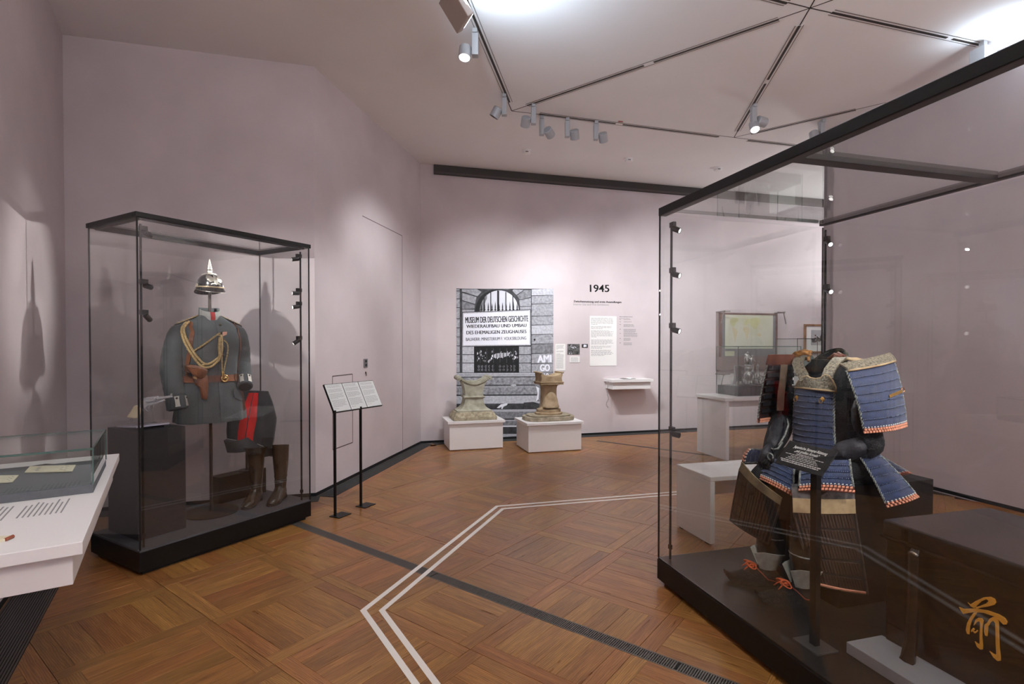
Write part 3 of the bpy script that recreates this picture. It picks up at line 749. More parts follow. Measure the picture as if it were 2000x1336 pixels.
FELD = mat('wool_field_grey', (76, 81, 83), 0.92, spec=0.15, var=0.07, vscale=14, bump=0.35, bscale=180, sheen=0.2)
FELDL = mat('wool_light_grey', (150, 150, 146), 0.9, spec=0.15, var=0.05, vscale=30, bump=0.3, bscale=200)
WOOLIN = mat('tunic_lining_dark', (30, 28, 28), 0.9)
REDW = mat('wool_red', (150, 34, 34), 0.85)
GOLD = mat('gold_braid', (206, 182, 130), 0.45, metal=0.35, bump=0.4, bscale=400, c2=(140, 112, 70), vscale=160)
LEATH = mat('leather_brown', (128, 76, 42), 0.38, c2=(92, 52, 30), vscale=12, bump=0.2, bscale=90)
LEATHD = mat('leather_brown_dark', (96, 60, 38), 0.4, c2=(70, 42, 26), vscale=14, bump=0.2, bscale=90)
BRASS = mat('brass_aged', (170, 136, 84), 0.35, metal=0.9)
SILV = mat('silver_thread', (196, 192, 184), 0.5, metal=0.3, bump=0.4, bscale=300)
BUTT = mat('button_dark_metal', (92, 84, 74), 0.35, metal=0.8)
SEC = [  # z, half width, half depth, centre y
    (0.690, 0.236, 0.150, 0.000), (0.76, 0.229, 0.146, 0.0), (0.84, 0.216, 0.138, 0.0), (0.92, 0.198, 0.128, 0.0), (0.985, 0.180, 0.120, 0.002), (1.04, 0.180, 0.120, 0.004),
    (1.12, 0.190, 0.126, 0.004), (1.20, 0.200, 0.132, 0.0), (1.28, 0.206, 0.130, -0.002), (1.33, 0.203, 0.118, 0.0), (1.365, 0.192, 0.102, 0.006), (1.395, 0.164, 0.088, 0.010), (1.425, 0.118, 0.076, 0.014), (1.455, 0.074, 0.068, 0.014)]
def sec(z):
    if z <= SEC[0][0]: return SEC[0][1:]
    for a, b in zip(SEC, SEC[1:]):
        if z <= b[0]:
            t = (z - a[0]) / (b[0] - a[0]); return tuple(a[i] + (b[i] - a[i]) * t for i in (1, 2, 3))
    return SEC[-1][1:]
def bpt(th, z, off=0.0):
    """point on the tunic at angle th (degrees, 0 = front, + to its left) and height z"""
    a, b, yc = sec(z); t = R(th); ex = 0.84
    sx = math.copysign(abs(sin(t)) ** ex, sin(t)); sy = -math.copysign(abs(cos(t)) ** ex, cos(t))
    fold = 0.0
    if z < 1.0: fold = 0.006 * (1.0 - z) / 0.3 * sin(th * 0.16 + 1.0) + 0.004 * (1.0 - z) / 0.3 * sin(th * 0.09)
    fold += 0.0025 * sin(th * 0.13 + z * 31) * (1 if z < 1.36 else 0)
    return Vector(((a + off + fold) * sx, yc + (b + off + fold) * sy, z))
tun = thing('tunic', 'grey field uniform tunic with leather belt, holster and gold aiguillette', 'tunic', TU.loc, TU.rz)
m = MB(); P = []
for i in range(64):
    th = -180 + 360 * i / 64
    P.append([bpt(th, z - (0.012 * (0.5 + 0.5 * cos(R(th))) if k == 0 else 0)) for k, z in enumerate([0.690, 0.72, 0.76, 0.80, 0.84, 0.88, 0.92, 0.955, 0.985, 1.01, 1.04, 1.08, 1.12, 1.16, 1.20, 1.24, 1.28, 1.31, 1.33, 1.35, 1.365, 1.38, 1.395, 1.41, 1.425, 1.455])])
m.grid(P, closed_u=True)
obj('body', m, FELD, tun, smooth=True)
m = MB(); m.grid([[bpt(-180 + 360 * i / 64, z, -0.006) for z in (0.697, 0.80, 0.90)] for i in range(64)], closed_u=True)
m.add([bpt(-180 + 360 * i / 64, 0.90, -0.006) for i in range(64)], [tuple(range(64))]); obj('lining', m, WOOLIN, tun, smooth=False)
def arm(pts, rad, name='sleeve'):
    m = MB(); n = 26; PP = []; RR = []
    # Catmull-Rom through the joints
    pts = [Vector(p) for p in pts]
    ex = [pts[0] * 2 - pts[1]] + pts + [pts[-1] * 2 - pts[-2]]
    for k in range(len(pts) - 1):
        for s in range(9):
            t = s / 9; p0, p1, p2, p3 = ex[k:k + 4]
            PP.append(0.5 * ((2 * p1) + (p2 - p0) * t + (2 * p0 - 5 * p1 + 4 * p2 - p3) * t * t + (3 * p1 - p0 - 3 * p2 + p3) * t ** 3))
            RR.append((rad[k] + (rad[k + 1] - rad[k]) * t) * (1 + 0.018 * sin(len(PP) * 1.7)))
    PP.append(pts[-1]); RR.append(rad[-1])
    m.tube(PP, RR, n, cap=True); return obj(name, m, FELD, tun, smooth=True)
ra = [(-0.148, 0.012, 1.372), (-0.196, 0.014, 1.315), (-0.226, 0.022, 1.20), (-0.246, 0.020, 1.08), (-0.246, -0.022, 0.95), (-0.238, -0.058, 0.838), (-0.235, -0.068, 0.795)]
la = [(0.148, 0.012, 1.372), (0.192, 0.014, 1.315), (0.216, 0.026, 1.21), (0.228, 0.022, 1.10), (0.222, -0.035, 1.00), (0.210, -0.085, 0.945), (0.205, -0.105, 0.925)]
sr = arm(ra, [0.046, 0.070, 0.073, 0.071, 0.064, 0.060, 0.060]); sl = arm(la, [0.046, 0.070, 0.073, 0.064, 0.054, 0.049, 0.049])
def cuff(pts, r, parent):
    a, b = Vector(pts[-2]), Vector(pts[-1]); d = (b - a).normalized()
    m = MB(); m.tube([b - d * 0.085, b - d * 0.08, b + d * 0.002, b + d * 0.006], [r * 0.99, r + 0.004, r + 0.004, r * 0.9], 26)
    c = obj('cuff', m, FELD, tun, smooth=False, auto=40)
    m = MB(); m.tube([b + d * 0.0065, b + d * 0.0085], [r - 0.006, r - 0.008], 26); obj('cuff_opening', m, WOOLIN, c)
    side = (Vector((0, -1, 0)) - d * d.dot(Vector((0, -1, 0)))).normalized(); u = d.cross(side)
    for k, ang in enumerate((-50, 10) if pts[0][0] < 0 else (-12, 45)):
        nrm = (side * cos(R(ang)) + u * sin(R(ang))); tg = d.cross(nrm)
        Pg = [[b - d * (0.078 - 0.072 * i / 4) + tg * (j - 1) * (0.013 if 0 < i < 4 else 0.016) + nrm * (r + 0.0085 - 0.0018 * (j - 1) ** 2) for j in range(3)] for i in range(5)]
        obj('cuff_lace', MB().slab(Pg, 0.002), SILV, c)
        q = b - d * 0.065 + nrm * (r + 0.009)
        obj('button', MB().lathe([(0.008, 0), (0.007, 0.004), (0, 0.005)], 12, M=Matrix.Translation(q) @ nrm.to_track_quat('Z', 'Y').to_matrix().to_4x4()), BUTT, c, smooth=True)
cuff(ra, 0.0605, tun); cuff(la, 0.0495, tun)
# standing collar
def colp(th, z, off=0.0):
    t = R(th); return Vector(((0.070 + off) * sin(t), 0.012 - (0.066 + off) * cos(t) - (0.010 * cos(t) if z < 1.46 else 0), z))
m = MB(); P = []
for i in range(41):
    th = 14 + 332 * i / 40; c = cos(R(th)); P.append([colp(th, 1.432 - 0.032 * max(0, c)), colp(th, 1.468 - 0.032 * max(0, c)), colp(th, 1.514 - 0.034 * max(0, c), -0.002)])
m.slab(P, 0.004); col_ = obj('collar', m, FELD, tun, smooth=False, auto=50)
m = MB(); m.lathe([(0.064, 1.42), (0.064, 1.466), (0.062, 1.47), (0, 1.44)], 28, c=(0, 0.010, 0)); obj('neck_lining', m, WOOLIN, tun, smooth=False)
for s in (-1, 1):
    P = [[colp(s * th, 1.436 - 0.032 * cos(R(th)) + dz * 0.078, 0.003) for dz in (0.08, 0.5, 0.93)] for th in range(13, 74, 6)]
    obj('collar_patch', MB().slab(P, 0.002), FELDL, col_, label='light grey collar patch')
P = [[colp(th, 1.400 + dz * 0.078, 0.002) for dz in (0, 0.5, 1)] for th in (-12, -4, 4, 12)]
obj('collar_lining', MB().slab(P, 0.003), REDW, col_, label='red lining at the collar opening')
# front edge, buttons
m = MB(); P = [[bpt(th, z, 0.003) for th in (2, 7, 11)] for z in [0.684 + 0.73 * i / 30 for i in range(31)]]; m.slab(P, 0.003); obj('front_flap', m, FELD, tun, smooth=False, auto=50)
for z in (1.385, 1.33, 1.275, 1.22, 1.165, 1.11, 1.055):
    q = bpt(9, z, 0.006); obj('button', MB().lathe([(0.011, 0), (0.0105, 0.004), (0.006, 0.007), (0, 0.0075)], 14, M=Matrix.Translation(q) @ Vector((0.15, -1, 0)).to_track_quat('Z', 'Y').to_matrix().to_4x4()), BUTT, tun, smooth=True)
# shoulder boards
for s in (-1, 1):
    pl_ = [(0.070, 0.024), (0.205, 0.030), (0.222, 0.020), (0.228, 0.0), (0.222, -0.020), (0.205, -0.030), (0.070, -0.024), (0.062, 0.0)]
    def sb(mb, k, z0, z1):
        vs = []
        for zz in (z0, z1):
            for x, y in pl_:
                xx = (x - 0.145) * k + 0.145; vs.append((s * xx, 0.010 + y * k, 1.452 - (xx - 0.06) * 0.46 + zz))
        n = len(pl_); return mb.add(vs, [tuple(range(n - 1, -1, -1)), tuple(range(n, 2 * n))] + [(i, (i + 1) % n, n + (i + 1) % n, n + i) for i in range(n)])
    b_ = obj('shoulder_board', sb(MB(), 1.0, 0.0, 0.007), mat('board_black', (34, 32, 32), 0.7), tun, bevel=0.002)
    obj('braid', sb(MB(), 0.86, 0.0072, 0.012), GOLD, b_, bevel=0.002)
    for kx in (0.10, 0.135, 0.17, 0.20):
        m = MB(); m.tube([(s * (kx + 0.010 * cos(a * pi / 5)), 0.010 + 0.017 * sin(a * pi / 5), 1.465 - (kx - 0.06) * 0.46) for a in range(10)], 0.0028, 5, closed=True); obj('braid_loop', m, SILV, b_, smooth=True)
# leather straps, belt, buckle
def ribbon(name, path, wdt, mt, parent=tun, off=0.005, th=0.003, ease=1):
    P = []
    pts = []
    for k in range(len(path) - 1):
        for s in range(8):
            t = s / 8; pts.append((path[k][0] + (path[k + 1][0] - path[k][0]) * t, path[k][1] + (path[k + 1][1] - path[k][1]) * t))
    pts.append(path[-1])
    C = [bpt(a, z, off) for a, z in pts]
    for i, (a, z) in enumerate(pts):
        d = (C[min(i + 1, len(C) - 1)] - C[max(i - 1, 0)]).normalized()
        nrm = (bpt(a, z, off + 0.02) - C[i]).normalized(); sd = d.cross(nrm).normalized()
        P.append([C[i] + sd * wdt * j for j in (-0.5, 0, 0.5)])
    return obj(name, MB().slab(P, -th), mt, parent, auto=40)
ribbon('cross_strap', [(-118, 1.395), (-80, 1.405), (-52, 1.39), (-42, 1.33), (-46, 1.24), (-58, 1.12), (-68, 1.02)], 0.030, LEATH)
ribbon('cross_strap', [(100, 1.40), (66, 1.39), (56, 1.33), (60, 1.22), (68, 1.10), (72, 1.03)], 0.028, LEATH)
m = MB(); P = [[bpt(th, z, 0.006) for z in (0.972, 0.995, 1.018)] for th in range(-180, 181, 6)]; m.slab(P, -0.004); belt = obj('belt', m, LEATH, tun, auto=40)
q = bpt(12, 0.995, 0.012); Mq = Matrix.Translation(q) @ Vector((0.2, -1, 0)).to_track_quat('Z', 'Y').to_matrix().to_4x4()
obj('buckle', MB().lathe([(0.028, 0), (0.028, 0.004), (0.023, 0.007), (0.020, 0.005), (0.015, 0.005), (0.012, 0.009), (0, 0.010)], 26, M=Mq), BRASS, belt, auto=50)
for th in (44, 56): obj('belt_keeper', MB().slab([[bpt(th + d, z, 0.010) for z in (0.966, 0.995, 1.024)] for d in (-4, 0, 4)], -0.004), LEATHD, belt)
# holster
hol = bpy.data.objects.new('holster', None)
m = MB(); hz = lambda px, py, off=0.0: TU.y(px, py, -0.135 - off)
def pxslab(pts, y, th, nrm_bulge=0.0):
    P = [TU.y(px, py, y) for px, py in pts]; c = sum(P, Vector()) / len(P); n = len(P)
    vs = [p + Vector((0, 0.0, 0)) for p in P] + [p + Vector((0, -th, 0)) for p in P]; 
    inner = [c + (p - c) * 0.72 + Vector((0, -th - nrm_bulge, 0)) for p in P]
    vs += inner
    fs = [tuple(range(n))] + [(i, (i + 1) % n, n + (i + 1) % n, n + i) for i in range(n)] + [(n + i, n + (i + 1) % n, 2 * n + (i + 1) % n, 2 * n + i) for i in range(n)] + [tuple(range(2 * n, 3 * n))]
    return MB().add(vs, fs)
h = obj('holster', pxslab([(375, 728), (404, 733), (405, 748), (404, 776), (402, 781), (393, 778), (388, 757), (380, 752), (376, 742)], -0.128, 0.022, 0.010), LEATH, tun, bevel=0.004, auto=50)
obj('holster_flap', pxslab([(364, 715), (370, 712), (382, 713.5), (397, 718), (405, 722), (404, 729), (399, 737), (391, 740), (381, 737), (373, 729), (367, 721)], -0.152, 0.012, 0.008), LEATH, h, bevel=0.003, auto=50)
obj('holster_strap', pxslab([(378, 732), (382, 733), (384, 748), (380, 748)], -0.170, 0.006), LEATHD, h)
obj('buckle', pxslab([(377, 735), (384, 737), (384, 741), (377, 739)], -0.176, 0.005), BRASS, h)
obj('side_pouch', pxslab([(358, 713), (366, 712), (369, 724), (366, 729), (359, 725)], -0.10, 0.025, 0.004), LEATHD, tun, bevel=0.003)
obj('sword_frog', pxslab([(463, 742), (471, 742), (474, 768), (479, 800), (473, 803), (467, 780), (464, 762)], -0.055, 0.016, 0.004), LEATHD, tun, bevel=0.003)
# pocket flaps
for a0, a1 in ((-62, -20), (30, 66)):
    P = [[bpt(a0 + (a1 - a0) * i / 8, z - 0.016 * sin(pi * i / 8) * (k == 2) + (0.02 * (i / 8) if a0 < 0 else -0.02 * i / 8), 0.006) for k, z in enumerate((0.915, 0.88, 0.85))] for i in range(9)]
    obj('pocket_flap', MB().slab(P, -0.004), FELD, tun, auto=50)
# gold aiguillette: braided cords from the right shoulder to the breast
def braid(path, off, r, name='aiguillette', mt=GOLD, twist=14, parent=tun, strands=2):
    m = MB(); pts = []
    ex = [path[0]] + path + [path[-1]]
    for k in range(1, len(ex) - 2):
        for s in range(10):
            t = s / 10; f = lambda i: 0.5 * (2 * ex[k][i] + (ex[k + 1][i] - ex[k - 1][i]) * t + (2 * ex[k - 1][i] - 5 * ex[k][i] + 4 * ex[k + 1][i] - ex[k + 2][i]) * t * t + (3 * ex[k][i] - ex[k - 1][i] - 3 * ex[k + 1][i] + ex[k + 2][i]) * t ** 3)
            pts.append(bpt(f(0), f(1), off))
    pts.append(bpt(path[-1][0], path[-1][1], off))
    fine = []
    for i in range(len(pts) - 1):
        for s in range(4): fine.append(pts[i].lerp(pts[i + 1], s / 4))
    for st_ in range(strands):
        q = []
        for i, p in enumerate(fine):
            d = (fine[min(i + 1, len(fine) - 1)] - fine[max(i - 1, 0)]).normalized(); u = d.cross(Vector((0, -1, 0.1))).normalized(); v2 = d.cross(u)
            a = i * 2 * pi / twist + st_ * 2 * pi / strands; q.append(p + u * r * 1.15 * cos(a) + v2 * r * 0.7 * sin(a))
        m.tube(q, r, 6)
    return obj(name, m, mt, parent, smooth=True)
braid([(-62, 1.405), (-60, 1.34), (-50, 1.26), (-36, 1.17), (-20, 1.105), (-6, 1.115), (4, 1.17), (5, 1.25), (4, 1.31)], 0.014, 0.0046, twist=7, strands=3)
braid([(-66, 1.40), (-64, 1.33), (-54, 1.24), (-40, 1.155), (-24, 1.085), (-8, 1.085), (2, 1.14), (1, 1.22), (2, 1.29)], 0.020, 0.0046, twist=7, strands=3)
braid([(-20, 1.10), (-34, 1.075), (-48, 1.055), (-62, 1.045)], 0.018, 0.0046, twist=7, strands=3)
braid([(-56, 1.21), (-40, 1.20), (-22, 1.235), (-6, 1.285), (4, 1.325)], 0.010, 0.0034, twist=18)
braid([(6, 1.31), (5, 1.22), (6, 1.12), (7, 1.03)], 0.018, 0.0026, 'hanging_cord', twist=20)
braid([(8, 1.27), (14, 1.24), (14, 1.16), (11, 1.08), (9, 1.035)], 0.018, 0.0026, 'hanging_cord', twist=20)
for a_, z_ in ((7, 1.035), (9.5, 1.03)):
    q = bpt(a_, z_, 0.020); obj('cord_tip', MB().lathe([(0.001, -0.045), (0.004, -0.03), (0.0055, 0), (0.004, 0.012), (0, 0.013)], 10, c=tuple(q)), BRASS, tun, smooth=True)
q = bpt(9, 1.318, 0.010)
obj('medal_ribbon', MB().prism([(-0.006, -0.018), (0.024, -0.004), (0.026, 0.018), (-0.004, 0.014)], 0, 0.004, M=Matrix.Translation(q) @ XZ), mat('ribbon_salmon', (206, 150, 128), 0.7), tun)

# spiked helmet
HZ = 1.60
SILVER = mat('silver_polished', (232, 228, 216), 0.30, metal=1.0)
HBL = mat('helmet_black_leather', (20, 20, 21), 0.16, spec=0.6, coat=0.6)
hel = thing('spiked_helmet', 'black polished spiked helmet with silver eagle plate, above the tunic collar', 'helmet', (TU.T.x, TU.T.y, LB + HZ + 0.030), TU.rz + R(6)); hel.scale = (.88, .88, .88)
def dome(z):   # half-width factor of the skull at height z above the rim
    return max(0.0, 1 - (z / 0.118) ** 2.6) ** 0.5
zs = [0.03, 0.045, 0.06, 0.08, 0.095, 0.105, 0.112, 0.116, 0.118]
m = MB(); m.lathe([(dome(z - 0.03 if z > .03 else 0) if z > .03 else 1.0, z) for z in [0.028, 0.045, 0.06, 0.08, 0.10, 0.115, 0.126, 0.134, 0.14, 0.145, 0.1475]] + [(0.0, 0.148)], 48, sx=0.095, sy=0.112)
obj('skull', m, HBL, hel, smooth=True)
vp = []
for th in range(-100, 101, 8):
    k = max(0, cos(R(th)) ) ** 0.8; vp.append([Vector(((0.096 + e * (0.010 + 0.010 * k)) * sin(R(th)), -(0.113 + e * (0.008 + 0.020 * k)) * cos(R(th)), 0.030 - e * (0.014 + 0.030 * k))) for e in (0, 0.5, 1)])
vis = obj('visor', MB().slab(vp, 0.003), HBL, hel, auto=50)
obj('visor_trim', MB().tube([r[2] for r in vp], 0.0016, 6), SILVER, vis, smooth=True)
rpn = []
for th in range(-90, 91, 9):
    k = max(0, cos(R(th))) ** 0.7; rpn.append([Vector((-(0.096 + e * (0.010 + 0.004 * k)) * sin(R(th)), (0.113 + e * (0.010 + 0.014 * k)) * cos(R(th)), 0.030 - e * (0.018 + 0.030 * k))) for e in (0, 0.5, 1)])
obj('neck_guard', MB().slab(rpn, 0.003), HBL, hel, auto=50)
obj('spike', MB().lathe([(0.032, 0.143), (0.032, 0.149), (0.025, 0.153), (0.020, 0.160), (0.019, 0.172), (0.026, 0.175), (0.028, 0.180), (0.024, 0.185), (0.0215, 0.188), (0.0205, 0.195), (0.011, 0.238), (0.0045, 0.268), (0, 0.276)], 12), SILVER, hel)
for k in range(4):
    a = k * pi / 2 + .78; m = MB()
    Pc = [[Vector((s_ * w_ * cos(a + 1.57) + 0.095 * r_ * cos(a), s_ * w_ * sin(a + 1.57) + 0.112 * r_ * sin(a), z_)) for s_ in (-1, 0, 1)] for r_, w_, z_ in ((0.12, 0.014, 0.1495), (0.35, 0.012, 0.1475), (0.55, 0.010, 0.1415), (0.62, 0.004, 0.138))]
    obj('cross_base_arm', m.slab(Pc, -0.003), SILVER, hel)
def hpt(th, z, off):
    f = dome(max(0, z - 0.03)) if z > 0.03 else 1.0
    t = R(th); return Vector(((0.095 * f + off) * sin(t), -(0.112 * f + off) * cos(t), z))
# eagle plate: body, two spread wings, crown, tail
def relief(name, outline, off=0.004, th=0.004):
    P = [hpt(a, z, off) for a, z in outline]; c = sum(P, Vector()) / len(P); n = len(P)
    out = [p + Vector((p.x, p.y, 0)).normalized() * th for p in P]; cc = c + Vector((c.x, c.y, 0)).normalized() * (th + 0.006)
    vs = P + out + [cc]
    return obj(name, MB().add(vs, [(i, (i + 1) % n, n + (i + 1) % n, n + i) for i in range(n)] + [(n + i, n + (i + 1) % n, 2 * n) for i in range(n)]), SILVER, ep)
ep = bpy.data.objects.new('eagle_plate', None); link(ep, hel)
relief('eagle_body', [(-9, 0.115), (-5, 0.128), (2, 0.130), (8, 0.120), (11, 0.095), (9, 0.070), (5, 0.055), (0, 0.048), (-6, 0.055), (-10, 0.072), (-11, 0.095)])
for s in (-1, 1):
    relief('eagle_wing', [(s * 8, 0.100), (s * 16, 0.118), (s * 30, 0.128), (s * 46, 0.130), (s * 50, 0.122), (s * 44, 0.112), (s * 47, 0.104), (s * 38, 0.096), (s * 40, 0.086), (s * 30, 0.080), (s * 28, 0.070), (s * 18, 0.072), (s * 10, 0.080)])
    relief('eagle_claw', [(s * 7, 0.066), (s * 18, 0.062), (s * 22, 0.052), (s * 13, 0.050), (s * 5, 0.055)])
relief('eagle_crown', [(-4, 0.130), (-5, 0.140), (0, 0.143), (6, 0.140), (5, 0.130)])
# chin scales along the front
m = MB(); 
for k in range(25):
    th = -96 + 8 * k; z = 0.036 - 0.006 * cos(R(th)); q = hpt(th, z, 0.010)
    t = R(th); m.box(tuple(q), (0.014, 0.005, 0.010), M=(Matrix.Rotation(t, 3, 'Z') @ Matrix.Rotation(0.25, 3, 'X')))
obj('chin_scales', m, mat('scales_dull_brass', (138, 122, 98), .4, metal=.6), hel, bevel=0.0015)
for s in (-1, 1):
    q = hpt(s * 88, 0.048, 0.006); obj('rosette', MB().lathe([(0.017, 0), (0.016, 0.004), (0.010, 0.007), (0, 0.008)], 16, M=Matrix.Translation(q) @ Vector((s, -.1, 0)).to_track_quat('Z', 'Y').to_matrix().to_4x4()), SILVER, hel, auto=40)
obj('head_rest', MB().lathe([(0.05, 0.052), (0.055, 0.075), (0.03, 0.09), (0, 0.092)], 20), STANDM, hel)

# ------------------------------------------------------------------ low box, breeches, riding boots
lbp = LA + Vector((cos(LRZ), sin(LRZ), 0)) * 0.79 + Vector((-sin(LRZ), cos(LRZ), 0)) * 0.508 + Vector((0, 0, LB))
lb_ = thing('low_pedestal', 'low dark box behind the riding boots in the uniform case', 'pedestal', lbp, LRZ)
obj('body', MB().bb(0, 0.40, 0, 0.120, 0.0005, 0.205), SATINBLACK, lb_, bevel=0.002)
TROU = mat('wool_blue_black', (46, 50, 54), 0.85, spec=0.2, var=0.12, vscale=9, bump=0.3, bscale=120, sheen=0.15)
REDS = mat('wool_scarlet', (214, 26, 26), 0.85, spec=0.15, var=0.08, vscale=25)
BOOT = mat('boot_leather_brown', (56, 47, 38), 0.26, spec=0.6, c2=(38, 31, 25), vscale=10, bump=0.35, bscale=22)
BOOTD = mat('boot_sole_dark', (34, 30, 27), 0.6)
def LP(x, y, z=0.0): return LA + Vector((cos(LRZ), sin(LRZ), 0)) * x + Vector((-sin(LRZ), cos(LRZ), 0)) * y + Vector((0, 0, z))
BP = LP(1.03, 0.43)
BXH = 0.205
BR_ = Fig((BP.x, BP.y), LB + BXH, -52)
bs = thing('garment_stand', 'small dark stand on the low box, carrying the breeches', 'stand', LP(1.05, 0.560, LB + BXH), BR_.rz)
obj('foot', MB().lathe([(0.062, 0.0004), (0.062, 0.006), (0, 0.006)], 40), STANDM, bs, auto=40)
hk = Matrix.Rotation(-BR_.rz, 3, 'Z') @ (LP(1.03, 0.43) - LP(1.05, 0.560))
obj('pole', MB().tube([(0, 0, 0.005), (0, 0, 0.50), tuple(hk * .3 + Vector((0, 0, .54))), tuple(hk + Vector((0, 0, .56)))], 0.009, 12), STANDM, bs, auto=40)
br = thing('riding_breeches', 'dark blue-black riding breeches with a broad double scarlet stripe, hung folded on a stand', 'breeches', BR_.loc, BR_.rz)
LFT = [(470, 762), (455, 790), (444, 815), (442, 842), (443, 858), (452, 868)]
RGT = [(524, 764), (533, 786), (541, 818), (538, 840), (535, 862), (531, 876)]
def brp(u, v, side=-1, off=0.0):
    """u across 0..1, v down 0..1; side -1 front sheet, +1 back sheet"""
    k = v * (len(LFT) - 1); i = min(int(k), len(LFT) - 2); t = k - i
    a = BR_.y(*[LFT[i][j] + (LFT[i + 1][j] - LFT[i][j]) * t for j in (0, 1)], 0.0); b = BR_.y(*[RGT[i][j] + (RGT[i + 1][j] - RGT[i][j]) * t for j in (0, 1)], 0.0)
    p = a.lerp(b, u); dp = (0.022 + 0.034 * sin(pi * min(1, 0.15 + v * 0.9))) * sin(pi * u) ** 0.6
    wr = 0.006 * sin(u * 9 + v * 7) * sin(v * 13 + u * 3) + 0.004 * sin(u * 21 - v * 9)
    return p + Vector((0, (side if side < 0 else .45) * (dp + off + wr * sin(pi * u)), 0))
m = MB(); n = 26
ring = [(i / n, -1) for i in range(n + 1)] + [(1 - i / n, 1) for i in range(1, n)]
m.grid([[brp(u, v / 18, s) for v in range(19)] for u, s in ring], closed_u=True)
m.add([brp(u, 0, s) for u, s in ring], [tuple(range(len(ring)))]); obj('cloth', m, TROU, br, smooth=True)
for u0, u1 in ((0.20, 0.345), (0.365, 0.515)):
    P = [[brp(u0 + (u1 - u0) * i / 4 + 0.12 * (1 - v / 18) ** 2 * 0.6, 0.03 + v / 18 * 0.85, -1, 0.004) for i in range(5)] for v in range(19)]
    obj('stripe', MB().slab(P, -0.002), REDS, br, smooth=False, auto=50, label='scarlet general staff stripe')
LEAB = mat('leather_blackish', (38, 38, 40), 0.4, bump=0.3, bscale=60)
for (pa, pb, pc, pd), nm in zip([[(443, 857), (476, 861), (500, 878), (447, 881)], [(500, 866), (531, 878), (530, 892), (512, 884)]], ('knee_cuff', 'knee_cuff')):
    A_, B_, C_, D_ = [BR_.y(*p, -0.012) for p in (pa, pb, pc, pd)]
    P = [[(A_.lerp(B_, i / 8)).lerp(D_.lerp(C_, i / 8), j / 4) + Vector((0, -0.028 * sin(pi * i / 8), 0)) for j in range(5)] for i in range(9)]
    obj(nm, MB().slab(P, 0.05), LEAB, br, auto=50)
    obj('piping', MB().tube([r[0] + Vector((0, -0.002, 0)) for r in P], 0.0022, 6), SILV, br, smooth=True)
def boot(label, P, rz, slump, hgt=0.43):
    t = thing('riding_boot', label, 'boot', P, rz)
    m = MB(); S = []
    for z, a, b, y in [(0.075, 0.040, 0.052, 0.0), (0.10, 0.041, 0.055, 0.004), (0.125, 0.042, 0.054, 0.006), (0.15, 0.046, 0.052, 0.008), (0.165, 0.043, 0.049, 0.008), (0.185, 0.049, 0.055, 0.010), (0.20, 0.047, 0.053, 0.010), (0.25, 0.052, 0.060, 0.012), (0.31, 0.057, 0.067, 0.012), (0.37, 0.060, 0.071, 0.011), (hgt - 0.012, 0.062 + slump * .2, 0.074 + slump * .2, 0.010), (hgt, 0.063 + slump * .25, 0.075 + slump * .3, 0.010)]:
        S.append((z, a, b, y))
    n = 30
    P_ = [[Vector((a * sin(2 * pi * i / n), y - b * cos(2 * pi * i / n), z + (0.012 * cos(2 * pi * i / n) if z > hgt - 0.02 else 0))) for z, a, b, y in S] for i in range(n)]
    m.grid(P_, closed_u=True)
    Pin = [[Vector((0.95 * a * sin(2 * pi * i / n), y - 0.95 * b * cos(2 * pi * i / n), z + (0.012 * cos(2 * pi * i / n) if z > hgt - 0.02 else 0))) for z, a, b, y in S[5:]] for i in range(n)]
    m.grid(Pin, closed_u=True, flip=True)
    k = len(S)
    m.add([P_[i][-1] for i in range(n)] + [Pin[i][-1] for i in range(n)], [(i, (i + 1) % n, n + (i + 1) % n, n + i) for i in range(n)])
    obj('shaft', m, BOOT, t, smooth=True, fixn=False)
    # foot: cross-sections from heel to toe
    F = [(0.062, 0.020, 0.028, 0.085), (0.055, 0.032, 0.028, 0.105), (0.030, 0.038, 0.026, 0.130), (0.0, 0.040, 0.022, 0.140), (-0.03, 0.040, 0.018, 0.130), (-0.06, 0.041, 0.014, 0.105), (-0.095, 0.044, 0.011, 0.082), (-0.13, 0.045, 0.010, 0.066), (-0.165, 0.041, 0.010, 0.054), (-0.19, 0.032, 0.012, 0.044), (-0.205, 0.018, 0.016, 0.034), (-0.210, 0.004, 0.020, 0.028)]
    m = MB(); G = []
    for y, wd_, zb, zt in F:
        row = []
        for j in range(17):
            a = pi * j / 16; row.append(Vector((wd_ * cos(a), y, zb + (zt - zb) * sin(a) ** 0.7)))
        G.append(row)
    m.grid(G); m.add([p for p in G[0]], [tuple(range(17))]); obj('foot', m, BOOT, t, smooth=True)
    so = [(0.036, 0.0), (0.038, -0.06), (0.047, -0.10), (0.048, -0.14), (0.042, -0.175), (0.028, -0.203), (0.0, -0.216), (-0.028, -0.203), (-0.042, -0.175), (-0.048, -0.14), (-0.047, -0.10), (-0.038, -0.06), (-0.036, 0.0), (-0.036, 0.045), (-0.02, 0.066), (0.02, 0.066), (0.036, 0.045)]
    obj('sole', MB().prism(so, 0.009, 0.018) if False else MB().add([(x, y, (0.001 if y < -0.05 else 0.016)) for x, y in so] + [(x, y, (0.013 if y < -0.05 else 0.030)) for x, y in so], [tuple(range(16, -1, -1)), tuple(range(17, 34))] + [(i, (i + 1) % 17, 17 + (i + 1) % 17, 17 + i) for i in range(17)]), BOOTD, t)
    obj('heel', MB().prism([(0.036, 0.0), (0.036, 0.045), (0.02, 0.066), (-0.02, 0.066), (-0.036, 0.045), (-0.036, 0.0)], 0.0005, 0.022), BOOTD, t)
    return t
boot('brown leather riding boot with a wide sagging shaft, the one nearer the tunic', LP(.973, .325, LB), R(4), 0.10)
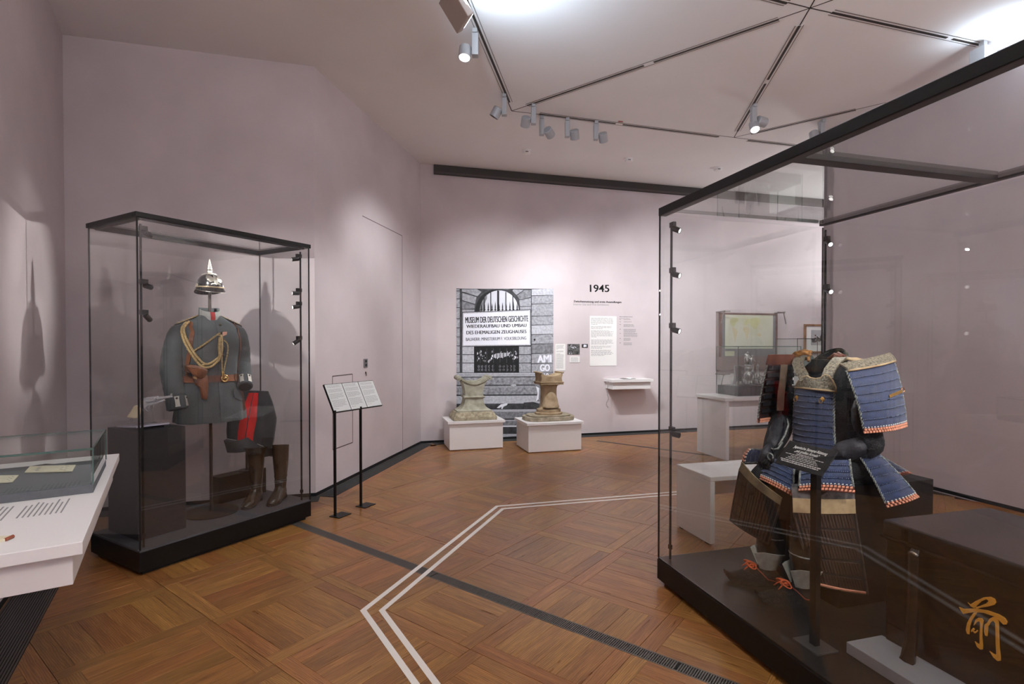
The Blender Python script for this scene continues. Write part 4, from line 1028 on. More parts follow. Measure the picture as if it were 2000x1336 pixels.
boot('brown riding boot with narrow upright shaft, nearest the lectern end of the case', LP(1.122, .228, LB), R(3), 0.0, 0.435)
# ------------------------------------------------------------------ text lectern by the angled wall
lc = thing('text_lectern', 'slim black two-legged lectern with three pale text panels, by the angled wall', 'lectern', (-1.437, 4.291, 0), R(63.2))
for x in (0.0, 0.297):
    obj('foot_plate', MB().bb(x - 0.03, x + 0.105, -0.075, 0.035, 0.0005, 0.006), FRAME, lc, bevel=0.001)
    obj('leg', MB().bb(x - 0.0085, x + 0.0085, -0.0085, 0.0085, 0.006, 0.862), FRAME, lc, bevel=0.001)
tl = R(63)
Mt = Matrix.Translation((-0.012, -0.006, 0.842)) @ Matrix.Rotation(tl, 4, 'X')   # local x along the panel, local y up the slope
obj('panel_tray', MB().prism([(0, 0), (0.585, 0), (0.585, 0.254), (0, 0.254)], -0.012, 0.0, M=Mt), FRAME, lc)
TXTP = mat('text_panel_pale', (206, 208, 206), 0.35)
for k in range(3):
    x0 = 0.006 + k * 0.1935; x1 = x0 + 0.186
    p_ = obj('text_panel', MB().prism([(x0, 0.008), (x1, 0.008), (x1, 0.249), (x0, 0.249)], 0.0, 0.003, M=Mt), TXTP, lc)
    mm = MB(); print_lines(mm, 17, 0, 0, -0.0, 0.15, 0.0, 1) if False else None
    mm = MB(); print_lines(mm, 26, 0, 0, 0.0082, 0.158, 0.0026, 20 + k, short={3: 0, 8: 0, 14: 0.5, 15: 0, 23: 0.6, 24: 0, 25: 0.3})
    mm.v = [tuple(Mt @ Vector((x0 + 0.014 + v[0], 0.236 + v[1], 0.0031 + v[2] * 0.4))) for v in mm.v]
    obj('printed_text', mm, INKG, p_, kind='stuff')

# ------------------------------------------------------------------ white blocks with the two stone fragments
def block(label, A, rz, W_, D, Hb):
    t = thing('white_pedestal', label, 'pedestal', A, rz)
    obj('body', MB().bb(0, W_, 0, D, 0.012, Hb - 0.032), WHITE, t, bevel=0.0015)
    obj('foot', MB().bb(0.006, W_ - 0.006, 0.006, D - 0.006, 0.0005, 0.012), mat('plinth_foot_oak', (120, 92, 66), 0.7), t)
    obj('top_board', MB().bb(-0.026, W_ + 0.026, -0.026, D + 0.026, Hb - 0.032, Hb), WHITE, t, bevel=0.0015)
    return t
BA, BB = Vector((-0.815, 6.912, 0)), Vector((0.211, 6.775, 0)); BRZ = R(15.6)
block('low white pedestal under the scroll-topped stone, nearer the corner', BA, BRZ, 0.72, 0.50, 0.384)
block('low white pedestal under the square-topped stone capital', BB, BRZ, 0.73, 0.55, 0.386)
STONE1 = mat('sandstone_green_grey', (178, 176, 160), 0.9, spec=0.2, c2=(140, 138, 120), vscale=9, bump=0.5, bscale=40)
STONE1B = mat('sandstone_base_rough', (180, 170, 146), 0.95, spec=0.2, c2=(136, 126, 104), vscale=22, bump=0.8, bscale=55)
STONE2 = mat('sandstone_brown', (172, 152, 124), 0.9, spec=0.2, c2=(136, 116, 90), vscale=9, bump=0.4, bscale=40)
STONE2B = mat('sandstone_grey_base', (168, 156, 136), 0.95, spec=0.2, c2=(130, 120, 102), vscale=14, bump=0.5, bscale=45)
Mw = Matrix.Translation(BA) @ Matrix.Rotation(BRZ, 4, 'Z')
s1 = thing('stone_fragment', 'green-grey carved stone with concave sides and scrolled saddle top, on the pedestal nearer the corner', 'stone', Mw @ Vector((0.355, 0.235, 0.384)), BRZ)
obj('base_slab', MB().add([(sx * a, sy * b, z) for a, b, z in ((0.292, 0.205, 0.0005), (0.294, 0.206, 0.04), (0.25, 0.165, 0.108)) for sx, sy in ((-1, -1), (1, -1), (1, 1), (-1, 1))], [(3, 2, 1, 0), (8, 9, 10, 11)] + [(o + i, o + (i + 1) % 4, o + 4 + (i + 1) % 4, o + 4 + i) for o in (0, 4) for i in range(4)]), STONE1B, s1, bevel=0.006)
prof = [(0.108, 0.232, .158), (0.124, 0.236, .160), (0.130, 0.218, .148), (0.150, 0.182, .132), (0.18, 0.152, .122), (0.22, 0.134, .116), (0.26, 0.126, .113), (0.29, 0.1235, .112), (0.33, 0.1235, .112), (0.37, 0.124, .113), (0.41, 0.128, .115), (0.45, 0.138, .118), (0.49, 0.154, .120), (0.515, 0.168, .122)]
m = MB(); vs = []; fs = []
for k, (z, a, b) in enumerate(prof):
    vs += [(-a, -b, z), (a, -b, z), (a, b, z), (-a, b, z)]
    if k: fs += [((k - 1) * 4 + i, (k - 1) * 4 + (i + 1) % 4, k * 4 + (i + 1) % 4, k * 4 + i) for i in range(4)]
fs += [(3, 2, 1, 0)]
# saddle-shaped top of the body
n = 20; top = []
def sad(x): return 0.470 + 0.062 * min(1.3, (abs(x) / 0.165)) ** 1.8
k = (len(prof) - 1) * 4
m.add(vs, fs)
m.slab([[Vector((-0.168 + 0.336 * i / n, y, sad(-0.168 + 0.336 * i / n) + 0.004)) for y in (-0.122, 0.122)] for i in range(n + 1)], 0.02)
obj('body', m, STONE1, s1, auto=35)
m = MB()
P = []
for i in range(n + 1):
    x = -0.20 + 0.40 * i / n; P.append([Vector((x, y, sad(x) + 0.030)) for y in (-0.134, 0.134)])
m.slab(P, 0.028)
obj('saddle_moulding', m, STONE1, s1, auto=40)
for sx in (-1, 1):
    m = MB(); m.lathe([(0.0, -0.136), (0.030, -0.136), (0.033, -0.12), (0.033, 0.12), (0.030, 0.136), (0, 0.136)], 22, M=Matrix.Translation((sx * 0.208, 0, sad(0.2) + 0.002)) @ Matrix.Rotation(pi / 2, 4, 'X'))
    sc = obj('scroll', m, STONE1, s1, auto=40)
    obj('scroll_eye', MB().lathe([(0.0, 0.0), (0.012, 0.0), (0.012, 0.006), (0, 0.009)], 14, M=Matrix.Translation((sx * 0.208, -0.136, sad(0.2) + 0.002)) @ Matrix.Rotation(pi / 2, 4, 'X')), STONE1, sc)
m = MB(); r = 0.017
sec_ = [(r * cos(a * pi / 6) , r * sin(a * pi / 6)) for a in range(12)]
lp_ = [(-0.126, -0.114), (0.126, -0.114), (0.126, 0.114), (-0.126, 0.114)]
m.grid([[Vector((x * (1 + c / 0.13), y * (1 + c / 0.115), 0.303 + d)) for c, d in sec_ + sec_[:1]] for x, y in lp_], closed_u=True); obj('waist_band', m, STONE1, s1, auto=50)

Mw2 = Matrix.Translation(BB) @ Matrix.Rotation(BRZ, 4, 'Z')
s2 = thing('stone_fragment', 'brown carved stone capital with round neck and broad cut-corner slab, under the AMI GO lettering', 'stone', Mw2 @ Vector((0.365, 0.265, 0.386)), BRZ)
oc = [(-0.345, -0.07), (-0.31, -0.15), (-0.22, -0.205), (0.20, -0.205), (0.30, -0.15), (0.345, -0.06), (0.345, 0.10), (0.29, 0.19), (0.18, 0.215), (-0.20, 0.215), (-0.30, 0.17), (-0.345, 0.09)]
obj('base_slab', MB().prism(oc, 0.0005, 0.055), STONE2B, s2, bevel=0.008)
obj('slab_step', MB().prism([(x * .86, y * .86) for x, y in oc], 0.055, 0.075), STONE2B, s2, bevel=0.015, segs=3)
m = MB(); m.lathe([(0.185, 0.074), (0.187, 0.10), (0.165, 0.107), (0.162, 0.116), (0.166, 0.128), (0.160, 0.146), (0.140, 0.154), (0.132, 0.160), (0.124, 0.175), (0.122, 0.18)], 40, sx=1.0, sy=0.92); obj('round_base', m, STONE2, s2, auto=40)
m = MB(); P = []
for i in range(48):
    th = 2 * pi * i / 48; col_p = []
    for k in range(15):
        t = k / 14; z = 0.165 + 0.305 * t
        ex = 1.0 - 0.72 * min(1, t * 1.6) if t < 0.6 else 0.28
        rr = 0.122 - 0.030 * sin(min(1, t / 0.8) * pi / 2) + (0.016 * max(0, (t - 0.8) / 0.2) ** 2)
        c_, s_ = cos(th), sin(th)
        col_p.append(Vector((rr * math.copysign(abs(c_) ** max(0.28, ex), c_), rr * 0.95 * math.copysign(abs(s_) ** max(0.28, ex), s_), z)))
    P.append(col_p)
m.grid(P, closed_u=True); obj('neck', m, STONE2, s2, auto=50)
P = []
for i in range(13):
    u = -1 + 2 * i / 12; row = []
    for k in range(9):
        v = k / 8; z = 0.168 + v * 0.20 * (1 - u * u) ** 0.55 + 0.001 * k
        row.append(Vector((u * (0.102 - 0.012 * v), -0.118 + 0.030 * v - 0.016 * (1 - u * u) * (1 - v), z)))
    P.append(row)
obj('arched_tongue', MB().slab(P, -0.02), STONE2, s2, auto=50)
m = MB()
for a, z0, z1 in ((0.118, 0.468, 0.476), (0.160, 0.476, 0.500), (0.166, 0.500, 0.512), (0.150, 0.512, 0.520)): m.bb(-a, a, -a * .92, a * .92, z0, z1)
obj('capital_moulding', m, STONE2, s2, bevel=0.004)
m = MB(); P = []
for i in range(17):
    x = -0.15 + 0.30 * i / 16; e = abs(x) / 0.15
    P.append([(x, 0.588 + 0.045 * e ** 2.2)])
poly = [(-0.146, 0.519), (0.146, 0.519), (0.140, 0.56), (0.150, 0.60)] + [(q[0][0], q[0][1]) for q in P[::-1]] + [(-0.150, 0.60), (-0.140, 0.56)]
m.prism(poly, -0.135, 0.135, M=Matrix.Rotation(pi / 2, 4, 'X')); obj('capital_block', m, STONE2, s2, bevel=0.003)
for sx in (-1, 1):
    obj('horn', MB().bb(sx * 0.152 - 0.018, sx * 0.152 + 0.018, -0.142, 0.142, 0.626, 0.645), STONE2, s2, bevel=0.006)

# ------------------------------------------------------------------ poster on the back wall
WF = frame4(W3, E1, (0, 0, 1)); WFI = WF.inverted()
def bw(px, py):
    p = WFI @ onwall(px, py, W3, 15.4); return p.x, p.y
def zz8(x, y): return bw(860 + x / 4.308, 550 + y / 4.308)
def paper(name, g, var=0.12, sc=9, b=1.0):
    return mat(name, (g * 0.985, g * 0.99, min(255, g * 1.03)), 0.55, spec=0.25, var=var, vscale=sc, stretch=(1, 1, b))
PG = {k: paper('poster_grey_%s' % k, g, v, s_, b_) for k, g, v, s_, b_ in (('black', 34, .2, 20, 1), ('dark', 66, .35, 14, 1), ('mid', 128, .30, 26, 1.8), ('stone', 158, .24, 30, 1.6), ('light', 184, .16, 32, 1.6), ('streak', 142, .4, 24, .25), ('sky', 208, .05, 6, 1), ('white', 234, .02, 8, 1))}
PL = list(PG.values()); PK = {k: i for i, k in enumerate(PG)}
poster = thing('poster', 'large black-and-white photo poster of a stone facade with a museum signboard', 'poster', (0, 0, 0))
poster.matrix_world = WF
s0, z1 = bw(891.3, 564); s1_, z1b = bw(1080.7, 566)
obj('sheet', MB().prism([(s0, 0.034), (s1_, 0.034), (s1_, 2.197), (s0, 2.197)], 0.0004, 0.002), PG['mid'], poster)
pr = MB()
def pp(pts, k, layer):
    q = [zz8(*p) for p in pts]; q = [(min(max(a, s0), s1_), max(b, 0.036)) for a, b in q]
    z = 0.0021 + layer * 0.00025
    pr.add([(a, b, z) for a, b in q], [tuple(range(len(q)))], mi=PK[k])
def rect(x0, y0, x1, y1, k, l): pp([(x0, y0), (x1, y0), (x1, y1), (x0, y1)], k, l)
rnd = random.Random(11)
# stone courses at the sides
ys = [60, 118, 188, 290, 365, 445, 525, 605, 690, 766]
rect(765, 60, 955, 770, 'black', 1)
for i in range(len(ys) - 1):
    y0, y1 = ys[i], ys[i + 1]; pp([(768, y0 + 5), (952, y0 - 2), (952, y1 - 5), (768, y1 - 1)], ('light', 'stone', 'stone', 'stone', 'light', 'stone', 'mid', 'stone', 'stone')[i], 2)
rect(130, 60, 182, 770, 'dark', 1)
ys2 = [60, 78, 145, 218, 312, 388, 465, 540, 612, 684, 766]
for i in range(len(ys2) - 1): rect(134, ys2[i] + 4, 163, ys2[i + 1] - 3, 'stone', 2)
for x0, x1 in ((184, 286), (660, 764)):
    rect(x0, 540, x1, 768, 'black', 1)
    for y0, y1 in ((546, 612), (618, 682), (688, 764)): rect(x0 + 2, y0, x1 - 3, y1, 'light' if x0 < 300 else 'stone', 2)
# voussoirs round the arch
rect(182, 60, 766, 262, 'dark', 1)
for q, k in (([(182, 64), (308, 64), (346, 86), (312, 124), (205, 88), (182, 84)], 'stone'), ([(184, 96), (304, 130), (292, 188), (184, 156)], 'stone'), ([(184, 164), (290, 196), (288, 228), (184, 230)], 'mid'), ([(184, 236), (286, 236), (286, 254), (184, 256)], 'stone'),
             ([(614, 66), (702, 70), (640, 112), (606, 78)], 'stone'), ([(710, 70), (762, 72), (762, 130), (668, 152), (646, 118)], 'mid'), ([(664, 158), (762, 138), (762, 206), (670, 208)], 'stone'), ([(670, 214), (762, 212), (762, 236), (672, 240)], 'stone'), ([(330, 62), (590, 62), (560, 66), (470, 60), (390, 66)], 'mid')): pp(q, k, 2)
arc = [(480 + 186 * cos(pi - pi * i / 24), 250 - 184 * sin(pi * i / 24)) for i in range(25)]
pp(arc, 'black', 3)
arc2 = [(496 + 164 * cos(pi - pi * i / 24), 250 - 176 * sin(pi * i / 24)) for i in range(25)]
pp(arc2, 'sky', 4)
pp([(332, 250), (340, 190), (366, 140), (392, 108), (392, 140), (372, 190), (366, 250)], 'mid', 5)
for x, w_ in ((368, 8), (424, 8), (486, 17), (551, 8), (610, 8)):
    rect(x - w_ / 2, 76 + abs(x - 490) ** 1.7 / 90, x + w_ / 2, 250, 'black', 6)
for x in (344, 372, 403, 434, 462, 494, 523, 554, 585, 615, 646):
    pp([(x - 5, 215), (x, 165 + (x % 3) * 8), (x + 5, 215), (x + 3, 250), (x - 3, 250)], 'black', 7)
    pp([(x - 10, 236), (x, 228), (x + 10, 236), (x, 246)], 'black', 8)
# window with grille below the board
rect(286, 540, 662, 768, 'black', 3)
for k in range(70):
    x = rnd.uniform(304, 645); y = rnd.uniform(585, 672); a = rnd.uniform(3, 9)
    if not (430 < x < 580 and y > 640): pp([(x, y), (x + a, y - a * 1.3), (x + a * 1.7, y + a * .4), (x + a * .6, y + a * 1.6)], rnd.choice(('light', 'white', 'mid')), 4)
pp([(440, 622), (470, 604), (575, 598), (578, 622), (520, 640), (444, 640)], 'light', 5)
for k in range(13):
    x = 306 + k * 28; rect(x - 3, 562, x + 3, 760, 'dark' if k % 2 else 'black', 6)
rect(290, 684, 660, 696, 'black', 7)
for k in range(11):
    if k in (5,): continue
    x = 322 + k * 30
    for y in (714, 742): pp([(x - 9, y), (x - 4, y - 11), (x + 5, y - 9), (x + 9, y), (x + 3, y + 11), (x - 6, y + 9)], 'mid', 5); pp([(x - 5, y), (x, y - 6), (x + 5, y), (x, y + 6)], 'black', 6)
# signboard
pp([(184, 258), (762, 234), (764, 541), (180, 549)], 'black', 9)
pp([(188, 262), (757, 239), (759, 536), (184, 544)], 'light', 10)
pp([(196, 270), (749, 248), (751, 528), (192, 536)], 'white', 11)
# ledges below
bands = [(768, 798, 'light'), (798, 806, 'dark'), (806, 868, 'streak'), (868, 876, 'black'), (876, 892, 'stone'), (892, 950, 'streak'), (950, 960, 'black'), (960, 1026, 'light'), (1026, 1076, 'dark'), (1076, 1094, 'light'), (1094, 1152, 'mid'), (1152, 1164, 'dark'), (1164, 1172, 'light'), (1172, 1212, 'mid'), (1212, 1222, 'white'), (1222, 1232, 'dark'), (1232, 1282, 'dark'), (1282, 1500, 'light')]
for y0, y1, k in bands: pp([(134, y0 + 2), (952, y0 - 2), (952, y1 - 2), (134, y1 + 2)], k, 3)
for y0, y1 in ((780, 783), (790, 793), (880, 882), (1083, 1085)): rect(134, y0, 952, y1, 'mid', 4)
pp([(800, 775), (952, 770), (952, 1090), (830, 1090), (836, 1010), (800, 1000), (832, 900), (796, 880)], 'mid', 4)
pp([(804, 880), (832, 895), (826, 990), (802, 1008), (818, 940)], 'white', 5)
pp([(590, 872), (625, 860), (640, 874), (612, 884)], 'light', 5)
pp([(474, 1062), (510, 1032), (568, 1022), (560, 1040), (532, 1052), (522, 1072), (512, 1070), (514, 1052), (496, 1064)], 'white', 5)
pp([(700, 1018), (780, 1012), (826, 1024), (700, 1030)], 'dark', 5)
for k in range(40):
    x = rnd.uniform(195, 940); y = rnd.choice((rnd.uniform(550, 760), rnd.uniform(300, 600))); 
    if 186 < x < 764 and y < 545 or 284 < x < 664: continue
    a = rnd.uniform(2, 4); pp([(x, y), (x + a, y - a), (x + a * 1.6, y + a), (x, y + a * 1.5)], 'black', 4)
pp([(784, 486), (794, 478), (802, 488), (792, 504)], 'black', 4)
obj('print', pr, PL, poster, fixn=False)
SIGNINK = mat('sign_lettering_black', (36, 36, 40), 0.6)
def wall_text(name, body, x0, y0, x1, y1, conv, m_, parent, off, bold=0.0, fit=True, base=None, fat=0.0):
    """text whose box runs from (x0, ybottom=y1) to x1 with cap height y1-y0, in picture units turned into wall units"""
    a = conv(x0, y1); b = conv(x1, base if base is not None else y1); c = conv(x0, y0)
    o = text(name, body, 1.0, m_, parent, None, 'LEFT', 1.0, 1.0, 0.0, 0.0, None, bold)
    xs = [v.co.x for v in o.data.vertices]; ysv = [v.co.y for v in o.data.vertices]
    wd = max(xs) - min(xs); ch = 0.72
    sx = hypot(b[0] - a[0], b[1] - a[1]) / wd; sy = (c[1] - a[1]) / ch
    an = atan2(b[1] - a[1], b[0] - a[0])
    o.data.transform(Matrix.Translation((-min(xs), 0, 0))); o.data.transform(Matrix.Diagonal((sx, sy, 1, 1)))
    if fat:      # heavier strokes: the outline once more, shifted a little
        bm = bmesh.new(); bm.from_mesh(o.data); base_ = bm.verts[:] + bm.edges[:] + bm.faces[:]
        for k in (1, 2, 3):
            g = bmesh.ops.duplicate(bm, geom=base_)
            bmesh.ops.translate(bm, verts=[e for e in g['geom'] if isinstance(e, bmesh.types.BMVert)], vec=(fat * k / 3, 0, 0.00002 * k))
        bm.to_mesh(o.data); bm.free()
    o.matrix_local = Matrix.Translation((a[0], a[1], off)) @ Matrix.Rotation(an, 4, 'Z')
    return o
TO = 0.0021 + 13 * 0.00025
wall_text('lettering', 'MUSEUM DER DEUTSCHEN GESCHICHTE', 210, 297, 737, 350, zz8, SIGNINK, poster, TO, 0.0, base=335, fat=.0055)
wall_text('lettering', 'WIEDERAUFBAU UND UMBAU', 218, 362, 722, 391, zz8, SIGNINK, poster, TO, 0.0, base=381, fat=.005)
wall_text('lettering', 'DES EHEMALIGEN ZEUGHAUSES', 219, 414, 722, 444, zz8, SIGNINK, poster, TO, 0.0, base=433, fat=.005)
wall_text('lettering', 'BAUHERR: MINISTERIUM F. VOLKSBILDUNG', 215, 472, 721, 500, zz8, SIGNINK, poster, TO, -0.004, base=488, fat=.0022)
CHALK = PG['white']
wall_text('lettering', 'AMI', 815, 618, 930, 682, zz8, CHALK, poster, 0.0021 + 6 * .00025, 0.01, base=678, fat=.012)
wall_text('lettering', 'GO', 836, 694, 916, 752, zz8, CHALK, poster, 0.0021 + 6 * .00025, 0.01, base=752, fat=.012)
wall_text('lettering', 'HO', 850, 770, 915, 826, zz8, CHALK, poster, 0.0021 + 6 * .00025, 0.01, base=826)

# ------------------------------------------------------------------ wall headings and text panels
idw = lambda x, y: bw(x, y)
def wl(o):
    o.parent = wall_back; o.matrix_basis = WF @ o.matrix_basis; return o
wl(wall_text('lettering', '1945', 1152, 555.5, 1189.5, 570, idw, INK, None, 0.0008, 0.006, base=570.2, fat=.006))
wl(wall_text('lettering', 'Zwischennutzung und erste Ausstellungen', 1120, 586.5, 1213.5, 590.3, idw, INK, None, 0.0008, 0.012, base=591.9, fat=.0025))
wl(wall_text('lettering', 'Interim Use and First Exhibitions', 1120, 592.3, 1189, 596.2, idw, INKG, None, 0.0008, 0.006, base=597.0))
def board(name, label, cat, x0, y0, x1, y1, th=0.006, m_=WHITEM):
    a = bw(x0, y0); b = bw(x1, y1); t = thing(name, label, cat); t.matrix_world = WF
    obj('board', MB().prism([(a[0], b[1]), (b[0], b[1]), (b[0], a[1]), (a[0], a[1])], 0.0006, th), m_, t, bevel=0.001)
    return t, a[0], a[1], b[0] - a[0], a[1] - b[1]
tp, x, y, W_, Hh = board('info_board', 'tall white text panel under the heading 1945 on the back wall', 'text panel', 1152, 617.3, 1204, 714.2)
def lines(t, x0, y0, rows, dy, wmax, hgt, seed, off, mt=INK, short={}):
    mm = MB(); print_lines(mm, rows, x0, y0, dy, wmax, hgt, seed, 0.0004, short); mm.v = [(a, b, c + off) for a, b, c in mm.v]
    return obj('printed_text', mm, mt, t, kind='stuff')
lines(tp, x + W_ * .04, y - Hh * .045, 37, Hh * 0.0208, W_ * .84, Hh * .0065, 5, 0.0062, INKG, {7: 0, 6: .3, 8: .9, 11: 0, 10: .5, 12: .8, 18: .25, 19: 0, 20: 0, 21: .95, 25: .7, 26: 0, 27: .9, 29: .5, 30: 0, 36: .6})
tl_ = lines(wall_back, 0, 0, 1, 1, 0.01, 0.001, 1, 0, INKG); bpy.data.objects.remove(tl_)
mm = MB(); a = bw(1210, 618); b = bw(1246, 676); W_ = b[0] - a[0]; Hh = a[1] - b[1]
print_lines(mm, 1, a[0], a[1] - 0.01, .02, W_ * .7, .010, 2, .0005); print_lines(mm, 1, a[0], a[1] - 0.035, .02, W_ * .62, .006, 3, .0005)
for k, (yy, n_) in enumerate(((0.11, 1), (0.19, 1), (0.28, 3), (0.44, 4), (0.58, 4), (0.75, 3), (0.90, 3))):
    print_lines(mm, 1, a[0], a[1] - Hh * yy, .02, W_ * .09, .008, 8 + k, .0005); print_lines(mm, n_, a[0] + W_ * .22, a[1] - Hh * yy, .0155, W_ * (.4 + .1 * (k % 5)), .007, 30 + k, .0005)
mm.v = [tuple(WF @ Vector((v[0], v[1], v[2] + 0.0004))) for v in mm.v]
obj('printed_timeline', mm, INKG, wall_back, kind='stuff')
tp, x, y, W_, Hh = board('info_board', 'narrow white text panel between the poster and the small photographs', 'text panel', 1084.5, 672, 1104, 724)
lines(tp, x + W_ * .08, y - Hh * .06, 26, Hh * .034, W_ * .78, Hh * .012, 15, 0.0062, INKG, {4: .3, 5: 0, 8: 0, 9: .5})
ph, x, y, W_, Hh = board('photograph', 'small black-and-white photograph of rubble and a crowd on the back wall', 'photograph', 1108, 672, 1132, 692.3, 0.006, mat('photo_grey', (120, 120, 120), 0.5, c2=(30, 30, 30), vscale=16))
m = MB(); rnd = random.Random(4)
for k in range(34):
    u, v = rnd.uniform(.03, .86), rnd.uniform(.06, .9); l = rnd.uniform(.04, .14)
    m.add([(x + W_ * u, y - Hh * v, .0064), (x + W_ * (u + l), y - Hh * (v + .02), .0064), (x + W_ * (u + l * .9), y - Hh * (v + .07), .0064), (x + W_ * (u + .02), y - Hh * (v + .06), .0064)], [(0, 1, 2, 3)], mi=rnd.choice((0, 1, 1)))
obj('print', m, [PG['white'], PG['black']], ph)
tp, x, y, W_, Hh = board('caption_card', 'small white caption card under the photograph of rubble', 'caption', 1112.5, 696.5, 1132, 708)
lines(tp, x + W_ * .1, y - Hh * .2, 6, Hh * .13, W_ * .8, Hh * .045, 25, 0.0062, INKG)
ph, x, y, W_, Hh = board('photograph', 'tiny dark photograph beside the tall white text panel', 'photograph', 1136, 672, 1148, 679, 0.006, PG['dark'])
m = MB(); 
for u, v, a_, b_ in ((.45, .5, .14, .38), (.66, .5, .12, .3), (.33, .55, .06, .25)): m.lathe([(0, 0), (1, 0), (0, .01)], 10, M=Matrix.Translation((x + W_ * u, y - Hh * v, .0063)) @ Matrix.Diagonal((W_ * a_, Hh * b_, .02, 1)))
obj('print', m, PG['white'], ph)

# white wall shelf with booklet hung on a cord
a = bw(1176, 742)
sh = thing('wall_shelf', 'white box shelf on the back wall with a booklet on top', 'shelf'); sh.matrix_world = WF
sx0, sw, sd, zt = a[0] + 0.03, 0.69, 0.29, 0.865
obj('top_board', MB().prism([(sx0, zt - 0.042), (sx0 + sw, zt - 0.042), (sx0 + sw, zt), (sx0, zt)], 0.0005, sd), WHITE, sh, bevel=0.0015)
obj('box', MB().prism([(sx0 + .03, zt - 0.15), (sx0 + sw - .03, zt - 0.15), (sx0 + sw - .03, zt - 0.042), (sx0 + .03, zt - 0.042)], 0.0005, sd - .035), WHITE, sh, bevel=0.0015)
bk = thing('booklet', 'thin open booklet lying on the white wall shelf', 'booklet'); bk.matrix_world = WF
for k, s_ in enumerate((-1, 1)):
    P = [[Vector((sx0 + .33 + s_ * .105 * i / 5, zt + 0.003 + 0.012 * sin(pi * i / 5) * (1 if k else .6), 0.08 + .15 * j)) for j in (0, 1)] for i in range(6)]
    obj('page', MB().slab(P, 0.002), WHITEM if k else mat('booklet_grey', (120, 116, 112), .6), bk, auto=40)
cordp = [(sx0 + 0.015, zt - 0.15 + 0.02 * 0, 0.20)]
m = MB(); pts = [(sx0 - 0.012, zt - 0.02, 0.16)] + [(sx0 - 0.014 + 0.022 * sin(k * 1.1) * (0.3 + k / 20), zt - 0.05 - 0.032 * k, 0.16 + 0.008 * cos(k)) for k in range(13)]
m.tube(pts, 0.0025, 6); m.tube([(p[0] + 0.016 * cos(k * 1.3), p[1], p[2] + .004) for k, p in enumerate(pts)], 0.002, 6)
obj('cord', m, mat('cord_grey', (130, 124, 122), .7), sh, smooth=True)

# ------------------------------------------------------------------ map board behind a glass sheet, framed picture
OAKF = mat('frame_oak', (150, 108, 70), 0.5, c2=(118, 80, 48), vscale=20, stretch=(1, 1, 6))
WALN = mat('frame_brown_wood', (104, 70, 52), 0.5, c2=(78, 50, 38), vscale=14)
mp_ = thing('wall_map', 'old pale world map mounted on a brown board behind a standoff glass sheet', 'map'); mp_.matrix_world = WF
a = bw(1398, 610.6); b = bw(1513, 721.5); X0, X1, Z0, Z1 = a[0], b[0], b[1], a[1]
obj('back_board', MB().prism([(X0, Z0), (X1, Z0), (X1, Z1), (X0, Z1)], 0.001, 0.045), mat('board_taupe', (128, 116, 112), .6), mp_, bevel=.002)
fx0 = bw(1404, 0)[0]; zm = bw(1450, 696)[1]
for q in ((fx0, zm, fx0 + .05, Z1), (X1 - .035, zm, X1, Z1), (fx0, Z1 - .03, X1, Z1)): obj('frame_strip', MB().prism([(q[0], q[1]), (q[2], q[1]), (q[2], q[3]), (q[0], q[3])], 0.045, 0.062), WALN, mp_, bevel=.002)
obj('lower_panel', MB().prism([(X0 + .005, Z0 + .005), (X1 - .005, Z0 + .005), (X1 - .005, zm), (X0 + .005, zm)], 0.045, 0.052), mat('panel_brown_pink', (122, 100, 94), .6, var=.05), mp_)
obj('mat_board', MB().prism([(fx0 + .05, zm), (X1 - .035, zm), (X1 - .035, Z1 - .03), (fx0 + .05, Z1 - .03)], 0.045, 0.050), mat('mat_grey_blue', (112, 114, 118), .6), mp_)
ms0 = bw(1416, 0)[0]; ms1 = bw(1509.6, 0)[0]; mz1 = bw(1460, 614)[1]; mz0 = bw(1460, 681)[1]; mW = ms1 - ms0; mH = mz1 - mz0
obj('map_sheet', MB().prism([(ms0, mz0), (ms1, mz0), (ms1, mz1), (ms0, mz1)], 0.050, 0.053), mat('map_paper', (214, 216, 198), .7, c2=(204, 204, 176), vscale=3), mp_)
def mblob(pts, layer): return [(ms0 + mW * x, mz1 - mH * y, 0.0532 + layer * .0002) for x, y in pts]
cont = [[(.09, .16), (.16, .10), (.26, .12), (.27, .20), (.22, .25), (.20, .32), (.16, .36), (.13, .34), (.10, .27)], [(.15, .36), (.18, .40), (.22, .44), (.25, .50), (.24, .58), (.22, .66), (.21, .80), (.20, .82), (.18, .66), (.16, .52), (.15, .44)],
        [(.38, .26), (.41, .18), (.46, .12), (.50, .14), (.51, .24), (.47, .28), (.44, .32), (.40, .34)], [(.36, .40), (.40, .37), (.47, .38), (.50, .44), (.49, .52), (.47, .60), (.46, .70), (.44, .72), (.42, .62), (.41, .54), (.37, .48)],
        [(.51, .14), (.60, .10), (.70, .11), (.73, .18), (.70, .28), (.66, .34), (.66, .44), (.62, .40), (.60, .46), (.57, .38), (.53, .34), (.51, .26)], [(.66, .56), (.72, .54), (.75, .60), (.72, .66), (.67, .64)]]
m = MB()
for i, c_ in enumerate(cont): m.add(mblob(c_, 0), [tuple(range(len(c_)))], mi=i % 2)
obj('continents', m, [mat('map_yellow', (204, 204, 150), .7, var=.06, vscale=8), mat('map_ochre', (212, 200, 160), .7, var=.06, vscale=8)], mp_)
m = MB(); rnd = random.Random(9)
for k in range(46):
    cx_, cy_ = rnd.choice(((.43, .22), (.41, .46), (.16, .40), (.46, .3))); u, v = rnd.gauss(cx_, .03), rnd.gauss(cy_, .05); e_ = rnd.uniform(.004, .009)
    m.add(mblob([(u, v), (u + e_, v + .003), (u + e_, v + e_ * 1.4), (u, v + e_)], 2), [(0, 1, 2, 3)])
obj('map_marks', m, INKG, mp_, kind='stuff')
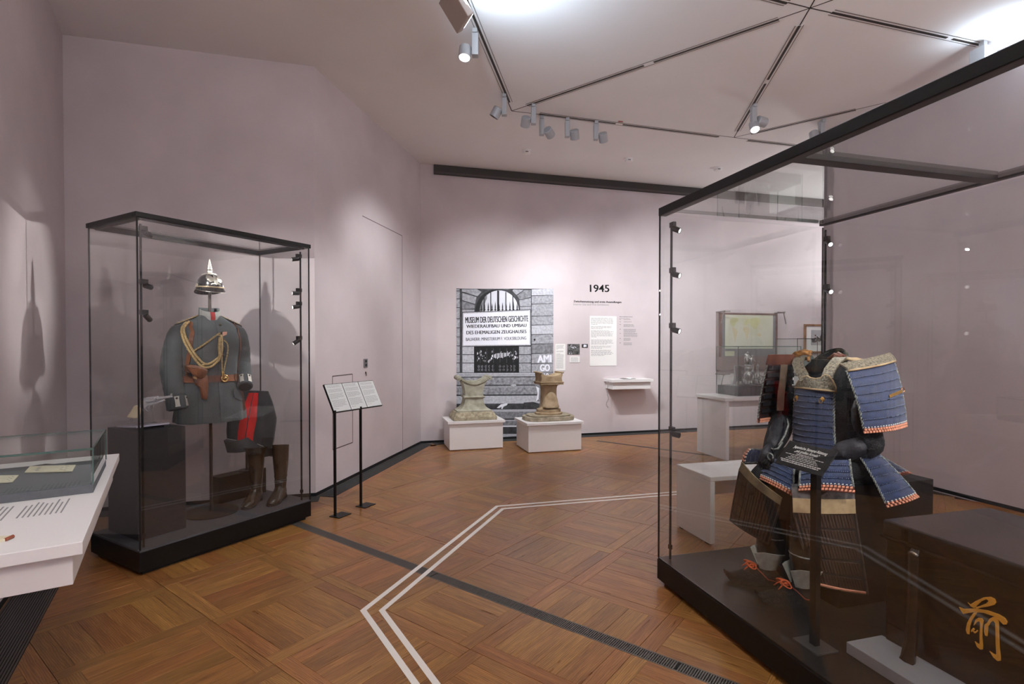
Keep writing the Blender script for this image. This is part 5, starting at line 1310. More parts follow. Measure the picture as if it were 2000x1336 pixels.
obj('caption_card', MB().prism([(ms0, bw(1420, 695)[1]), (bw(1434, 0)[0], bw(1420, 695)[1]), (bw(1434, 0)[0], bw(1420, 685.5)[1]), (ms0, bw(1420, 685.5)[1])], 0.050, 0.056), mat('card_cream', (206, 202, 172), .7), mp_)
ga = bw(1393.5, 606); gb = bw(1517, 727)
obj('glass_sheet', MB().prism([(ga[0], gb[1]), (gb[0], gb[1]), (gb[0], ga[1]), (ga[0], ga[1])], 0.20, 0.206), GLASS, mp_)
for px_, pz_ in ((ga[0], ga[1]), (gb[0], ga[1]), (ga[0], gb[1] + .02), (gb[0], gb[1] + .02)):
    sgn = 1 if px_ < (ga[0] + gb[0]) / 2 else -1
    c_ = (px_ + sgn * .05, pz_ - .03)
    m = MB(); m.tube([(c_[0], c_[1], .001), (c_[0], c_[1], .215)], .010, 8); m.tube([(c_[0], c_[1], .20), (c_[0] + sgn * .12, c_[1] + .006, .20)], .008, 8); m.tube([(c_[0], c_[1], .20), (c_[0] - sgn * .05, c_[1] - .19, .20)], .008, 8)
    m.lathe([(0.016, .205), (0.016, .222), (0, .224)], 12, c=(c_[0], c_[1], 0))
    obj('standoff_bracket', m, TRACKA, mp_, auto=40)
fr = thing('framed_picture', 'oak framed dark photograph in a white mat, partly hidden by the wall end', 'picture'); fr.matrix_world = WF
a = bw(1569.4, 633.1); b_ = bw(1569.4, 690)[1]; fx1 = a[0] + 0.92
for q in ((a[0], b_, a[0] + .035, a[1]), (fx1 - .035, b_, fx1, a[1]), (a[0] + .035, a[1] - .035, fx1 - .035, a[1]), (a[0] + .035, b_, fx1 - .035, b_ + .035)): obj('frame_strip', MB().prism([(q[0], q[1]), (q[2], q[1]), (q[2], q[3]), (q[0], q[3])], 0.001, 0.03), OAKF, fr, bevel=.002)
obj('mat_board', MB().prism([(a[0] + .03, b_ + .03), (fx1 - .03, b_ + .03), (fx1 - .03, a[1] - .03), (a[0] + .03, a[1] - .03)], 0.001, 0.016), WHITEM, fr)
c_ = bw(1582.5, 644.5); 
obj('photo_sheet', MB().prism([(c_[0], b_ + .14), (fx1 - .12, b_ + .14), (fx1 - .12, c_[1]), (c_[0], c_[1])], 0.016, 0.018), mat('photo_light_grey', (176, 176, 178), .5), fr)
m = MB(); rnd = random.Random(12); hh = c_[1] - b_ - .14
for k in range(60):
    u = rnd.uniform(0, .86); v = rnd.uniform(.3, .72) if 0.1 < u else rnd.uniform(.5, .72); e_ = rnd.uniform(.03, .07); w_ = fx1 - .12 - c_[0]
    m.add([(c_[0] + w_ * u, c_[1] - hh * v, .0182), (c_[0] + w_ * (u + e_), c_[1] - hh * (v + .02), .0182), (c_[0] + w_ * (u + e_), c_[1] - hh * (v + .10), .0182), (c_[0] + w_ * u, c_[1] - hh * (v + .12), .0182)], [(0, 1, 2, 3)], mi=k % 2)
obj('print', m, [PG['black'], PG['dark']], fr)

# ------------------------------------------------------------------ white table with the silver centrepiece in its glass box
TA = Vector((2.575, 6.35, 0)); TRZ = A154; TL_, TW, TZ = 1.36, 0.60, 0.75
tb = thing('white_table', 'white panel-sided table that carries the glass box with the silver centrepiece', 'table', TA, TRZ)
obj('tabletop', MB().bb(-0.02, TL_, 0, TW, TZ - 0.038, TZ), WHITE, tb, bevel=.0015)
for x in (0.0, TL_ - .08): obj('side_panel', MB().bb(x, x + .045, 0.012, TW - .012, 0.0005, TZ - .038), WHITE, tb, bevel=.0015)
obj('apron', MB().bb(.045, TL_ - .08, .16, .19, TZ - .13, TZ - .038), WHITE, tb)
Mt2 = Matrix.Translation(TA) @ Matrix.Rotation(TRZ, 4, 'Z')
vx, vy, vw, vd = 0.285, 0.16, 0.93, 0.40
vt = thing('glass_box', 'glass box on a dark grey base over the silver centrepiece', 'glass box', Mt2 @ Vector((vx, vy, TZ)), TRZ)
obj('base', MB().bb(0.0, vw, 0, vd, 0.0005, 0.115), BOXG, vt, bevel=.002)
vh = 0.615
for q in ((-.004, vw + .004, -.010, -.004), (-.004, vw + .004, vd + .004, vd + .010), (-.010, -.004, -.010, vd + .010), (vw + .004, vw + .010, -.010, vd + .010)): obj('glass_pane', MB().bb(q[0], q[1], q[2], q[3], 0.0005, vh), GLASSG, vt)
obj('glass_top', MB().bb(-.010, vw + .010, -.010, vd + .010, vh, vh + .006), GLASSG, vt)
for x in (-.009, vw + .009):
    for y in (-.009, vd + .009): obj('edge_strip', MB().bb(x - .003, x + .003, y - .003, y + .003, 0.0005, vh), EDGEG, vt)
for y in (-.010, vd + .010): obj('edge_strip', MB().bb(-.010, vw + .010, y - .003, y + .003, vh - .001, vh + .007), EDGEG, vt)
for x in (-.010, vw + .010): obj('edge_strip', MB().bb(x - .003, x + .003, -.010, vd + .010, vh - .001, vh + .007), EDGEG, vt)
SIL2 = mat('silver_oxidised', (176, 176, 174), 0.28, metal=1.0, bump=.5, bscale=60)
cp = thing('silver_centrepiece', 'ornate silver centrepiece with lattice tower, vase and small figures', 'centrepiece', Mt2 @ Vector((vx + 0.24, vy + 0.18, TZ + 0.115)), TRZ)
obj('base_plate', MB().bb(-.19, .30, -.10, .11, .0005, .022), SIL2, cp, bevel=.006)
m = MB()
for k in range(9):
    a_ = k * .055 - .16; m.lathe([(.022, .022), (.026, .035), (.014, .05), (.018, .06), (0, .066)], 12, c=(a_, -.075 + .02 * sin(k * 2), 0))
obj('border_ornament', m, SIL2, cp, smooth=True)
obj('fin', MB().prism([(-.20, .02), (-.13, .02), (-.135, .06), (-.155, .10), (-.17, .12), (-.185, .07)], -.02, .02, M=XZ), SIL2, cp, bevel=.004)
m = MB(); m.bb(-.135, -.02, .02, .03, .02, .25)
for i in range(5):
    for j in range(8): m.bb(-.132 + i * .025, -.117 + i * .025, .008, .022, .105 + j * .019, .117 + j * .019)
for i in range(6): m.bb(-.139 + i * .025, -.134 + i * .025, .004, .03, .02, .262)
obj('lattice_tower', m, SIL2, cp)
m = MB(); m.lathe([(.05, .022), (.055, .03), (.03, .05), (.028, .075), (.050, .11), (.052, .15), (.036, .17), (.026, .18), (.040, .20), (.046, .23), (.03, .245), (0, .25)], 22, c=(.06, 0, 0)); obj('vase', m, SIL2, cp, smooth=True)
m = MB(); m.tube([(-.03, -.03, .04), (.035, -.02, .20), (.055, -.01, .245)], .005, 8); m.tube([(-.045, -.03, .035), (-.03, -.03, .05)], .012, 8); obj('lever_arm', m, SIL2, cp, smooth=True)
def gear(c, r, n_=12):
    m = MB()
    for k in range(n_):
        a_ = 2 * pi * k / n_; m.box((c[0] + r * cos(a_), c[1], c[2] + r * sin(a_)), (.010, .012, .010), M=Matrix.Rotation(-a_, 3, 'Y'))
    m.tube([(c[0] + r * .9 * cos(2 * pi * k / 20), c[1], c[2] + r * .9 * sin(2 * pi * k / 20)) for k in range(20)], .005, 6, closed=True)
    for k in range(3): m.tube([(c[0] - r * .9 * cos(k * pi / 3), c[1], c[2] - r * .9 * sin(k * pi / 3)), (c[0] + r * .9 * cos(k * pi / 3), c[1], c[2] + r * .9 * sin(k * pi / 3))], .003, 5)
    return obj('wheel', m, SIL2, cp, auto=40)
gear((.01, -.075, .085), .035); gear((.12, -.07, .08), .030); gear((.19, -.06, .095), .038)
m = MB(); m.lathe([(.03, .022), (.034, .08), (.024, .10), (.02, .16), (.03, .18), (.012, .20), (.010, .27), (0, .275)], 18, c=(.15, .03, 0)); m.lathe([(.03, .022), (.03, .13), (.018, .15), (.014, .24), (.022, .25), (0, .28)], 18, c=(.22, .02, 0)); obj('turret', m, SIL2, cp, smooth=True)
def figure(c, s_, lean):
    m = MB(); cx_, cy_, cz_ = c
    m.tube([(cx_, cy_, cz_), (cx_ + lean * .2 * s_, cy_, cz_ + .045 * s_), (cx_ + lean * .4 * s_, cy_, cz_ + .08 * s_), (cx_ + lean * .5 * s_, cy_, cz_ + .095 * s_)], [.020 * s_, .024 * s_, .018 * s_, .007 * s_], 10)
    m.lathe([(0, -.013 * s_), (.010 * s_, -.008 * s_), (.013 * s_, 0), (.010 * s_, .009 * s_), (0, .014 * s_)], 10, c=(cx_ + lean * .55 * s_, cy_ - .002, cz_ + .108 * s_))
    m.tube([(cx_ + lean * .4 * s_ - .015 * s_, cy_, cz_ + .075 * s_), (cx_ - .035 * s_, cy_ - .02 * s_, cz_ + .055 * s_), (cx_ - .04 * s_, cy_ - .03 * s_, cz_ + .09 * s_)], [.007 * s_, .006 * s_, .004 * s_], 8)
    m.tube([(cx_ + lean * .4 * s_ + .015 * s_, cy_, cz_ + .075 * s_), (cx_ + .04 * s_, cy_ - .01 * s_, cz_ + .06 * s_), (cx_ + .055 * s_, cy_ - .02 * s_, cz_ + .035 * s_)], [.007 * s_, .006 * s_, .004 * s_], 8)
    return obj('small_figure', m, SIL2, cp, smooth=True)
m = MB(); m.lathe([(.035, .245), (.05, .255), (.048, .27), (0, .275)], 18, c=(.06, 0, 0)); obj('upper_platform', m, SIL2, cp, auto=40)
figure((.035, 0, .272), 1.15, -.03); figure((.085, -.01, .272), 1.0, .03); figure((.06, .02, .285), 1.25, .0)
figure((-.07, -.06, .022), .8, .02); figure((.10, -.085, .022), .75, -.02); figure((.25, -.05, .022), .9, .0)

# second glass box farther back, with a slanted grey object
pz = Vector((4.05, 7.62, 0))
wp_ = thing('white_pedestal', 'tall white pedestal behind the armour, by the end of the right wall', 'pedestal', pz, A154)
obj('body', MB().bb(0, 0.9, 0, 0.5, .0005, .93), WHITE, wp_, bevel=.002)
gx = thing('glass_box', 'glass box over a slanted grey-green fragment, seen above the armour collar', 'glass box', pz + Vector((0, 0, .93)) + E1 * .09 - E2 * .03, A154)
obj('base', MB().bb(0, .78, 0, .42, .0005, .05), BOXG, gx)
for q in ((0, .78, 0, .006), (0, .78, .414, .42), (0, .006, .006, .414), (.774, .78, .006, .414)): obj('glass_pane', MB().bb(q[0], q[1], q[2], q[3], .05, .545), GLASSG, gx)
obj('glass_top', MB().bb(0, .78, 0, .42, .545, .551), GLASSG, gx)
for x in (0.001, .779):
    for y in (0.001, .419): obj('edge_strip', MB().bb(x - .003, x + .003, y - .003, y + .003, .05, .552), FRAME, gx)
for y in (0, .42): obj('edge_strip', MB().bb(0, .78, y - .003, y + .003, .544, .553), FRAME, gx)
fg = thing('stone_splinter', 'slanted pointed grey-green fragment inside the far glass box', 'fragment', pz + Vector((0, 0, .981)) + E1 * .46 - E2 * .22, A154)
obj('body', MB().add([(-.19, -.08, 0), (.2, -.09, 0), (.22, .08, 0), (-.16, .09, 0), (-.14, -.02, .33), (-.06, .03, .35), (.20, -.03, .12), (.19, .05, .10), (0.03, -.06, .24)], [(3, 2, 1, 0), (0, 1, 8), (1, 6, 8), (0, 8, 4), (4, 8, 6), (4, 6, 5), (5, 6, 7), (5, 7, 3), (7, 2, 3), (1, 2, 7, 6), (0, 4, 5, 3)]), mat('slate_grey_green', (112, 122, 116), .7, var=.15, vscale=10, bump=.5, bscale=25), fg)

# ------------------------------------------------------------------ white bench
bn = thing('white_bench', 'white panel-sided bench standing behind the armour case', 'bench', (1.372, 3.654, 0), A154)
obj('seat', MB().bb(0, 1.3, 0, .415, .445, .48), WHITE, bn, bevel=.006, segs=3)
for x in (0.0, 1.262): obj('side_panel', MB().bb(x, x + .038, .002, .413, .012, .445), WHITE, bn, bevel=.002)
obj('apron', MB().bb(.038, 1.262, .36, .385, .24, .445), WHITE, bn)
for x in (.019, 1.281):
    for y in (.05, .365): obj('glide', MB().bb(x - .012, x + .012, y - .02, y + .02, .0005, .012), SATINBLACK, bn)
# ------------------------------------------------------------------ the large armour case
C1 = Vector((0.853, 3.10, 0)); CRZ = R(-74.6); CL, CW, CB, CH = 1.98, 1.185, 0.15, 2.19
ac = case('large glass case with black beams in front of the bench, holding the seated armour', C1, CRZ, CL, CW, CH, CB, DECKB, topx=(0.98,), barh=0.045, barw=0.05)
MC = Matrix.Translation(C1) @ Matrix.Rotation(CRZ, 4, 'Z')
for ch in [c for c in ac.children if c.name.startswith('inner_lip')]: bpy.data.objects.remove(ch)
for ch in list(ac.children):     # far and right-hand frame bars are slimmer than the aisle beam
    if ch.name.startswith('frame_bar'):
        ys = [v.co.y for v in ch.data.vertices]; xs = [v.co.x for v in ch.data.vertices]
        if min(ys) > 0.2 or max(xs) < 0.2:
            for v in ch.data.vertices:
                if v.co.z < CH - 0.02: v.co.z = CH - (0.036 if min(ys) > 0.2 else 0.018)
                if max(xs) < .2 and v.co.x > .02: v.co.x = 0.016
                if min(ys) > .2 and v.co.y < CW - .02: v.co.y = CW - 0.03
def zr(py, d): return EYE + (672 - py) * d / FPX
rod('black lighting rod with four small spots at the aisle corner of the armour case', C1, CRZ, (0.05, 0.055), CB, 2.10,
    [(zr(450, 3.1), (.75, .5, -.45), 0.026, True, 22), (zr(537, 3.1), (.8, .45, -.3), 0.026, True, 14), (zr(643, 3.1), (.8, .45, -.25), 0.026, True, 4), (zr(843, 3.1), (.8, .45, -.1), 0.026, False, 0)])
rod('black lighting rod with two lit spots at the rear wall-side corner of the armour case', C1, CRZ, (0.05, CW - 0.03), CB, 2.12,
    [(zr(476, 3.4), (.85, -.35, -.55), 0.020, True, 14), (zr(568, 3.4), (.85, -.25, -.3), 0.020, True, 6)])
# one more rod at the near end lights the armour from the camera side
rod('black lighting rod at the near aisle corner of the armour case', C1, CRZ, (CL - 0.05, 0.055), CB, 2.10,
    [(1.95, (-.8, .40, -.55), -0.026, True, 26), (1.72, (-.8, .38, -.45), -0.026, True, 26)])
rod('black lighting rod at the near wall-side corner of the armour case', C1, CRZ, (CL - 0.05, CW - 0.055), CB, 2.10,
    [(1.95, (-.8, -.40, -.55), -0.026, True, 22), (1.70, (-.85, -.3, -.2), -0.026, True, 6)])

# seat box, sign stand, grey slab, lacquer chest
bx = thing('seat_box', 'dark box that the seated armour sits on, in the armour case', 'box', Vector((2.105, 2.64, CB)), A154)
obj('body', MB().bb(-0.585, 0, 0, 0.55, .0005, .575), mat('seat_box_black', (22, 20, 20), .5, spec=.3), bx, bevel=.002)
sg = thing('sign_stand', 'black text sign on a flat post in front of the seated armour', 'sign', Vector((1.252, 2.178, CB)), CRZ)
obj('base_plate', MB().bb(-.065, .065, -.05, .055, .0005, .008), mat('plate_steel_grey', (120, 118, 116), .3, metal=.7), sg, bevel=.001)
obj('post', MB().bb(-.016, .016, -.012, .012, .008, .715), FRAME, sg, bevel=.001)
# panel: lower edge along the aisle, tilted back
Qa = at(1513, 903, 0.882); Qb = at(1604, 930, 0.882)
Mi = (Matrix.Translation(Vector((1.252, 2.178, CB))) @ Matrix.Rotation(CRZ, 4, 'Z')).inverted()
a_, b_ = Mi @ Qa, Mi @ Qb; ux = (b_ - a_).normalized()
best = None
for k in range(60):
    zc = 0.90 + k * 0.003; c_ = Mi @ at(1542, 860, zc); e = abs((c_ - a_).normalized().dot(ux))
    if best is None or e < best[0]: best = (e, c_)
uy = (best[1] - a_).normalized(); PW = (b_ - a_).length; PHt = (best[1] - a_).length
Ms = frame4(a_, ux, uy)
obj('sign_panel', MB().prism([(0, 0), (PW, 0), (PW, PHt), (0, PHt)], -.006, 0.0, M=Ms), mat('sign_black', (34, 34, 35), .5), sg, bevel=.0008)
SW = mat('sign_white_print', (226, 226, 222), .6)
def sign_line(body, cx, y, h_, wd, bold=0.0, shear=0.0):
    o = text('lettering', body, 1.0, SW, sg, None, 'LEFT', 1, 1, 0.0, shear, None, bold)
    xs = [v.co.x for v in o.data.vertices]; w_ = max(xs) - min(xs)
    o.data.transform(Matrix.Translation((-(max(xs) + min(xs)) / 2, 0, 0))); o.data.transform(Matrix.Diagonal((wd / w_, h_ / .72, 1, 1)))
    o.matrix_local = Ms @ Matrix.Translation((cx, y, .0006))
sign_line('Japanische Samurai-Rüstung', PW * .52, PHt * .76, PHt * .105, PW * .70, .03, .25)
sign_line('„mit großen Ärmeln“', PW * .50, PHt * .61, PHt * .105, PW * .52, .03, .25)
mm = MB(); rr = random.Random(6)
for yy, wd, hh in ((.53, .34, .026), (.475, .78, .022), (.41, .52, .022), (.355, .60, .022), (.295, .66, .022), (.215, .84, .036), (.15, .78, .036)):
    x = PW * (.5 - wd / 2) - .004
    while x < PW * (.5 + wd / 2):
        l = min(rr.uniform(.006, .02), PW * (.5 + wd / 2) - x); mm.bb(x, x + l, PHt * yy, PHt * (yy + hh), .0004, .0009); x += l + .0035
mm.v = [tuple(Ms @ Vector(v)) for v in mm.v]; obj('small_print', mm, SW, sg, kind='stuff')
sl_ = thing('label_slab', 'low grey slab on the case floor before the lacquer chest', 'label', Vector((1.353, 2.130, CB)), CRZ)
obj('slab', MB().bb(0, .62, 0, .185, .0005, .046), mat('slab_grey', (150, 152, 156), .55), sl_, bevel=.002)

LACQ = mat('lacquer_dark_brown', (27, 21, 17), .25, spec=.45, coat=.35, var=.15, vscale=6)
GOLDL = mat('lacquer_gold', (236, 172, 66), .42, metal=.15, var=.10, vscale=25)
che = MC @ Vector((1.08, 0.385, CB))
chest = thing('lacquer_chest', 'dark lacquered armour chest on curved legs with a large gold character', 'chest', che, CRZ)
# local: x towards the camera, y away from the aisle
CLn, CD, CHt = 0.76, 0.60, 0.535
obj('body', MB().bb(.012, CLn - .012, .012, CD - .012, .045, CHt - .07), LACQ, chest, bevel=.006, segs=3)
obj('lid', MB().bb(0, CLn, 0, CD, CHt - .068, CHt), LACQ, chest, bevel=.012, segs=4)
obj('lid_rim', MB().bb(-.003, CLn + .003, -.003, CD + .003, CHt - .074, CHt - .062), LACQ, chest, bevel=.003)
for x in (.155, CLn - .155):
    for s_, yb in ((-1, .012), (1, CD - .012)):
        P = []
        for z, o, wd in ((.455, .020, .014), (.450, .028, .020), (.38, .030, .016), (.30, .030, .017), (.22, .033, .020), (.12, .042, .027), (.05, .060, .034), (.012, .086, .040), (.001, .092, .042)):
            wd *= .62; o *= .8; P.append([Vector((x - wd, yb + s_ * o, z)), Vector((x, yb + s_ * (o + .006), z)), Vector((x + wd, yb + s_ * o, z))])
        lg = obj('leg', MB().slab(P, .022 * s_), LACQ, chest, bevel=.004, auto=40)
        if s_ < 0: obj('leg_fitting', MB().tube([(x - .016, yb - .040, .452), (x, yb - .044, .458), (x + .016, yb - .040, .452)], .007, 8), mat('fitting_dark_metal', (150, 142, 130), .25, metal=.9), lg, smooth=True)
# gold character on the aisle face, traced stroke by stroke (picture units around the face)
def chp(zx, zy):
    """zoomed picture coordinates -> point on the aisle face of the chest (local x, z)"""
    p = atplane(1640 + zx / 3.753, 980 + zy / 3.753, MC @ Vector((1.08, 0.3965, 0)), E1)
    q = (Matrix.Translation(che) @ Matrix.Rotation(CRZ, 4, 'Z')).inverted() @ p
    return q.x, q.z
strokes = [
    [(940, 735), (962, 752), (1000, 728), (1060, 700), (1110, 696), (1142, 712), (1152, 738), (1138, 756), (1090, 768), (1040, 776), (1008, 786), (1000, 772), (1030, 764), (1080, 744), (1096, 726), (1080, 714), (1046, 728), (1010, 760), (994, 780), (982, 776), (966, 766)],
    [(878, 770), (914, 784), (1000, 782), (1090, 796), (1170, 824), (1214, 850), (1234, 880), (1226, 900), (1204, 900), (1180, 876), (1140, 842), (1060, 814), (990, 808), (930, 818), (910, 822), (896, 802)],
    [(986, 812), (1012, 812), (972, 870), (958, 912), (956, 950), (954, 972), (938, 968), (928, 938), (938, 888), (960, 846)],
    [(1000, 862), (1020, 850), (1046, 852), (1058, 872), (1050, 920), (1048, 990), (1054, 1060), (1052, 1082), (1036, 1084), (1010, 1062), (994, 1020), (1012, 1036), (1030, 1044), (1030, 970), (1034, 900), (1030, 876), (1010, 880), (994, 900), (984, 908)],
    [(968, 938), (984, 922), (996, 936), (984, 946), (1000, 950), (1012, 938), (1014, 952), (996, 966), (978, 950), (966, 956)],
    [(1066, 900), (1082, 888), (1092, 900), (1090, 960), (1086, 986), (1070, 980), (1062, 950)],
    [(1082, 892), (1100, 858), (1130, 842), (1156, 850), (1170, 880), (1172, 960), (1176, 1060), (1184, 1130), (1184, 1164), (1162, 1168), (1132, 1142), (1100, 1092), (1128, 1112), (1152, 1122), (1148, 1040), (1146, 940), (1144, 890), (1130, 872), (1110, 884), (1096, 910)]]
for s_ in strokes:
    q = [chp(*p) for p in s_]
    area_ = sum(q[i][0] * q[(i + 1) % len(q)][1] - q[(i + 1) % len(q)][0] * q[i][1] for i in range(len(q)))
    me = MB().prism(q if area_ > 0 else q[::-1], 0.0, 0.004, M=Matrix.Translation((0, 0.0115, 0)) @ XZ)
    obj('gold_character_stroke', me, GOLDL, chest, bevel=.0012)

# ------------------------------------------------------------------ the seated armour
AR = Fig((1.649, 2.69), CB, 195)
BLUE = None
def silk(name, c, c2, scale=420):
    m = bpy.data.materials.new(name); m.use_nodes = True; nt = m.node_tree; b = nt.nodes['Principled BSDF']; N = nt.nodes.new; Lk = nt.links.new
    uv = N('ShaderNodeUVMap'); uv.uv_map = 'UVMap'
    wv = N('ShaderNodeTexWave'); wv.wave_type = 'BANDS'; wv.bands_direction = 'X'; wv.inputs['Scale'].default_value = scale / 6.283; wv.inputs['Distortion'].default_value = .6; wv.inputs['Detail'].default_value = 1
    Lk(uv.outputs[0], wv.inputs['Vector'])
    nz = N('ShaderNodeTexNoise'); nz.inputs['Scale'].default_value = 26; nz.inputs['Detail'].default_value = 3; Lk(uv.outputs[0], nz.inputs['Vector'])
    ad = N('ShaderNodeMath'); ad.operation = 'MULTIPLY_ADD'; ad.inputs[1].default_value = .42; Lk(wv.outputs['Fac'], ad.inputs[0]); Lk(nz.outputs['Fac'], ad.inputs[2])
    rp_ = N('ShaderNodeValToRGB'); rp_.color_ramp.elements[0].color = rgb(*c2); rp_.color_ramp.elements[1].color = rgb(*c); rp_.color_ramp.elements[0].position = .35; rp_.color_ramp.elements[1].position = .85
    Lk(ad.outputs[0], rp_.inputs[0]); Lk(rp_.outputs[0], b.inputs['Base Color'])
    b.inputs['Roughness'].default_value = .6; b.inputs['Sheen Weight'].default_value = .25
    bp = N('ShaderNodeBump'); bp.inputs['Strength'].default_value = .5; bp.inputs['Distance'].default_value = .002; Lk(wv.outputs['Fac'], bp.inputs['Height']); Lk(bp.outputs[0], b.inputs['Normal'])
    return m
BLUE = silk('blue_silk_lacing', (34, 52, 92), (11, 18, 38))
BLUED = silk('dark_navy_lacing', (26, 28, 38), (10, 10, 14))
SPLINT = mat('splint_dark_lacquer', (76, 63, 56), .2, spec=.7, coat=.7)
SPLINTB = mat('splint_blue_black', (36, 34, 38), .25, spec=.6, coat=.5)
ORNG = mat('knots_salmon', (204, 138, 110), .7, var=.15, vscale=60)
WKNOT = mat('knots_white', (206, 204, 192), .7)
BRAIDW = mat('braid_grey_white', (150, 154, 148), .7, c2=(90, 94, 92), vscale=90)
LEAPAT = mat('stencilled_leather', (140, 131, 112), .6, c2=(62, 58, 48), vscale=120, bump=.2, bscale=60)
LEACREAM = mat('cream_leather_band', (182, 160, 124), .6, c2=(140, 116, 84), vscale=14)
BLKCL = mat('black_cloth', (24, 24, 26), .85, bump=.5, bscale=140)
BLKMAIL = mat('black_mail', (38, 38, 42), .5, metal=.4, var=.5, vscale=170, bump=1.0, bscale=260)
BLKPLATE = mat('black_leather_plate', (48, 48, 54), .55, spec=.4, var=.25, vscale=16, bump=.9, bscale=28)
BROWNPL = mat('rust_brown_leather', (104, 56, 38), .5, c2=(70, 36, 26), vscale=10)
REDLIN = mat('dark_red_lining', (66, 18, 20), .8, c2=(20, 12, 12), vscale=7)
ROPEY = mat('ochre_cord', (176, 126, 70), .7, c2=(110, 70, 34), vscale=60, bump=.6, bscale=120)
BROCADE = mat('brocade_green_black', (84, 84, 66), .7, c2=(20, 22, 20), vscale=34, bump=.3, bscale=60)
GILT = mat('gilt_fitting', (190, 150, 84), .35, metal=.9, bump=.4, bscale=200)
ar = thing('seated_armour', 'seated Japanese armour laced in blue silk with big shoulder guards', 'armour', AR.loc, AR.rz)
def bil(c, u, v): return (c[0].lerp(c[1], u)).lerp(c[2].lerp(c[3], u), v)
def sheet(name, c, rows, out, bulge=0.0, vb=0.0, mt=None, trim=True, edges=(True, True), stitch=True, parent=None, th=.004, proud=.007, n=14, knots=None, label=None, backing=None, lamename='lame'):
    """a hanging guard of overlapping laced rows. c = TL, TR, BL, BR; out = outward direction"""
    out = Vector(out).normalized()
    def pt(u, v, off=0.0):
        return bil(c, u, v) + out * (bulge * sin(pi * u) + vb * sin(pi * v) + off)
    wid = ((c[1] - c[0]).length + (c[3] - c[2]).length) / 2
    hgt_ = ((c[2] - c[0]).length + (c[3] - c[1]).length) / 2
    root = obj(name, MB().slab([[pt(i / 6, j / 6, -.004) for j in range(7)] for i in range(7)], .002 if True else 0), backing or BLKCL, parent or ar, label=label, auto=60)
    kv = (.024 / hgt_) if trim else 0.0
    for r_ in range(rows):
        v0, v1 = r_ / rows * (1 - kv), (r_ + 1) / rows * (1 - kv); dv = v1 - v0
        G = []; uvs = {}
        prof_ = [(v0 - (.10 * dv if r_ else 0), -.001), (v0 + .25 * dv, proud * .55), (v0 + .6 * dv, proud * .9), (v0 + .92 * dv, proud), (v1, proud * .45)]
        mb = MB(); a_ = n + 1; b_ = len(prof_)
        front = [[pt(i / n, v, o) for v, o in prof_] for i in range(a_)]
        back = [[pt(i / n, v, o - th) for v, o in prof_] for i in range(a_)]
        vs = [p for rw in front for p in rw] + [p for rw in back for p in rw]; fs = []; uu = []
        U = lambda k: ((k % (a_ * b_)) // b_ * wid / n, (k % b_) * .02 + r_ * .31)
        def addf(q): fs.append(q); uu.append([U(k) for k in q])
        for i in range(n):
            for j in range(b_ - 1):
                addf((i * b_ + j, (i + 1) * b_ + j, (i + 1) * b_ + j + 1, i * b_ + j + 1)); o_ = a_ * b_
                addf((o_ + i * b_ + j + 1, o_ + (i + 1) * b_ + j + 1, o_ + (i + 1) * b_ + j, o_ + i * b_ + j))
        o_ = a_ * b_
        for i in range(n): addf((i * b_ + b_ - 1, (i + 1) * b_ + b_ - 1, o_ + (i + 1) * b_ + b_ - 1, o_ + i * b_ + b_ - 1)); addf((o_ + i * b_, o_ + (i + 1) * b_, (i + 1) * b_, i * b_))
        for j in range(b_ - 1): addf((o_ + j, j, j + 1, o_ + j + 1)); k = n * b_; addf((k + j, o_ + k + j, o_ + k + j + 1, k + j + 1))
        mb.add(vs, fs, uu); obj(lamename, mb, mt or BLUE, root, auto=50)
    side = (c[1] - c[0]).normalized(); dn_ = (c[2] - c[0]).normalized(); nr = side.cross(dn_); 
    if nr.dot(out) < 0: nr = -nr
    MX = Matrix((side, nr, -dn_)).transposed()
    if stitch:
        mb = MB(); ns = int(wid / .0075)
        for r_ in range(rows):
            v = (r_ + .93) / rows * (1 - kv)
            for i in range(ns):
                if random.random() < .82: mb.box(tuple(pt((i + .5) / ns, v, proud + .0012)), (.0026, .002, .0034), M=MX)
        obj('stitches', mb, mat('stitch_pale', (118, 130, 158), .7) if 'stitch_pale' not in MATS else MATS['stitch_pale'], root, kind='stuff')
    if trim:
        nk = max(4, int(wid / .0135))
        for q, (v, o_) in enumerate(((1 - kv * .80, .007), (1 - kv * .28, .005))):
            mb = MB()
            for i in range(nk + (q == 1)):
                u = (i + (.5 if q == 0 else .0)) / nk
                if 0 <= u <= 1: mb.box(tuple(pt(min(max(u, .01), .99), v, o_)), (.0108, .007, .0105), M=MX)
            obj('knot_row', mb, ORNG, root, bevel=.0018, label='row of salmon coloured knots')
        mb = MB()
        for i in range(nk): mb.box(tuple(pt((i + .5) / nk, 1 - kv * 1.22, .008)), (.0072, .005, .0048), M=MX)
        obj('white_knots', mb, WKNOT, root, bevel=.001, kind='stuff')
        obj('lower_backing', MB().slab([[pt(i / 8, 1 - kv * 1.1, .001), pt(i / 8, 1.0, .001)] for i in range(9)], .004), mat('knot_backing', (96, 44, 30), .8) if 'knot_backing' not in MATS else MATS['knot_backing'], root)
    for k, u in enumerate((0.0, 1.0)):
        if edges[k]:
            mb = MB()
            for st_ in range(2):
                ps = []
                for i in range(64):
                    v = i / 63 * (1 - kv); a_ = i * .9 + st_ * pi; ps.append(pt(u, v, .004) + side * .0035 * cos(a_) + nr * .003 * sin(a_))
                mb.tube(ps, .0028, 5)
            obj('edge_braid', mb, BRAIDW, root, smooth=True)
    return root
Y = AR.y; X = AR.x
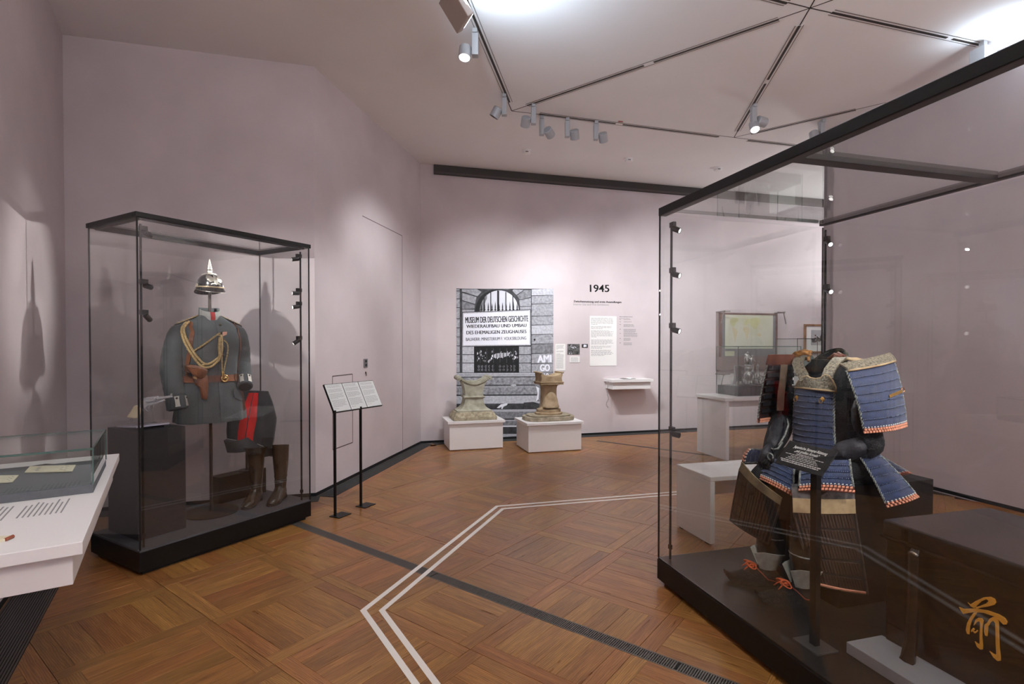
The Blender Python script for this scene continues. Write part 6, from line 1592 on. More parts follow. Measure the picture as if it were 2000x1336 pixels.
# trunk, dark cloth under the plates
TS = [(0.578, .150, .120, 0.03), (0.63, .150, .120, 0.02), (0.70, .140, .110, 0.0), (0.80, .138, .108, 0.0), (0.92, .150, .112, 0.0), (1.02, .160, .110, 0.0), (1.08, .165, .095, 0.0), (1.13, .140, .075, 0.01), (1.165, .085, .062, 0.015)]
m = MB(); m.grid([[Vector((0.03 - .09 * max(0, (z - .75) / .4) + a * sin(2 * pi * i / 36), y - b * cos(2 * pi * i / 36), z)) for z, a, b, y in TS] for i in range(36)], closed_u=True)
m.add([Vector((0.03 + TS[0][1] * sin(2 * pi * i / 36), TS[0][3] - TS[0][2] * cos(2 * pi * i / 36), TS[0][0])) for i in range(36)], [tuple(range(36))]); obj('trunk', m, BLKCL, ar, smooth=True)
# cuirass front, sides
cu = sheet('cuirass_front', [Y(1555, 758, -.125), Y(1631, 766, -.125), Y(1551, 868, -.130), Y(1633, 882, -.130)], 10, (0, -1, 0), .035, .006, trim=False, edges=(True, True), proud=.008, n=18)
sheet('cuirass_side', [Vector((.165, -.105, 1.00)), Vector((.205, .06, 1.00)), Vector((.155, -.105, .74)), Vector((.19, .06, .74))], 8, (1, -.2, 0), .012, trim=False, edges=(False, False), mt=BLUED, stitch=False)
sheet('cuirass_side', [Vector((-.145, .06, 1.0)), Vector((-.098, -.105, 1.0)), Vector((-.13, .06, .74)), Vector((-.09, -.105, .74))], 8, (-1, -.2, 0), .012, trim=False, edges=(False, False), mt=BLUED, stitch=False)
for px, py in ((1557, 777), (1607, 780)):
    p = Y(px, py, -.178 if px > 1580 else -.150); g_ = obj('ring_plate', MB().lathe([(.012, 0), (.012, .003), (.007, .006), (0, .007)], 18, M=Matrix.Translation(p) @ Matrix.Rotation(pi / 2, 4, 'X')), GILT, ar, auto=40)
    obj('ring', MB().tube([p + Vector((.011 * cos(a * pi / 8) - .004, -.008, .011 * sin(a * pi / 8) - .008)) for a in range(16)], .0014, 6, closed=True), GILT, g_, smooth=True)
# breast plate top with neck cut, shoulder straps
pts = [(1555, 757), (1556, 752), (1560, 745), (1567, 738), (1577, 734), (1584, 738), (1594, 740), (1604, 738), (1612, 732), (1620, 734), (1628, 744), (1633, 755), (1634, 766)]
top_ = [Y(px, py, -.135 - .02 * sin(pi * i / 12)) for i, (px, py) in enumerate(pts)]
bot_ = [Y(1555 + (1633 - 1555) * i / 12, 758 + 8 * i / 12, -.135 - .034 * sin(pi * i / 12)) for i in range(13)]
obj('breast_top', MB().slab([[a, a.lerp(b, .5), b] for a, b in zip(top_, bot_)], .006), LEAPAT, ar, auto=50, label='stencilled pale leather edge of the cuirass')
obj('breast_rim', MB().tube([p + Vector((0, -.003, 0)) for p in top_], .004, 8), LEACREAM, ar, smooth=True)
obj('breast_band', MB().tube([p + Vector((0, -.006, .004)) for p in bot_], .005, 8), LEACREAM, ar, smooth=True)
def strap(path, w0, w1, mt, name='shoulder_strap', th=.008, up=(0, 0, 1)):
    P = []; n_ = len(path)
    for i, p in enumerate(path):
        d = (path[min(i + 1, n_ - 1)] - path[max(i - 1, 0)]).normalized(); s_ = Vector((1, .25, 0)); s_ = (s_ - d * d.dot(s_)).normalized()
        w_ = w0 + (w1 - w0) * i / (n_ - 1); P.append([p + s_ * w_ * k for k in (-.5, 0, .5)])
    return obj(name, MB().slab(P, th), mt, ar, auto=50, label='patterned shoulder strap')
strap([Y(1618, 742, -.150), Y(1617, 735, -.145), Y(1622, 722, -.125), Y(1632, 709, -.085), Y(1640, 701, -.035), Y(1645, 699, .03)], .050, .060, LEAPAT, up=(0, -1, .5))
strap([Y(1573, 742, -.150), Y(1570, 735, -.145), Y(1562, 722, -.125), Y(1558, 710, -.085), Y(1562, 701, -.03), Y(1572, 697, .03)], .048, .058, LEAPAT, up=(0, -1, .5))
# standing collar round the dark neck hole
m = MB(); P = []
for i in range(41):
    th = -150 + 300 * i / 40 + 180; t = R(th); zc = 1.115 + .045 * (0.5 - 0.5 * cos(t)); rw = []
    for e, dz in ((0.0, 0), (.008, .03), (.004, .055), (-.006, .066)):
        rw.append(Vector((-.058 + (.082 + e) * sin(t), .01 - (.075 + e) * cos(t), zc + dz * (0.45 + .55 * (.5 - .5 * cos(t))))))
    P.append(rw)
m.slab(P, .008); obj('collar', m, BROCADE, ar, auto=50, label='stiff brocade standing collar')
obj('collar_lining', MB().slab([[Vector((-.058 + (q.x + .058) * .90, .01 + (q.y - .01) * .90, q.z + (.004 if k == 3 else 0))) for k, q in enumerate(r)] for r in P], .002), BLKCL, ar, auto=50)
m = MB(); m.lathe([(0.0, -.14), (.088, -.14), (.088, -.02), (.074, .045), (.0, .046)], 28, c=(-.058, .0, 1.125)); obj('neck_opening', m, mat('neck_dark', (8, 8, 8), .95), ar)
for s_ in (-1, 1):
    m = MB(); 
    for k in range(5): m.tube([(-.055 + s_ * (.080 + .012 * k), -.045 + .012 * k, 1.160 + .004 * k), (-.055 + s_ * (.12 + .006 * k), -.01 + .008 * k, 1.178), (-.055 + s_ * (.17 + .004 * k), .01 + .006 * k, 1.165)], .007, 7)
    obj('shoulder_cord', m, ROPEY if s_ < 0 else LEACREAM, ar, smooth=True)
for name_, pth, mt_ in (('cord_bundle', [Y(1546, 702, -.03), Y(1556, 692, -.02), Y(1568, 688, -.01), Y(1582, 690, .0)], ROPEY), ('cord_bundle', [Y(1622, 701, .0), Y(1634, 694, .0), Y(1648, 699, -.01)], BROWNPL)):
    m = MB()
    for k in range(6):
        o_ = Vector((.004 * sin(k * 2.1), .010 * cos(k * 1.9), .008 * cos(k * 2.3))); m.tube([p + o_ + Vector((0, 0, .004 * sin(i * 2 + k))) for i, p in enumerate(pth)], .0075, 7)
    obj(name_, m, mt_, ar, smooth=True)
# big left shoulder guard (camera side)
cL = [X(1652, 724, .245), X(1744, 705, .245), X(1687, 847, .285), X(1769, 834, .285)]
sL = sheet('shoulder_guard', cL, 7, (1, -.15, 0.05), .030, .012, n=20, proud=.010)
o_ = Vector((1, -.15, 0.05)).normalized()
P = [[bil([X(1646, 712, .235), X(1743, 690, .235), cL[0], cL[1]], u / 10, v) + o_ * (.030 * sin(pi * u / 10) + (.0 if v < .3 else .010) - (.02 * (1 - v))) for v in (0, .15, .5, .85, 1)] for u in range(11)]
pl2 = obj('guard_top_plate', MB().slab(P, .008), LEAPAT, sL, auto=50, label='stencilled leather top plate of the shoulder guard')
obj('guard_rim', MB().tube([r[-1] + o_ * .004 for r in P], .005, 8), LEACREAM, sL, smooth=True)
obj('guard_rim', MB().tube([r[0] for r in P], .005, 8), mat('rim_dark_bronze', (92, 76, 60), .4, metal=.6), sL, smooth=True)
gb_ = [bil(cL, u, v) + o_ * (.030 * sin(pi * u) + .022) for u, v in ((.56, .455), (.97, .43), (.97, .475), (.56, .50))]
obj('gilt_bar', MB().add(gb_ + [p + o_ * .004 for p in gb_], [(3, 2, 1, 0), (4, 5, 6, 7), (0, 1, 5, 4), (1, 2, 6, 5), (2, 3, 7, 6), (3, 0, 4, 7)]), GILT, sL, bevel=.001)
p = bil(cL, 1.0, .44) + o_ * .018; obj('guard_ring', MB().tube([p + Vector((0, .006 + .010 * cos(a * pi / 7), .010 * sin(a * pi / 7))) for a in range(14)], .002, 6, closed=True), mat('copper_ring', (176, 116, 84), .3, metal=.9), sL, smooth=True)
# right shoulder guard, seen from its inner side
cR = [X(1551, 712, -.235), X(1500, 712, -.235), X(1544, 822, -.275), X(1481, 826, -.285)]
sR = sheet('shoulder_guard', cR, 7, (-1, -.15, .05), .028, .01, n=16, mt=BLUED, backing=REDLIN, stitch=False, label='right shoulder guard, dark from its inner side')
oR = Vector((-1, -.15, .05)).normalized()
P = [[bil([X(1552, 693, -.225), X(1503, 693, -.225), X(1551, 713, -.235), X(1498, 713, -.235)], u / 10, v) + oR * (.02 * sin(pi * u / 10)) for v in (0, .3, .7, 1)] for u in range(11)]
obj('guard_top_plate', MB().slab(P, .008), BROWNPL, sR, auto=50, label='rust-brown leather top plate of the right shoulder guard')
for r_ in range(7):
    vv = (r_ + .5) / 7 * .86; a_ = bil(cR, .02, vv) - oR * .008; b_ = bil(cR, .98, vv) - oR * .008
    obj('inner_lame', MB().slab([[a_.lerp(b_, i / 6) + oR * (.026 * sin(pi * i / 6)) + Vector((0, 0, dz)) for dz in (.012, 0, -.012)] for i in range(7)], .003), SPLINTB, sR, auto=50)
for dz, kk in ((.018, 0), (.006, 1)):
    mb = MB()
    for i in range(9):
        p = bil(cR, .42 + i * .065, 1.0 - dz / .32) - oR * (-.006 if False else .004); p = p + oR * .020 * sin(pi * (.42 + i * .065)); mb.box(tuple(p), (.009, .0125, .0105))
    obj('knot_row', mb, ORNG, sR, bevel=.0015)
strap_r = [X(1532, 712, -.215), X(1530, 740, -.212), X(1526, 770, -.21), X(1524, 802, -.21)]
P = [[p + Vector((0, k, 0)) for k in (-.022, 0, .022)] for p in strap_r]; obj('arm_band', MB().slab(P, .004), mat('worn_brown_band', (104, 86, 70), .7, c2=(66, 50, 40), vscale=12), ar, auto=50)
# sleeves and hands
def limb(name, pts, rad, mt, n_=18, sx=1.0):
    pts = [Vector(p) for p in pts]; ex = [pts[0] * 2 - pts[1]] + pts + [pts[-1] * 2 - pts[-2]]; PP = []; RR = []
    for k in range(len(pts) - 1):
        for s in range(6):
            t = s / 6; p0, p1, p2, p3 = ex[k:k + 4]
            PP.append(0.5 * ((2 * p1) + (p2 - p0) * t + (2 * p0 - 5 * p1 + 4 * p2 - p3) * t * t + (3 * p1 - p0 - 3 * p2 + p3) * t ** 3)); RR.append(rad[k] + (rad[k + 1] - rad[k]) * t)
    PP.append(pts[-1]); RR.append(rad[-1])
    for _ in (0, 1):     # rounded ends
        e0 = PP[-1]; d_ = (e0 - PP[-2]).normalized(); r_ = RR[-1]
        for f_, g_ in ((.5, .86), (.8, .6), (.95, .3)): PP.append(e0 + d_ * r_ * f_); RR.append(r_ * g_)
        PP.reverse(); RR.reverse()
    return obj(name, MB().tube(PP, RR, n_, sx=sx), mt, ar, smooth=True)
Rw = Y(1503, 884, -.27)
slR = limb('sleeve', [(-.135, .0, 1.095), (-.175, .01, 1.0), Y(1532, 800, -.05), Y(1523, 838, -.12), Y(1513, 862, -.20), Rw], [.060, .062, .060, .062, .052, .036], BLKCL)
limb('forearm_plate', [Y(1527, 825, -.115), Y(1520, 846, -.165), Y(1511, 868, -.235)], [.044, .049, .038], BLKPLATE, 20)
m = MB(); m.tube([Y(1537, 818, -.15), Y(1540, 830, -.18), Y(1533, 850, -.22), Y(1521, 870, -.27)], .005, 6); m.tube([Y(1500, 872, -.27), Y(1510, 878, -.29), Y(1520, 876, -.29), Y(1528, 864, -.26)], .005, 6); obj('sleeve_braid', m, BRAIDW, ar, smooth=True)
for k, off in enumerate((0, .017)): pass
hr = limb('hand_guard', [Y(1503, 878, -.275), Y(1497, 888, -.30), Y(1489, 900, -.315)], [.034, .040, .026], BLKPLATE, 16, .7)
for k in range(4):
    a = Y(1491 + k * 5.5, 896 + k * 1.5, -.32); m = MB(); m.tube([a, a + Vector((-.012, -.012, -.018)), a + Vector((-.012, -.004, -.040)), a + Vector((-.004, .008, -.052 + .004 * k))], [.010, .0095, .009, .007], 10); obj('finger_guard', m, BLKCL, hr, smooth=True)
m = MB(); a = Y(1511, 890, -.31); m.tube([a, a + Vector((.012, -.016, -.006)), a + Vector((.014, -.020, -.03))], [.011, .010, .008], 10); obj('thumb_guard', m, BLKCL, hr, smooth=True)
m = MB(); c_ = Y(1506, 892, -.325); m.tube([c_ + Vector((.018 * cos(a * pi / 8), -.004, .016 * sin(a * pi / 8))) for a in range(16)], .004, 6, closed=True); obj('hand_loop', m, BRAIDW, hr, smooth=True)
slL = limb('sleeve', [(.13, .0, 1.10), (.185, .015, 1.0), X(1688, 800, .195), X(1698, 845, .215), X(1700, 868, .225)], [.056, .058, .052, .052, .056], BLKMAIL)
limb('forearm', [X(1700, 862, .225), X(1686, 872, .20), X(1655, 885, .14), X(1632, 896, .10), X(1612, 905, .06)], [.056, .060, .055, .042, .03], BLKMAIL, 20)
limb('forearm_plate', [X(1676, 872, .215), X(1650, 882, .165), X(1630, 893, .125)], [.042, .050, .036], BLKPLATE, 20)
limb('elbow_plate', [X(1697, 862, .25), X(1702, 870, .25), X(1700, 884, .24)], [.025, .038, .025], BLKMAIL, 16)
limb('padded_tassel', [X(1672, 785, .20), X(1674, 800, .21), X(1674, 822, .21), X(1673, 838, .20)], [.010, .024, .024, .012], BLKPLATE, 14)
# thighs under the skirts
limb('thigh', [(-.06, .0, .665), (-.12, -.15, .645), (-.165, -.29, .555), (-.17, -.33, .50)], [.085, .074, .066, .055], BLKCL)
limb('thigh', [(.10, .0, .665), (.12, -.14, .645), (.095, -.24, .56), (.085, -.265, .50)], [.085, .074, .066, .055], BLKCL)
limb('shank', [(-.17, -.31, .50), (-.172, -.27, .36), (-.168, -.265, .10)], [.062, .058, .045], BLKCL)
limb('shank', [(.075, -.262, .50), (.065, -.262, .33), (.06, -.262, .09)], [.062, .058, .045], BLKCL)
# skirts of blue lacing
sheet('skirt_guard', [Y(1500, 893, -.27), Y(1553, 912, -.25), Y(1486, 938, -.345), Y(1554, 974, -.335)], 5, (0, -.8, .6), .020, .01, n=12)
sheet('skirt_guard', [X(1566, 908, .09), X(1660, 898, .23), X(1562, 960, .12), X(1670, 964, .26)], 4, (.3, -.8, .5), .020, .008, n=14)
sheet('skirt_guard', [X(1674, 886, .205), X(1706, 878, .215), X(1732, 992, .27), X(1793, 972, .27)], 6, (1, 0, .35), .018, .008, n=12)
sheet('skirt_guard', [X(1700, 890, .14), X(1716, 890, .14), X(1757, 930, .12), X(1779, 926, .12)], 4, (.7, .2, .8), .008, n=8)
sheet('skirt_guard', [Y(1496, 905, -.26), Y(1496, 880, -.24), Y(1448, 906, -.27), Y(1462, 879, -.25)], 4, (-.1, -.5, .9), .012, n=10)
# thigh guards of dark splints
def splints(name, c, rows, cols, out, bulge, label, edge_mt=LEACREAM, mt=SPLINT, last=None):
    out = Vector(out).normalized()
    pt = lambda u, v, off=0.0: bil(c, u, v) + out * (bulge * sin(pi * u) + off)
    root = obj(name, MB().slab([[pt(i / 8, j / 8, 0) for j in range(9)] for i in range(9)], .004), mat('guard_ground_' + name[:5] + str(len(MATS)), (34, 28, 26), .7), ar, auto=60, label=label)
    side = (c[1] - c[0]).normalized(); dn_ = (c[2] - c[0]).normalized(); nr = side.cross(dn_)
    if nr.dot(out) < 0: nr = -nr
    MX = Matrix((side, nr, -dn_)).transposed(); W0 = ((c[1] - c[0]).length + (c[3] - c[2]).length) / 2; H0 = (c[2] - c[0]).length
    for r_ in range(rows):
        mb = MB(); v = (r_ + .5) / rows
        for k in range(cols):
            u = .05 + .90 * (k + .5) / cols; mb.box(tuple(pt(u, v, .004 + .0015 * (k % 2))), (W0 * .90 / cols * .78, .006, H0 / rows * .90), M=MX)
        obj('splint_row', mb, last if (last and r_ == rows - 1) else mt, root, bevel=.0012)
    bd = [pt(u, v, .003) for u, v in [(i / 8, 0) for i in range(9)] + [(1, i / 8) for i in range(1, 9)] + [(1 - i / 8, 1) for i in range(1, 9)] + [(0, 1 - i / 8) for i in range(1, 8)]]
    obj('border', MB().tube(bd, .006, 8, closed=True), edge_mt, root, smooth=True)
    return root
EDGED = mat('border_dark_leather', (72, 62, 56), .6, c2=(40, 34, 32), vscale=40)
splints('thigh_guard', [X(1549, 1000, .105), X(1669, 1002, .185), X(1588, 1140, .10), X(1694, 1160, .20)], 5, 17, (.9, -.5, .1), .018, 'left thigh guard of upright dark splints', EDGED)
cT = [X(1547, 972, .10), X(1668, 974, .185), X(1548, 1000, .105), X(1669, 1002, .186)]
oT = Vector((.9, -.5, .1)).normalized()
obj('thigh_guard_band', MB().slab([[bil(cT, i / 10, v) + oT * (.018 * sin(pi * i / 10) + .004) for v in (0, .3, .6, 1)] for i in range(11)], .006), LEACREAM, ar, auto=50)
cT2 = [X(1545, 945, .09), X(1666, 945, .18), X(1547, 973, .10), X(1668, 975, .185)]
obj('thigh_guard_top', MB().slab([[bil(cT2, i / 10, v) + oT * (.018 * sin(pi * i / 10)) for v in (0, .5, 1)] for i in range(11)], .006), mat('brocade_blue_grey', (96, 92, 90), .7, c2=(36, 36, 44), vscale=36), ar, auto=50)
obj('knot_row', MB().tube([X(1588 + 10 * i, 1137 + 1.9 * i, .105 + .009 * i) + oT * (.012 + .018 * sin(pi * i / 10)) for i in range(11)], .006, 6), ORNG, ar)
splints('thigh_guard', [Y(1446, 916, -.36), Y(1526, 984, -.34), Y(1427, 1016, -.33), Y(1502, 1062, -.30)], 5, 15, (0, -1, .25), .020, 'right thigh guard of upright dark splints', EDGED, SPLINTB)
cT3 = [Y(1452, 902, -.36), Y(1530, 972, -.34), Y(1446, 918, -.362), Y(1526, 986, -.342)]
obj('thigh_guard_band', MB().slab([[bil(cT3, i / 10, v) + Vector((0, -.020 * sin(pi * i / 10) - .004, 0)) for v in (0, .5, 1)] for i in range(11)], .006), mat('band_olive_leather', (138, 124, 96), .6, c2=(96, 84, 62), vscale=14), ar, auto=50)
# shin guards
def shin(px0, py0, px1, py1, pxw, x, label):
    a = X(px0, py0, x); b = X(px1, py1, x); P = []
    for i in range(13):
        th = R(-125 + 250 * i / 12); row = []
        for k in range(8):
            t = k / 7; c_ = a.lerp(b, t) + Vector((0, .050, 0)); r_ = .066 - .012 * t + .006 * sin(pi * t); z = .02 * (1 - t) * cos(th) * (1 if t < .3 else .3)
            row.append(Vector((c_.x + r_ * sin(th), c_.y - r_ * cos(th), c_.z + z)))
        P.append(row)
    s_ = obj('shin_guard', MB().slab(P, .005), LACQ, ar, auto=50, label=label)
    for k in (0, 3, 7): obj('shin_rim', MB().tube([r[k] + Vector((0, -.001, 0)) for r in P], .004 if k != 3 else .006, 6), BRAIDW if k == 3 else EDGED, s_, smooth=True)
    return s_
shin(1556, 1040, 1557, 1142, 52, .062, 'glossy dark left shin guard'); shin(1491, 1010, 1490, 1098, 46, -.170, 'glossy dark right shin guard')
# fur shoes
FUR = mat('bear_fur_dark', (44, 40, 38), .95, c2=(20, 18, 17), vscale=60, bump=1.0, bscale=260, stretch=(1, .25, 1))
LINEN = mat('linen_lining_pale', (176, 178, 168), .85, c2=(140, 142, 134), vscale=18)
CORD = mat('cord_orange', (206, 94, 48), .6)
CORD2 = mat('cord_red_brown', (150, 62, 38), .6)
IVR = mat('toggle_ivory', (214, 196, 160), .5)
def fur_shoe(label, heel, toe):
    heel = Vector(heel); toe = Vector(toe); d = toe - heel; wp_ = AR.w(heel); an = AR.rz + atan2(d.y, d.x)
    t = thing('fur_shoe', label, 'shoe', (wp_.x, wp_.y, CB), an)
    L_ = d.length; rndf = random.Random(len(label))
    F = [(-.01, .022, .02, .06), (.012, .036, .004, .085), (.05, .042, .002, .10), (.09, .043, .001, .098), (.13, .046, .001, .085), (.165, .046, .001, .070), (.20, .040, .001, .056), (.23, .030, .004, .046), (.252, .018, .018, .048), (.266, .010, .034, .056), (.274, .003, .046, .060)]
    k = L_ / .255
    G = [[Vector((x * k, w_ * cos(pi * j / 18) * 1.08, zb + (zt - zb) * sin(pi * j / 18) ** .75)) for j in range(19)] for x, w_, zb, zt in F]
    m = MB(); m.grid(G); m.add(G[0], [tuple(range(19))]); m.add([v for row in G for v in (row[0], row[-1])], [(2 * i, 2 * i + 1, 2 * i + 3, 2 * i + 2) for i in range(len(G) - 1)]); obj('upper', m, FUR, t, smooth=True)
    m = MB()
    for q in range(420):
        i = rndf.randrange(1, len(F) - 1); j = rndf.uniform(1, 17); p = G[i][int(j)].lerp(G[i + 1][int(j) + 1], rndf.random()); nrm = Vector((0, p.y, p.z - .03)).normalized()
        a_ = p + nrm * .001; b_ = a_ + nrm * rndf.uniform(.004, .009) + Vector((rndf.uniform(.002, .012), rndf.uniform(-.004, .004), rndf.uniform(-.006, .002)))
        s_ = Vector((0, .0011, .0006)); m.add([a_ - s_, a_ + s_, b_], [(0, 1, 2)])
    obj('fur', m, FUR, t, kind='stuff', fixn=False)
    # flared linen cuff, open at the instep, points outwards
    P = []
    for i in range(21):
        th = R(32 + 296 * i / 20); fl = .5 + .5 * abs(sin(th * 1.0)); row = []
        for v in range(5):
            e = v / 4; rr_ = .044 + e * (.022 + .026 * fl * abs(cos(th * 1.5))); row.append(Vector((.050 * k + rr_ * 1.1 * cos(th), rr_ * sin(th), .088 + e * (.066 + .034 * abs(sin(th))))))
        P.append(row)
    obj('cuff', MB().slab(P, .003), LINEN, t, auto=60, label='flaring pale linen cuff')
    c_ = Vector((.122 * k, .0, .095))
    m = MB()
    for s_ in (-1, 1):
        for q_, (lx, ly, lz) in enumerate(((.020, .026, .010), (.028, .012, .012))):
            cc = c_ + Vector((.008, s_ * ly * .9, .006)); m.tube([cc + Vector((lx * cos(a * pi / 7) + .004, s_ * ly * sin(a * pi / 7 + q_), lz * cos(a * pi / 7 + 1.0))) for a in range(14)], .0032, 7, closed=True)
        m.tube([c_, c_ + Vector((.016, s_ * .010, .004)), c_ + Vector((.034, s_ * .020, -.006)), c_ + Vector((.050, s_ * .024, -.020))], [.0038, .0038, .0034, .0025], 7)
    m.lathe([(0, -.009), (.008, -.006), (.010, 0), (.008, .006), (0, .009)], 10, c=tuple(c_))
    obj('cord_knot', m, CORD, t, smooth=True)
    for s_ in (-1, 1): obj('cord', MB().tube([c_, Vector((.095 * k, s_ * .046, .078)), Vector((.06 * k, s_ * .054, .045)), Vector((.02 * k, s_ * .046, .034)), Vector((-.012 * k, s_ * .016, .040))], .0028, 7), CORD2, t, smooth=True)
    obj('toggle', MB().lathe([(.011, 0), (.011, .006), (.005, .008), (.005, .003), (0, .003)], 14, M=Matrix.Translation(c_ + Vector((.004, -.026 if True else .02, -.006))) @ Matrix.Rotation(R(80), 4, 'X')), IVR, t, auto=40)
    return t
fur_shoe('dark fur shoe with orange cord under the left shin guard, nearer the sign stand', (.092, -.235, 0), (.018, -.475, 0))
fur_shoe('dark fur shoe with orange cord under the right shin guard, farther from the sign stand', (-.118, -.252, 0), (-.222, -.470, 0))
# ------------------------------------------------------------------ white wall table with the low glass box, at the left wall
TBo = Vector((-1.196, 1.470, 0)); TBr = R(123.2); TBZ = 0.85
MT_ = Matrix.Translation(TBo) @ Matrix.Rotation(TBr, 4, 'Z'); MTI = MT_.inverted()
wt = thing('wall_table', 'white box-shaped wall table along the left wall, carrying a low glass box', 'table', TBo, TBr)
obj('tabletop', MB().bb(0, 1.42, 0, .622, TBZ - .036, TBZ), WHITE, wt, bevel=.002)
obj('box', MB().bb(.03, 1.39, .025, .622, TBZ - .126, TBZ - .036), WHITE, wt, bevel=.002)
m = MB()
for blk, (x0, y0, rows, wd) in enumerate(((.36, .09, 9, .20), (.36, .235, 6, .21), (.37, .335, 10, .19), (.37, .50, 8, .18))):
    for r_ in range(rows):
        L_ = wd * random.Random(blk * 40 + r_).uniform(.72, 1.0); m.bb(x0 + .02 * (1 - L_ / wd) , x0 + L_, y0 + r_ * .0135, y0 + r_ * .0135 + .0045, TBZ, TBZ + .0006)
obj('printed_text', m, INKG, wt, kind='stuff')
gb = thing('glass_box', 'low glass box on a dark felt base, standing on the white wall table', 'glass box', MT_ @ Vector((.60, .03, TBZ)), TBr)
FELT = mat('felt_grey', (96, 98, 102), .9, bump=.4, bscale=400, var=.05, vscale=60)
gl, gw = .51, .53
obj('base', MB().bb(0, gl, 0, gw, .0005, .030), FELT, gb, bevel=.001)
obj('tray', MB().bb(.008, gl - .008, .008, gw - .008, .030, .034), FELT, gb)
for q in ((0, gl, 0, .006), (0, gl, gw - .006, gw), (0, .006, .006, gw - .006), (gl - .006, gl, .006, gw - .006)): obj('glass_pane', MB().bb(q[0], q[1], q[2], q[3], .0305, .160), GLASSG, gb)
obj('glass_top', MB().bb(0, gl, 0, gw, .160, .166), GLASSG, gb)
for x in (0.0, gl):
    for y in (0.0, gw): obj('edge_strip', MB().bb(x - .0022, x + .0022, y - .0022, y + .0022, .0305, .166), EDGEG, gb)
for y in (0, gw): obj('edge_strip', MB().bb(0, gl, y - .0025, y + .0025, .1595, .1668), EDGEG, gb)
for x in (0, gl): obj('edge_strip', MB().bb(x - .0025, x + .0025, 0, gw, .1595, .1668), EDGEG, gb)
CARD = mat('paper_cream_old', (214, 206, 180), .75, var=.05, vscale=30)
def card(label, px, z, th, tilt=0.0):
    P = [at(*p, z) for p in px]; c_ = sum(P, Vector()) / 4
    t = thing('document', label, 'document', c_, 0)
    vs = [p - c_ + Vector((0, 0, .001 + (tilt if i < 2 else 0))) for i, p in enumerate(P)]
    obj('sheet', MB().add(vs + [v + Vector((0, 0, th)) for v in vs], [(3, 2, 1, 0), (4, 5, 6, 7), (0, 1, 5, 4), (1, 2, 6, 5), (2, 3, 7, 6), (3, 0, 4, 7)]), CARD, t)
    mm = MB()
    for k in range(5):
        for a0, a1 in (((.18, .26), (.70, .76)) if k % 2 else ((.20, .28), (.80, .86))):
            b0 = .15 + k * .15; q = [vs[0].lerp(vs[1], b0).lerp(vs[3].lerp(vs[2], b0), a) for a in (a0, a1)] ; q2 = [vs[0].lerp(vs[1], b0 + .06).lerp(vs[3].lerp(vs[2], b0 + .06), a) for a in (a1, a0)]
            mm.add([v + Vector((0, 0, th + .0004)) for v in q + q2], [(0, 1, 2, 3)])
    obj('printed_text', mm, INKG, t, kind='stuff')
    return t
zf = lambda x, y: (x / 6.072, 840 + y / 6.072)
card('cream printed card lying nearer the table end in the low glass box', [zf(292, 510), zf(355, 440), zf(900, 422), zf(860, 497)], TBZ + .036, .003)
card('cream printed card cut off by the picture edge, in the low glass box', [zf(-160, 640), zf(-100, 550), zf(222, 545), zf(150, 625)], TBZ + .036, .003)
bkq = [zf(-220, 1360), zf(-160, 1300), zf(155, 1280), zf(60, 1322)]
P = [at(*p, TBZ) for p in bkq]; c_ = sum(P, Vector()) / 4
bt = thing('booklet', 'thin booklet with a reddish edge at the near end of the white wall table', 'booklet', c_, 0)
obj('pages', MB().add([p - c_ + Vector((0, 0, .0006)) for p in P] + [p - c_ + Vector((0, 0, .008)) for p in P], [(3, 2, 1, 0), (4, 5, 6, 7), (0, 1, 5, 4), (1, 2, 6, 5), (2, 3, 7, 6), (3, 0, 4, 7)]), CARD, bt)
obj('spine', MB().tube([P[3] - c_ + Vector((0, 0, .005)), P[2] - c_ + Vector((0, 0, .005))], .005, 8), mat('cover_red_brown', (140, 74, 52), .6), bt)
m = MB(); pts = [MT_ @ Vector(p) for p in ((1.16, .58, TBZ + .003), (1.20, .46, TBZ + .003), (1.24, .36, TBZ + .003), (1.27, .30, TBZ + .003), (1.29, .26, TBZ + .003), (1.26, .225, TBZ + .003), (1.20, .215, TBZ + .003))]
m.tube(pts, .0028, 7); tag(obj('cable', m, SATINBLACK, smooth=True), 'thin black cable curving over the white table top behind the low glass box', 'cable')
ft = thing('floor_plinth', 'dark wedge-shaped finger recess with a cable outlet in the far corner of the white table', 'fitting', MT_ @ Vector((1.22, .05, TBZ)), TBr) if False else None
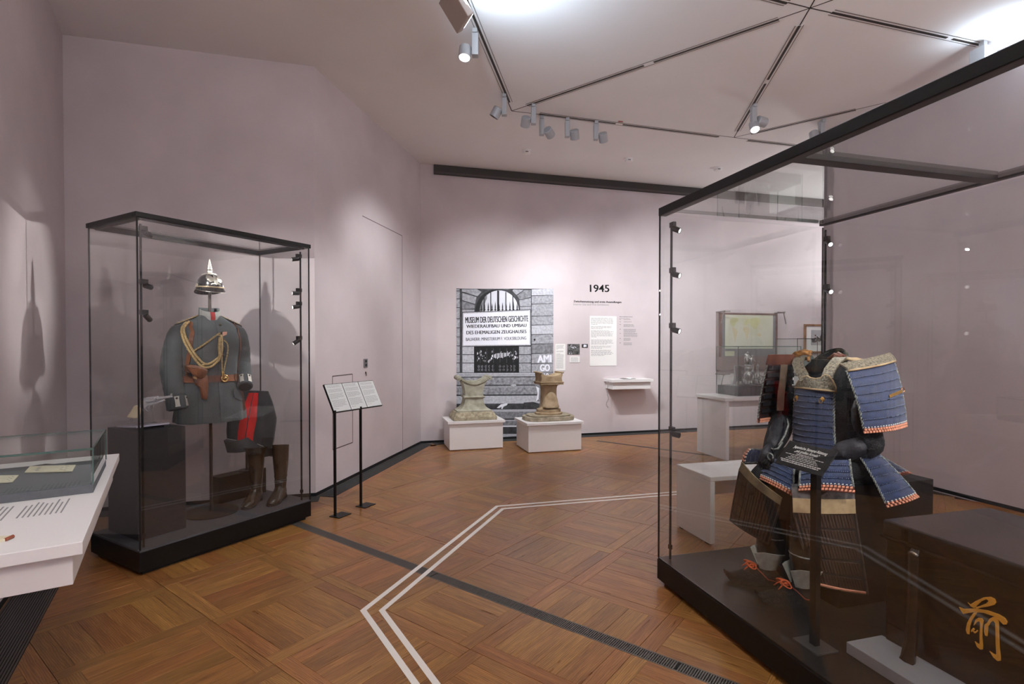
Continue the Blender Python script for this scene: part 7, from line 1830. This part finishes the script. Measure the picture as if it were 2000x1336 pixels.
m = MB().add([(0, 0, .0004), (.11, .006, .0004), (.13, .03, .0004), (.03, .022, .0004), (0, 0, .0012), (.11, .006, .0012), (.13, .03, .0012), (.03, .022, .0012)], [(3, 2, 1, 0), (4, 5, 6, 7), (0, 1, 5, 4), (1, 2, 6, 5), (2, 3, 7, 6), (3, 0, 4, 7)])
o = obj('finger_recess', m, SATINBLACK, wt, loc=(1.22, .045, TBZ))
# windows of the rear wall, behind the camera, seen only as reflections
rw = (L2 - Q0).normalized(); rn = Vector((rw.y, -rw.x, 0)); 
if rn.y < 0: rn = -rn
for k, s_ in enumerate((.9, 2.7, 4.5)):
    p = Q0 + rw * s_ + rn * .01; mx = frame4(p, rw, (0, 0, 1)) if rw.cross(Vector((0, 0, 1))).dot(rn) > 0 else frame4(p + rw * 1.1, -rw, (0, 0, 1))
    wnd = bpy.data.objects.new('window_%d' % (k + 1), None); COL.objects.link(wnd); wnd.matrix_world = mx; wnd['kind'] = 'structure'
    obj('pane', MB().prism([(0, .9), (1.1, .9), (1.1, 3.1), (0, 3.1)], 0, .012), WINLIT, wnd)
    for q in ((-.06, .84, 0, 3.16), (1.1, .84, 1.16, 3.16), (0, .84, 1.1, .9), (0, 3.1, 1.1, 3.16), (.53, .9, .57, 3.1), (0, 2.3, 1.1, 2.34)): obj('frame', MB().prism([(q[0], q[1]), (q[2], q[1]), (q[2], q[3]), (q[0], q[3])], 0, .05), WHITE, wnd)
# made-up stands outside the picture, added to hold the ambient fill lights
for (x, y, z, r), lb in zip([(1.4, -1.6, 2.6, .36), (4.3, 0.6, 2.6, .31), (6.2, 8.3, 1.9, .31)], ['added fill light on a tall grey stand behind the camera', 'added fill light on a tall grey stand by the right wall beside the armour case', 'added fill light on a stand in the passage beyond the right wall']):
    t = thing('added_fill_uplight', lb, 'uplight', (x, y, 0), 0)
    obj('base', MB().lathe([(.20, .0015), (.20, .02), (.03, .03), (0, .03)], 32), GREYMET, t, auto=40)
    obj('pole', MB().tube([(0, 0, .03), (0, 0, z - .14)], .018, 12), GREYMET, t, auto=40)
    obj('bowl', MB().lathe([(0, z - .14), (r * .5, z - .11), (r + .06, z - .02), (r + .07, z - .02), (r * .5, z - .125), (0, z - .155)], 36), GREYMET, t, auto=40)
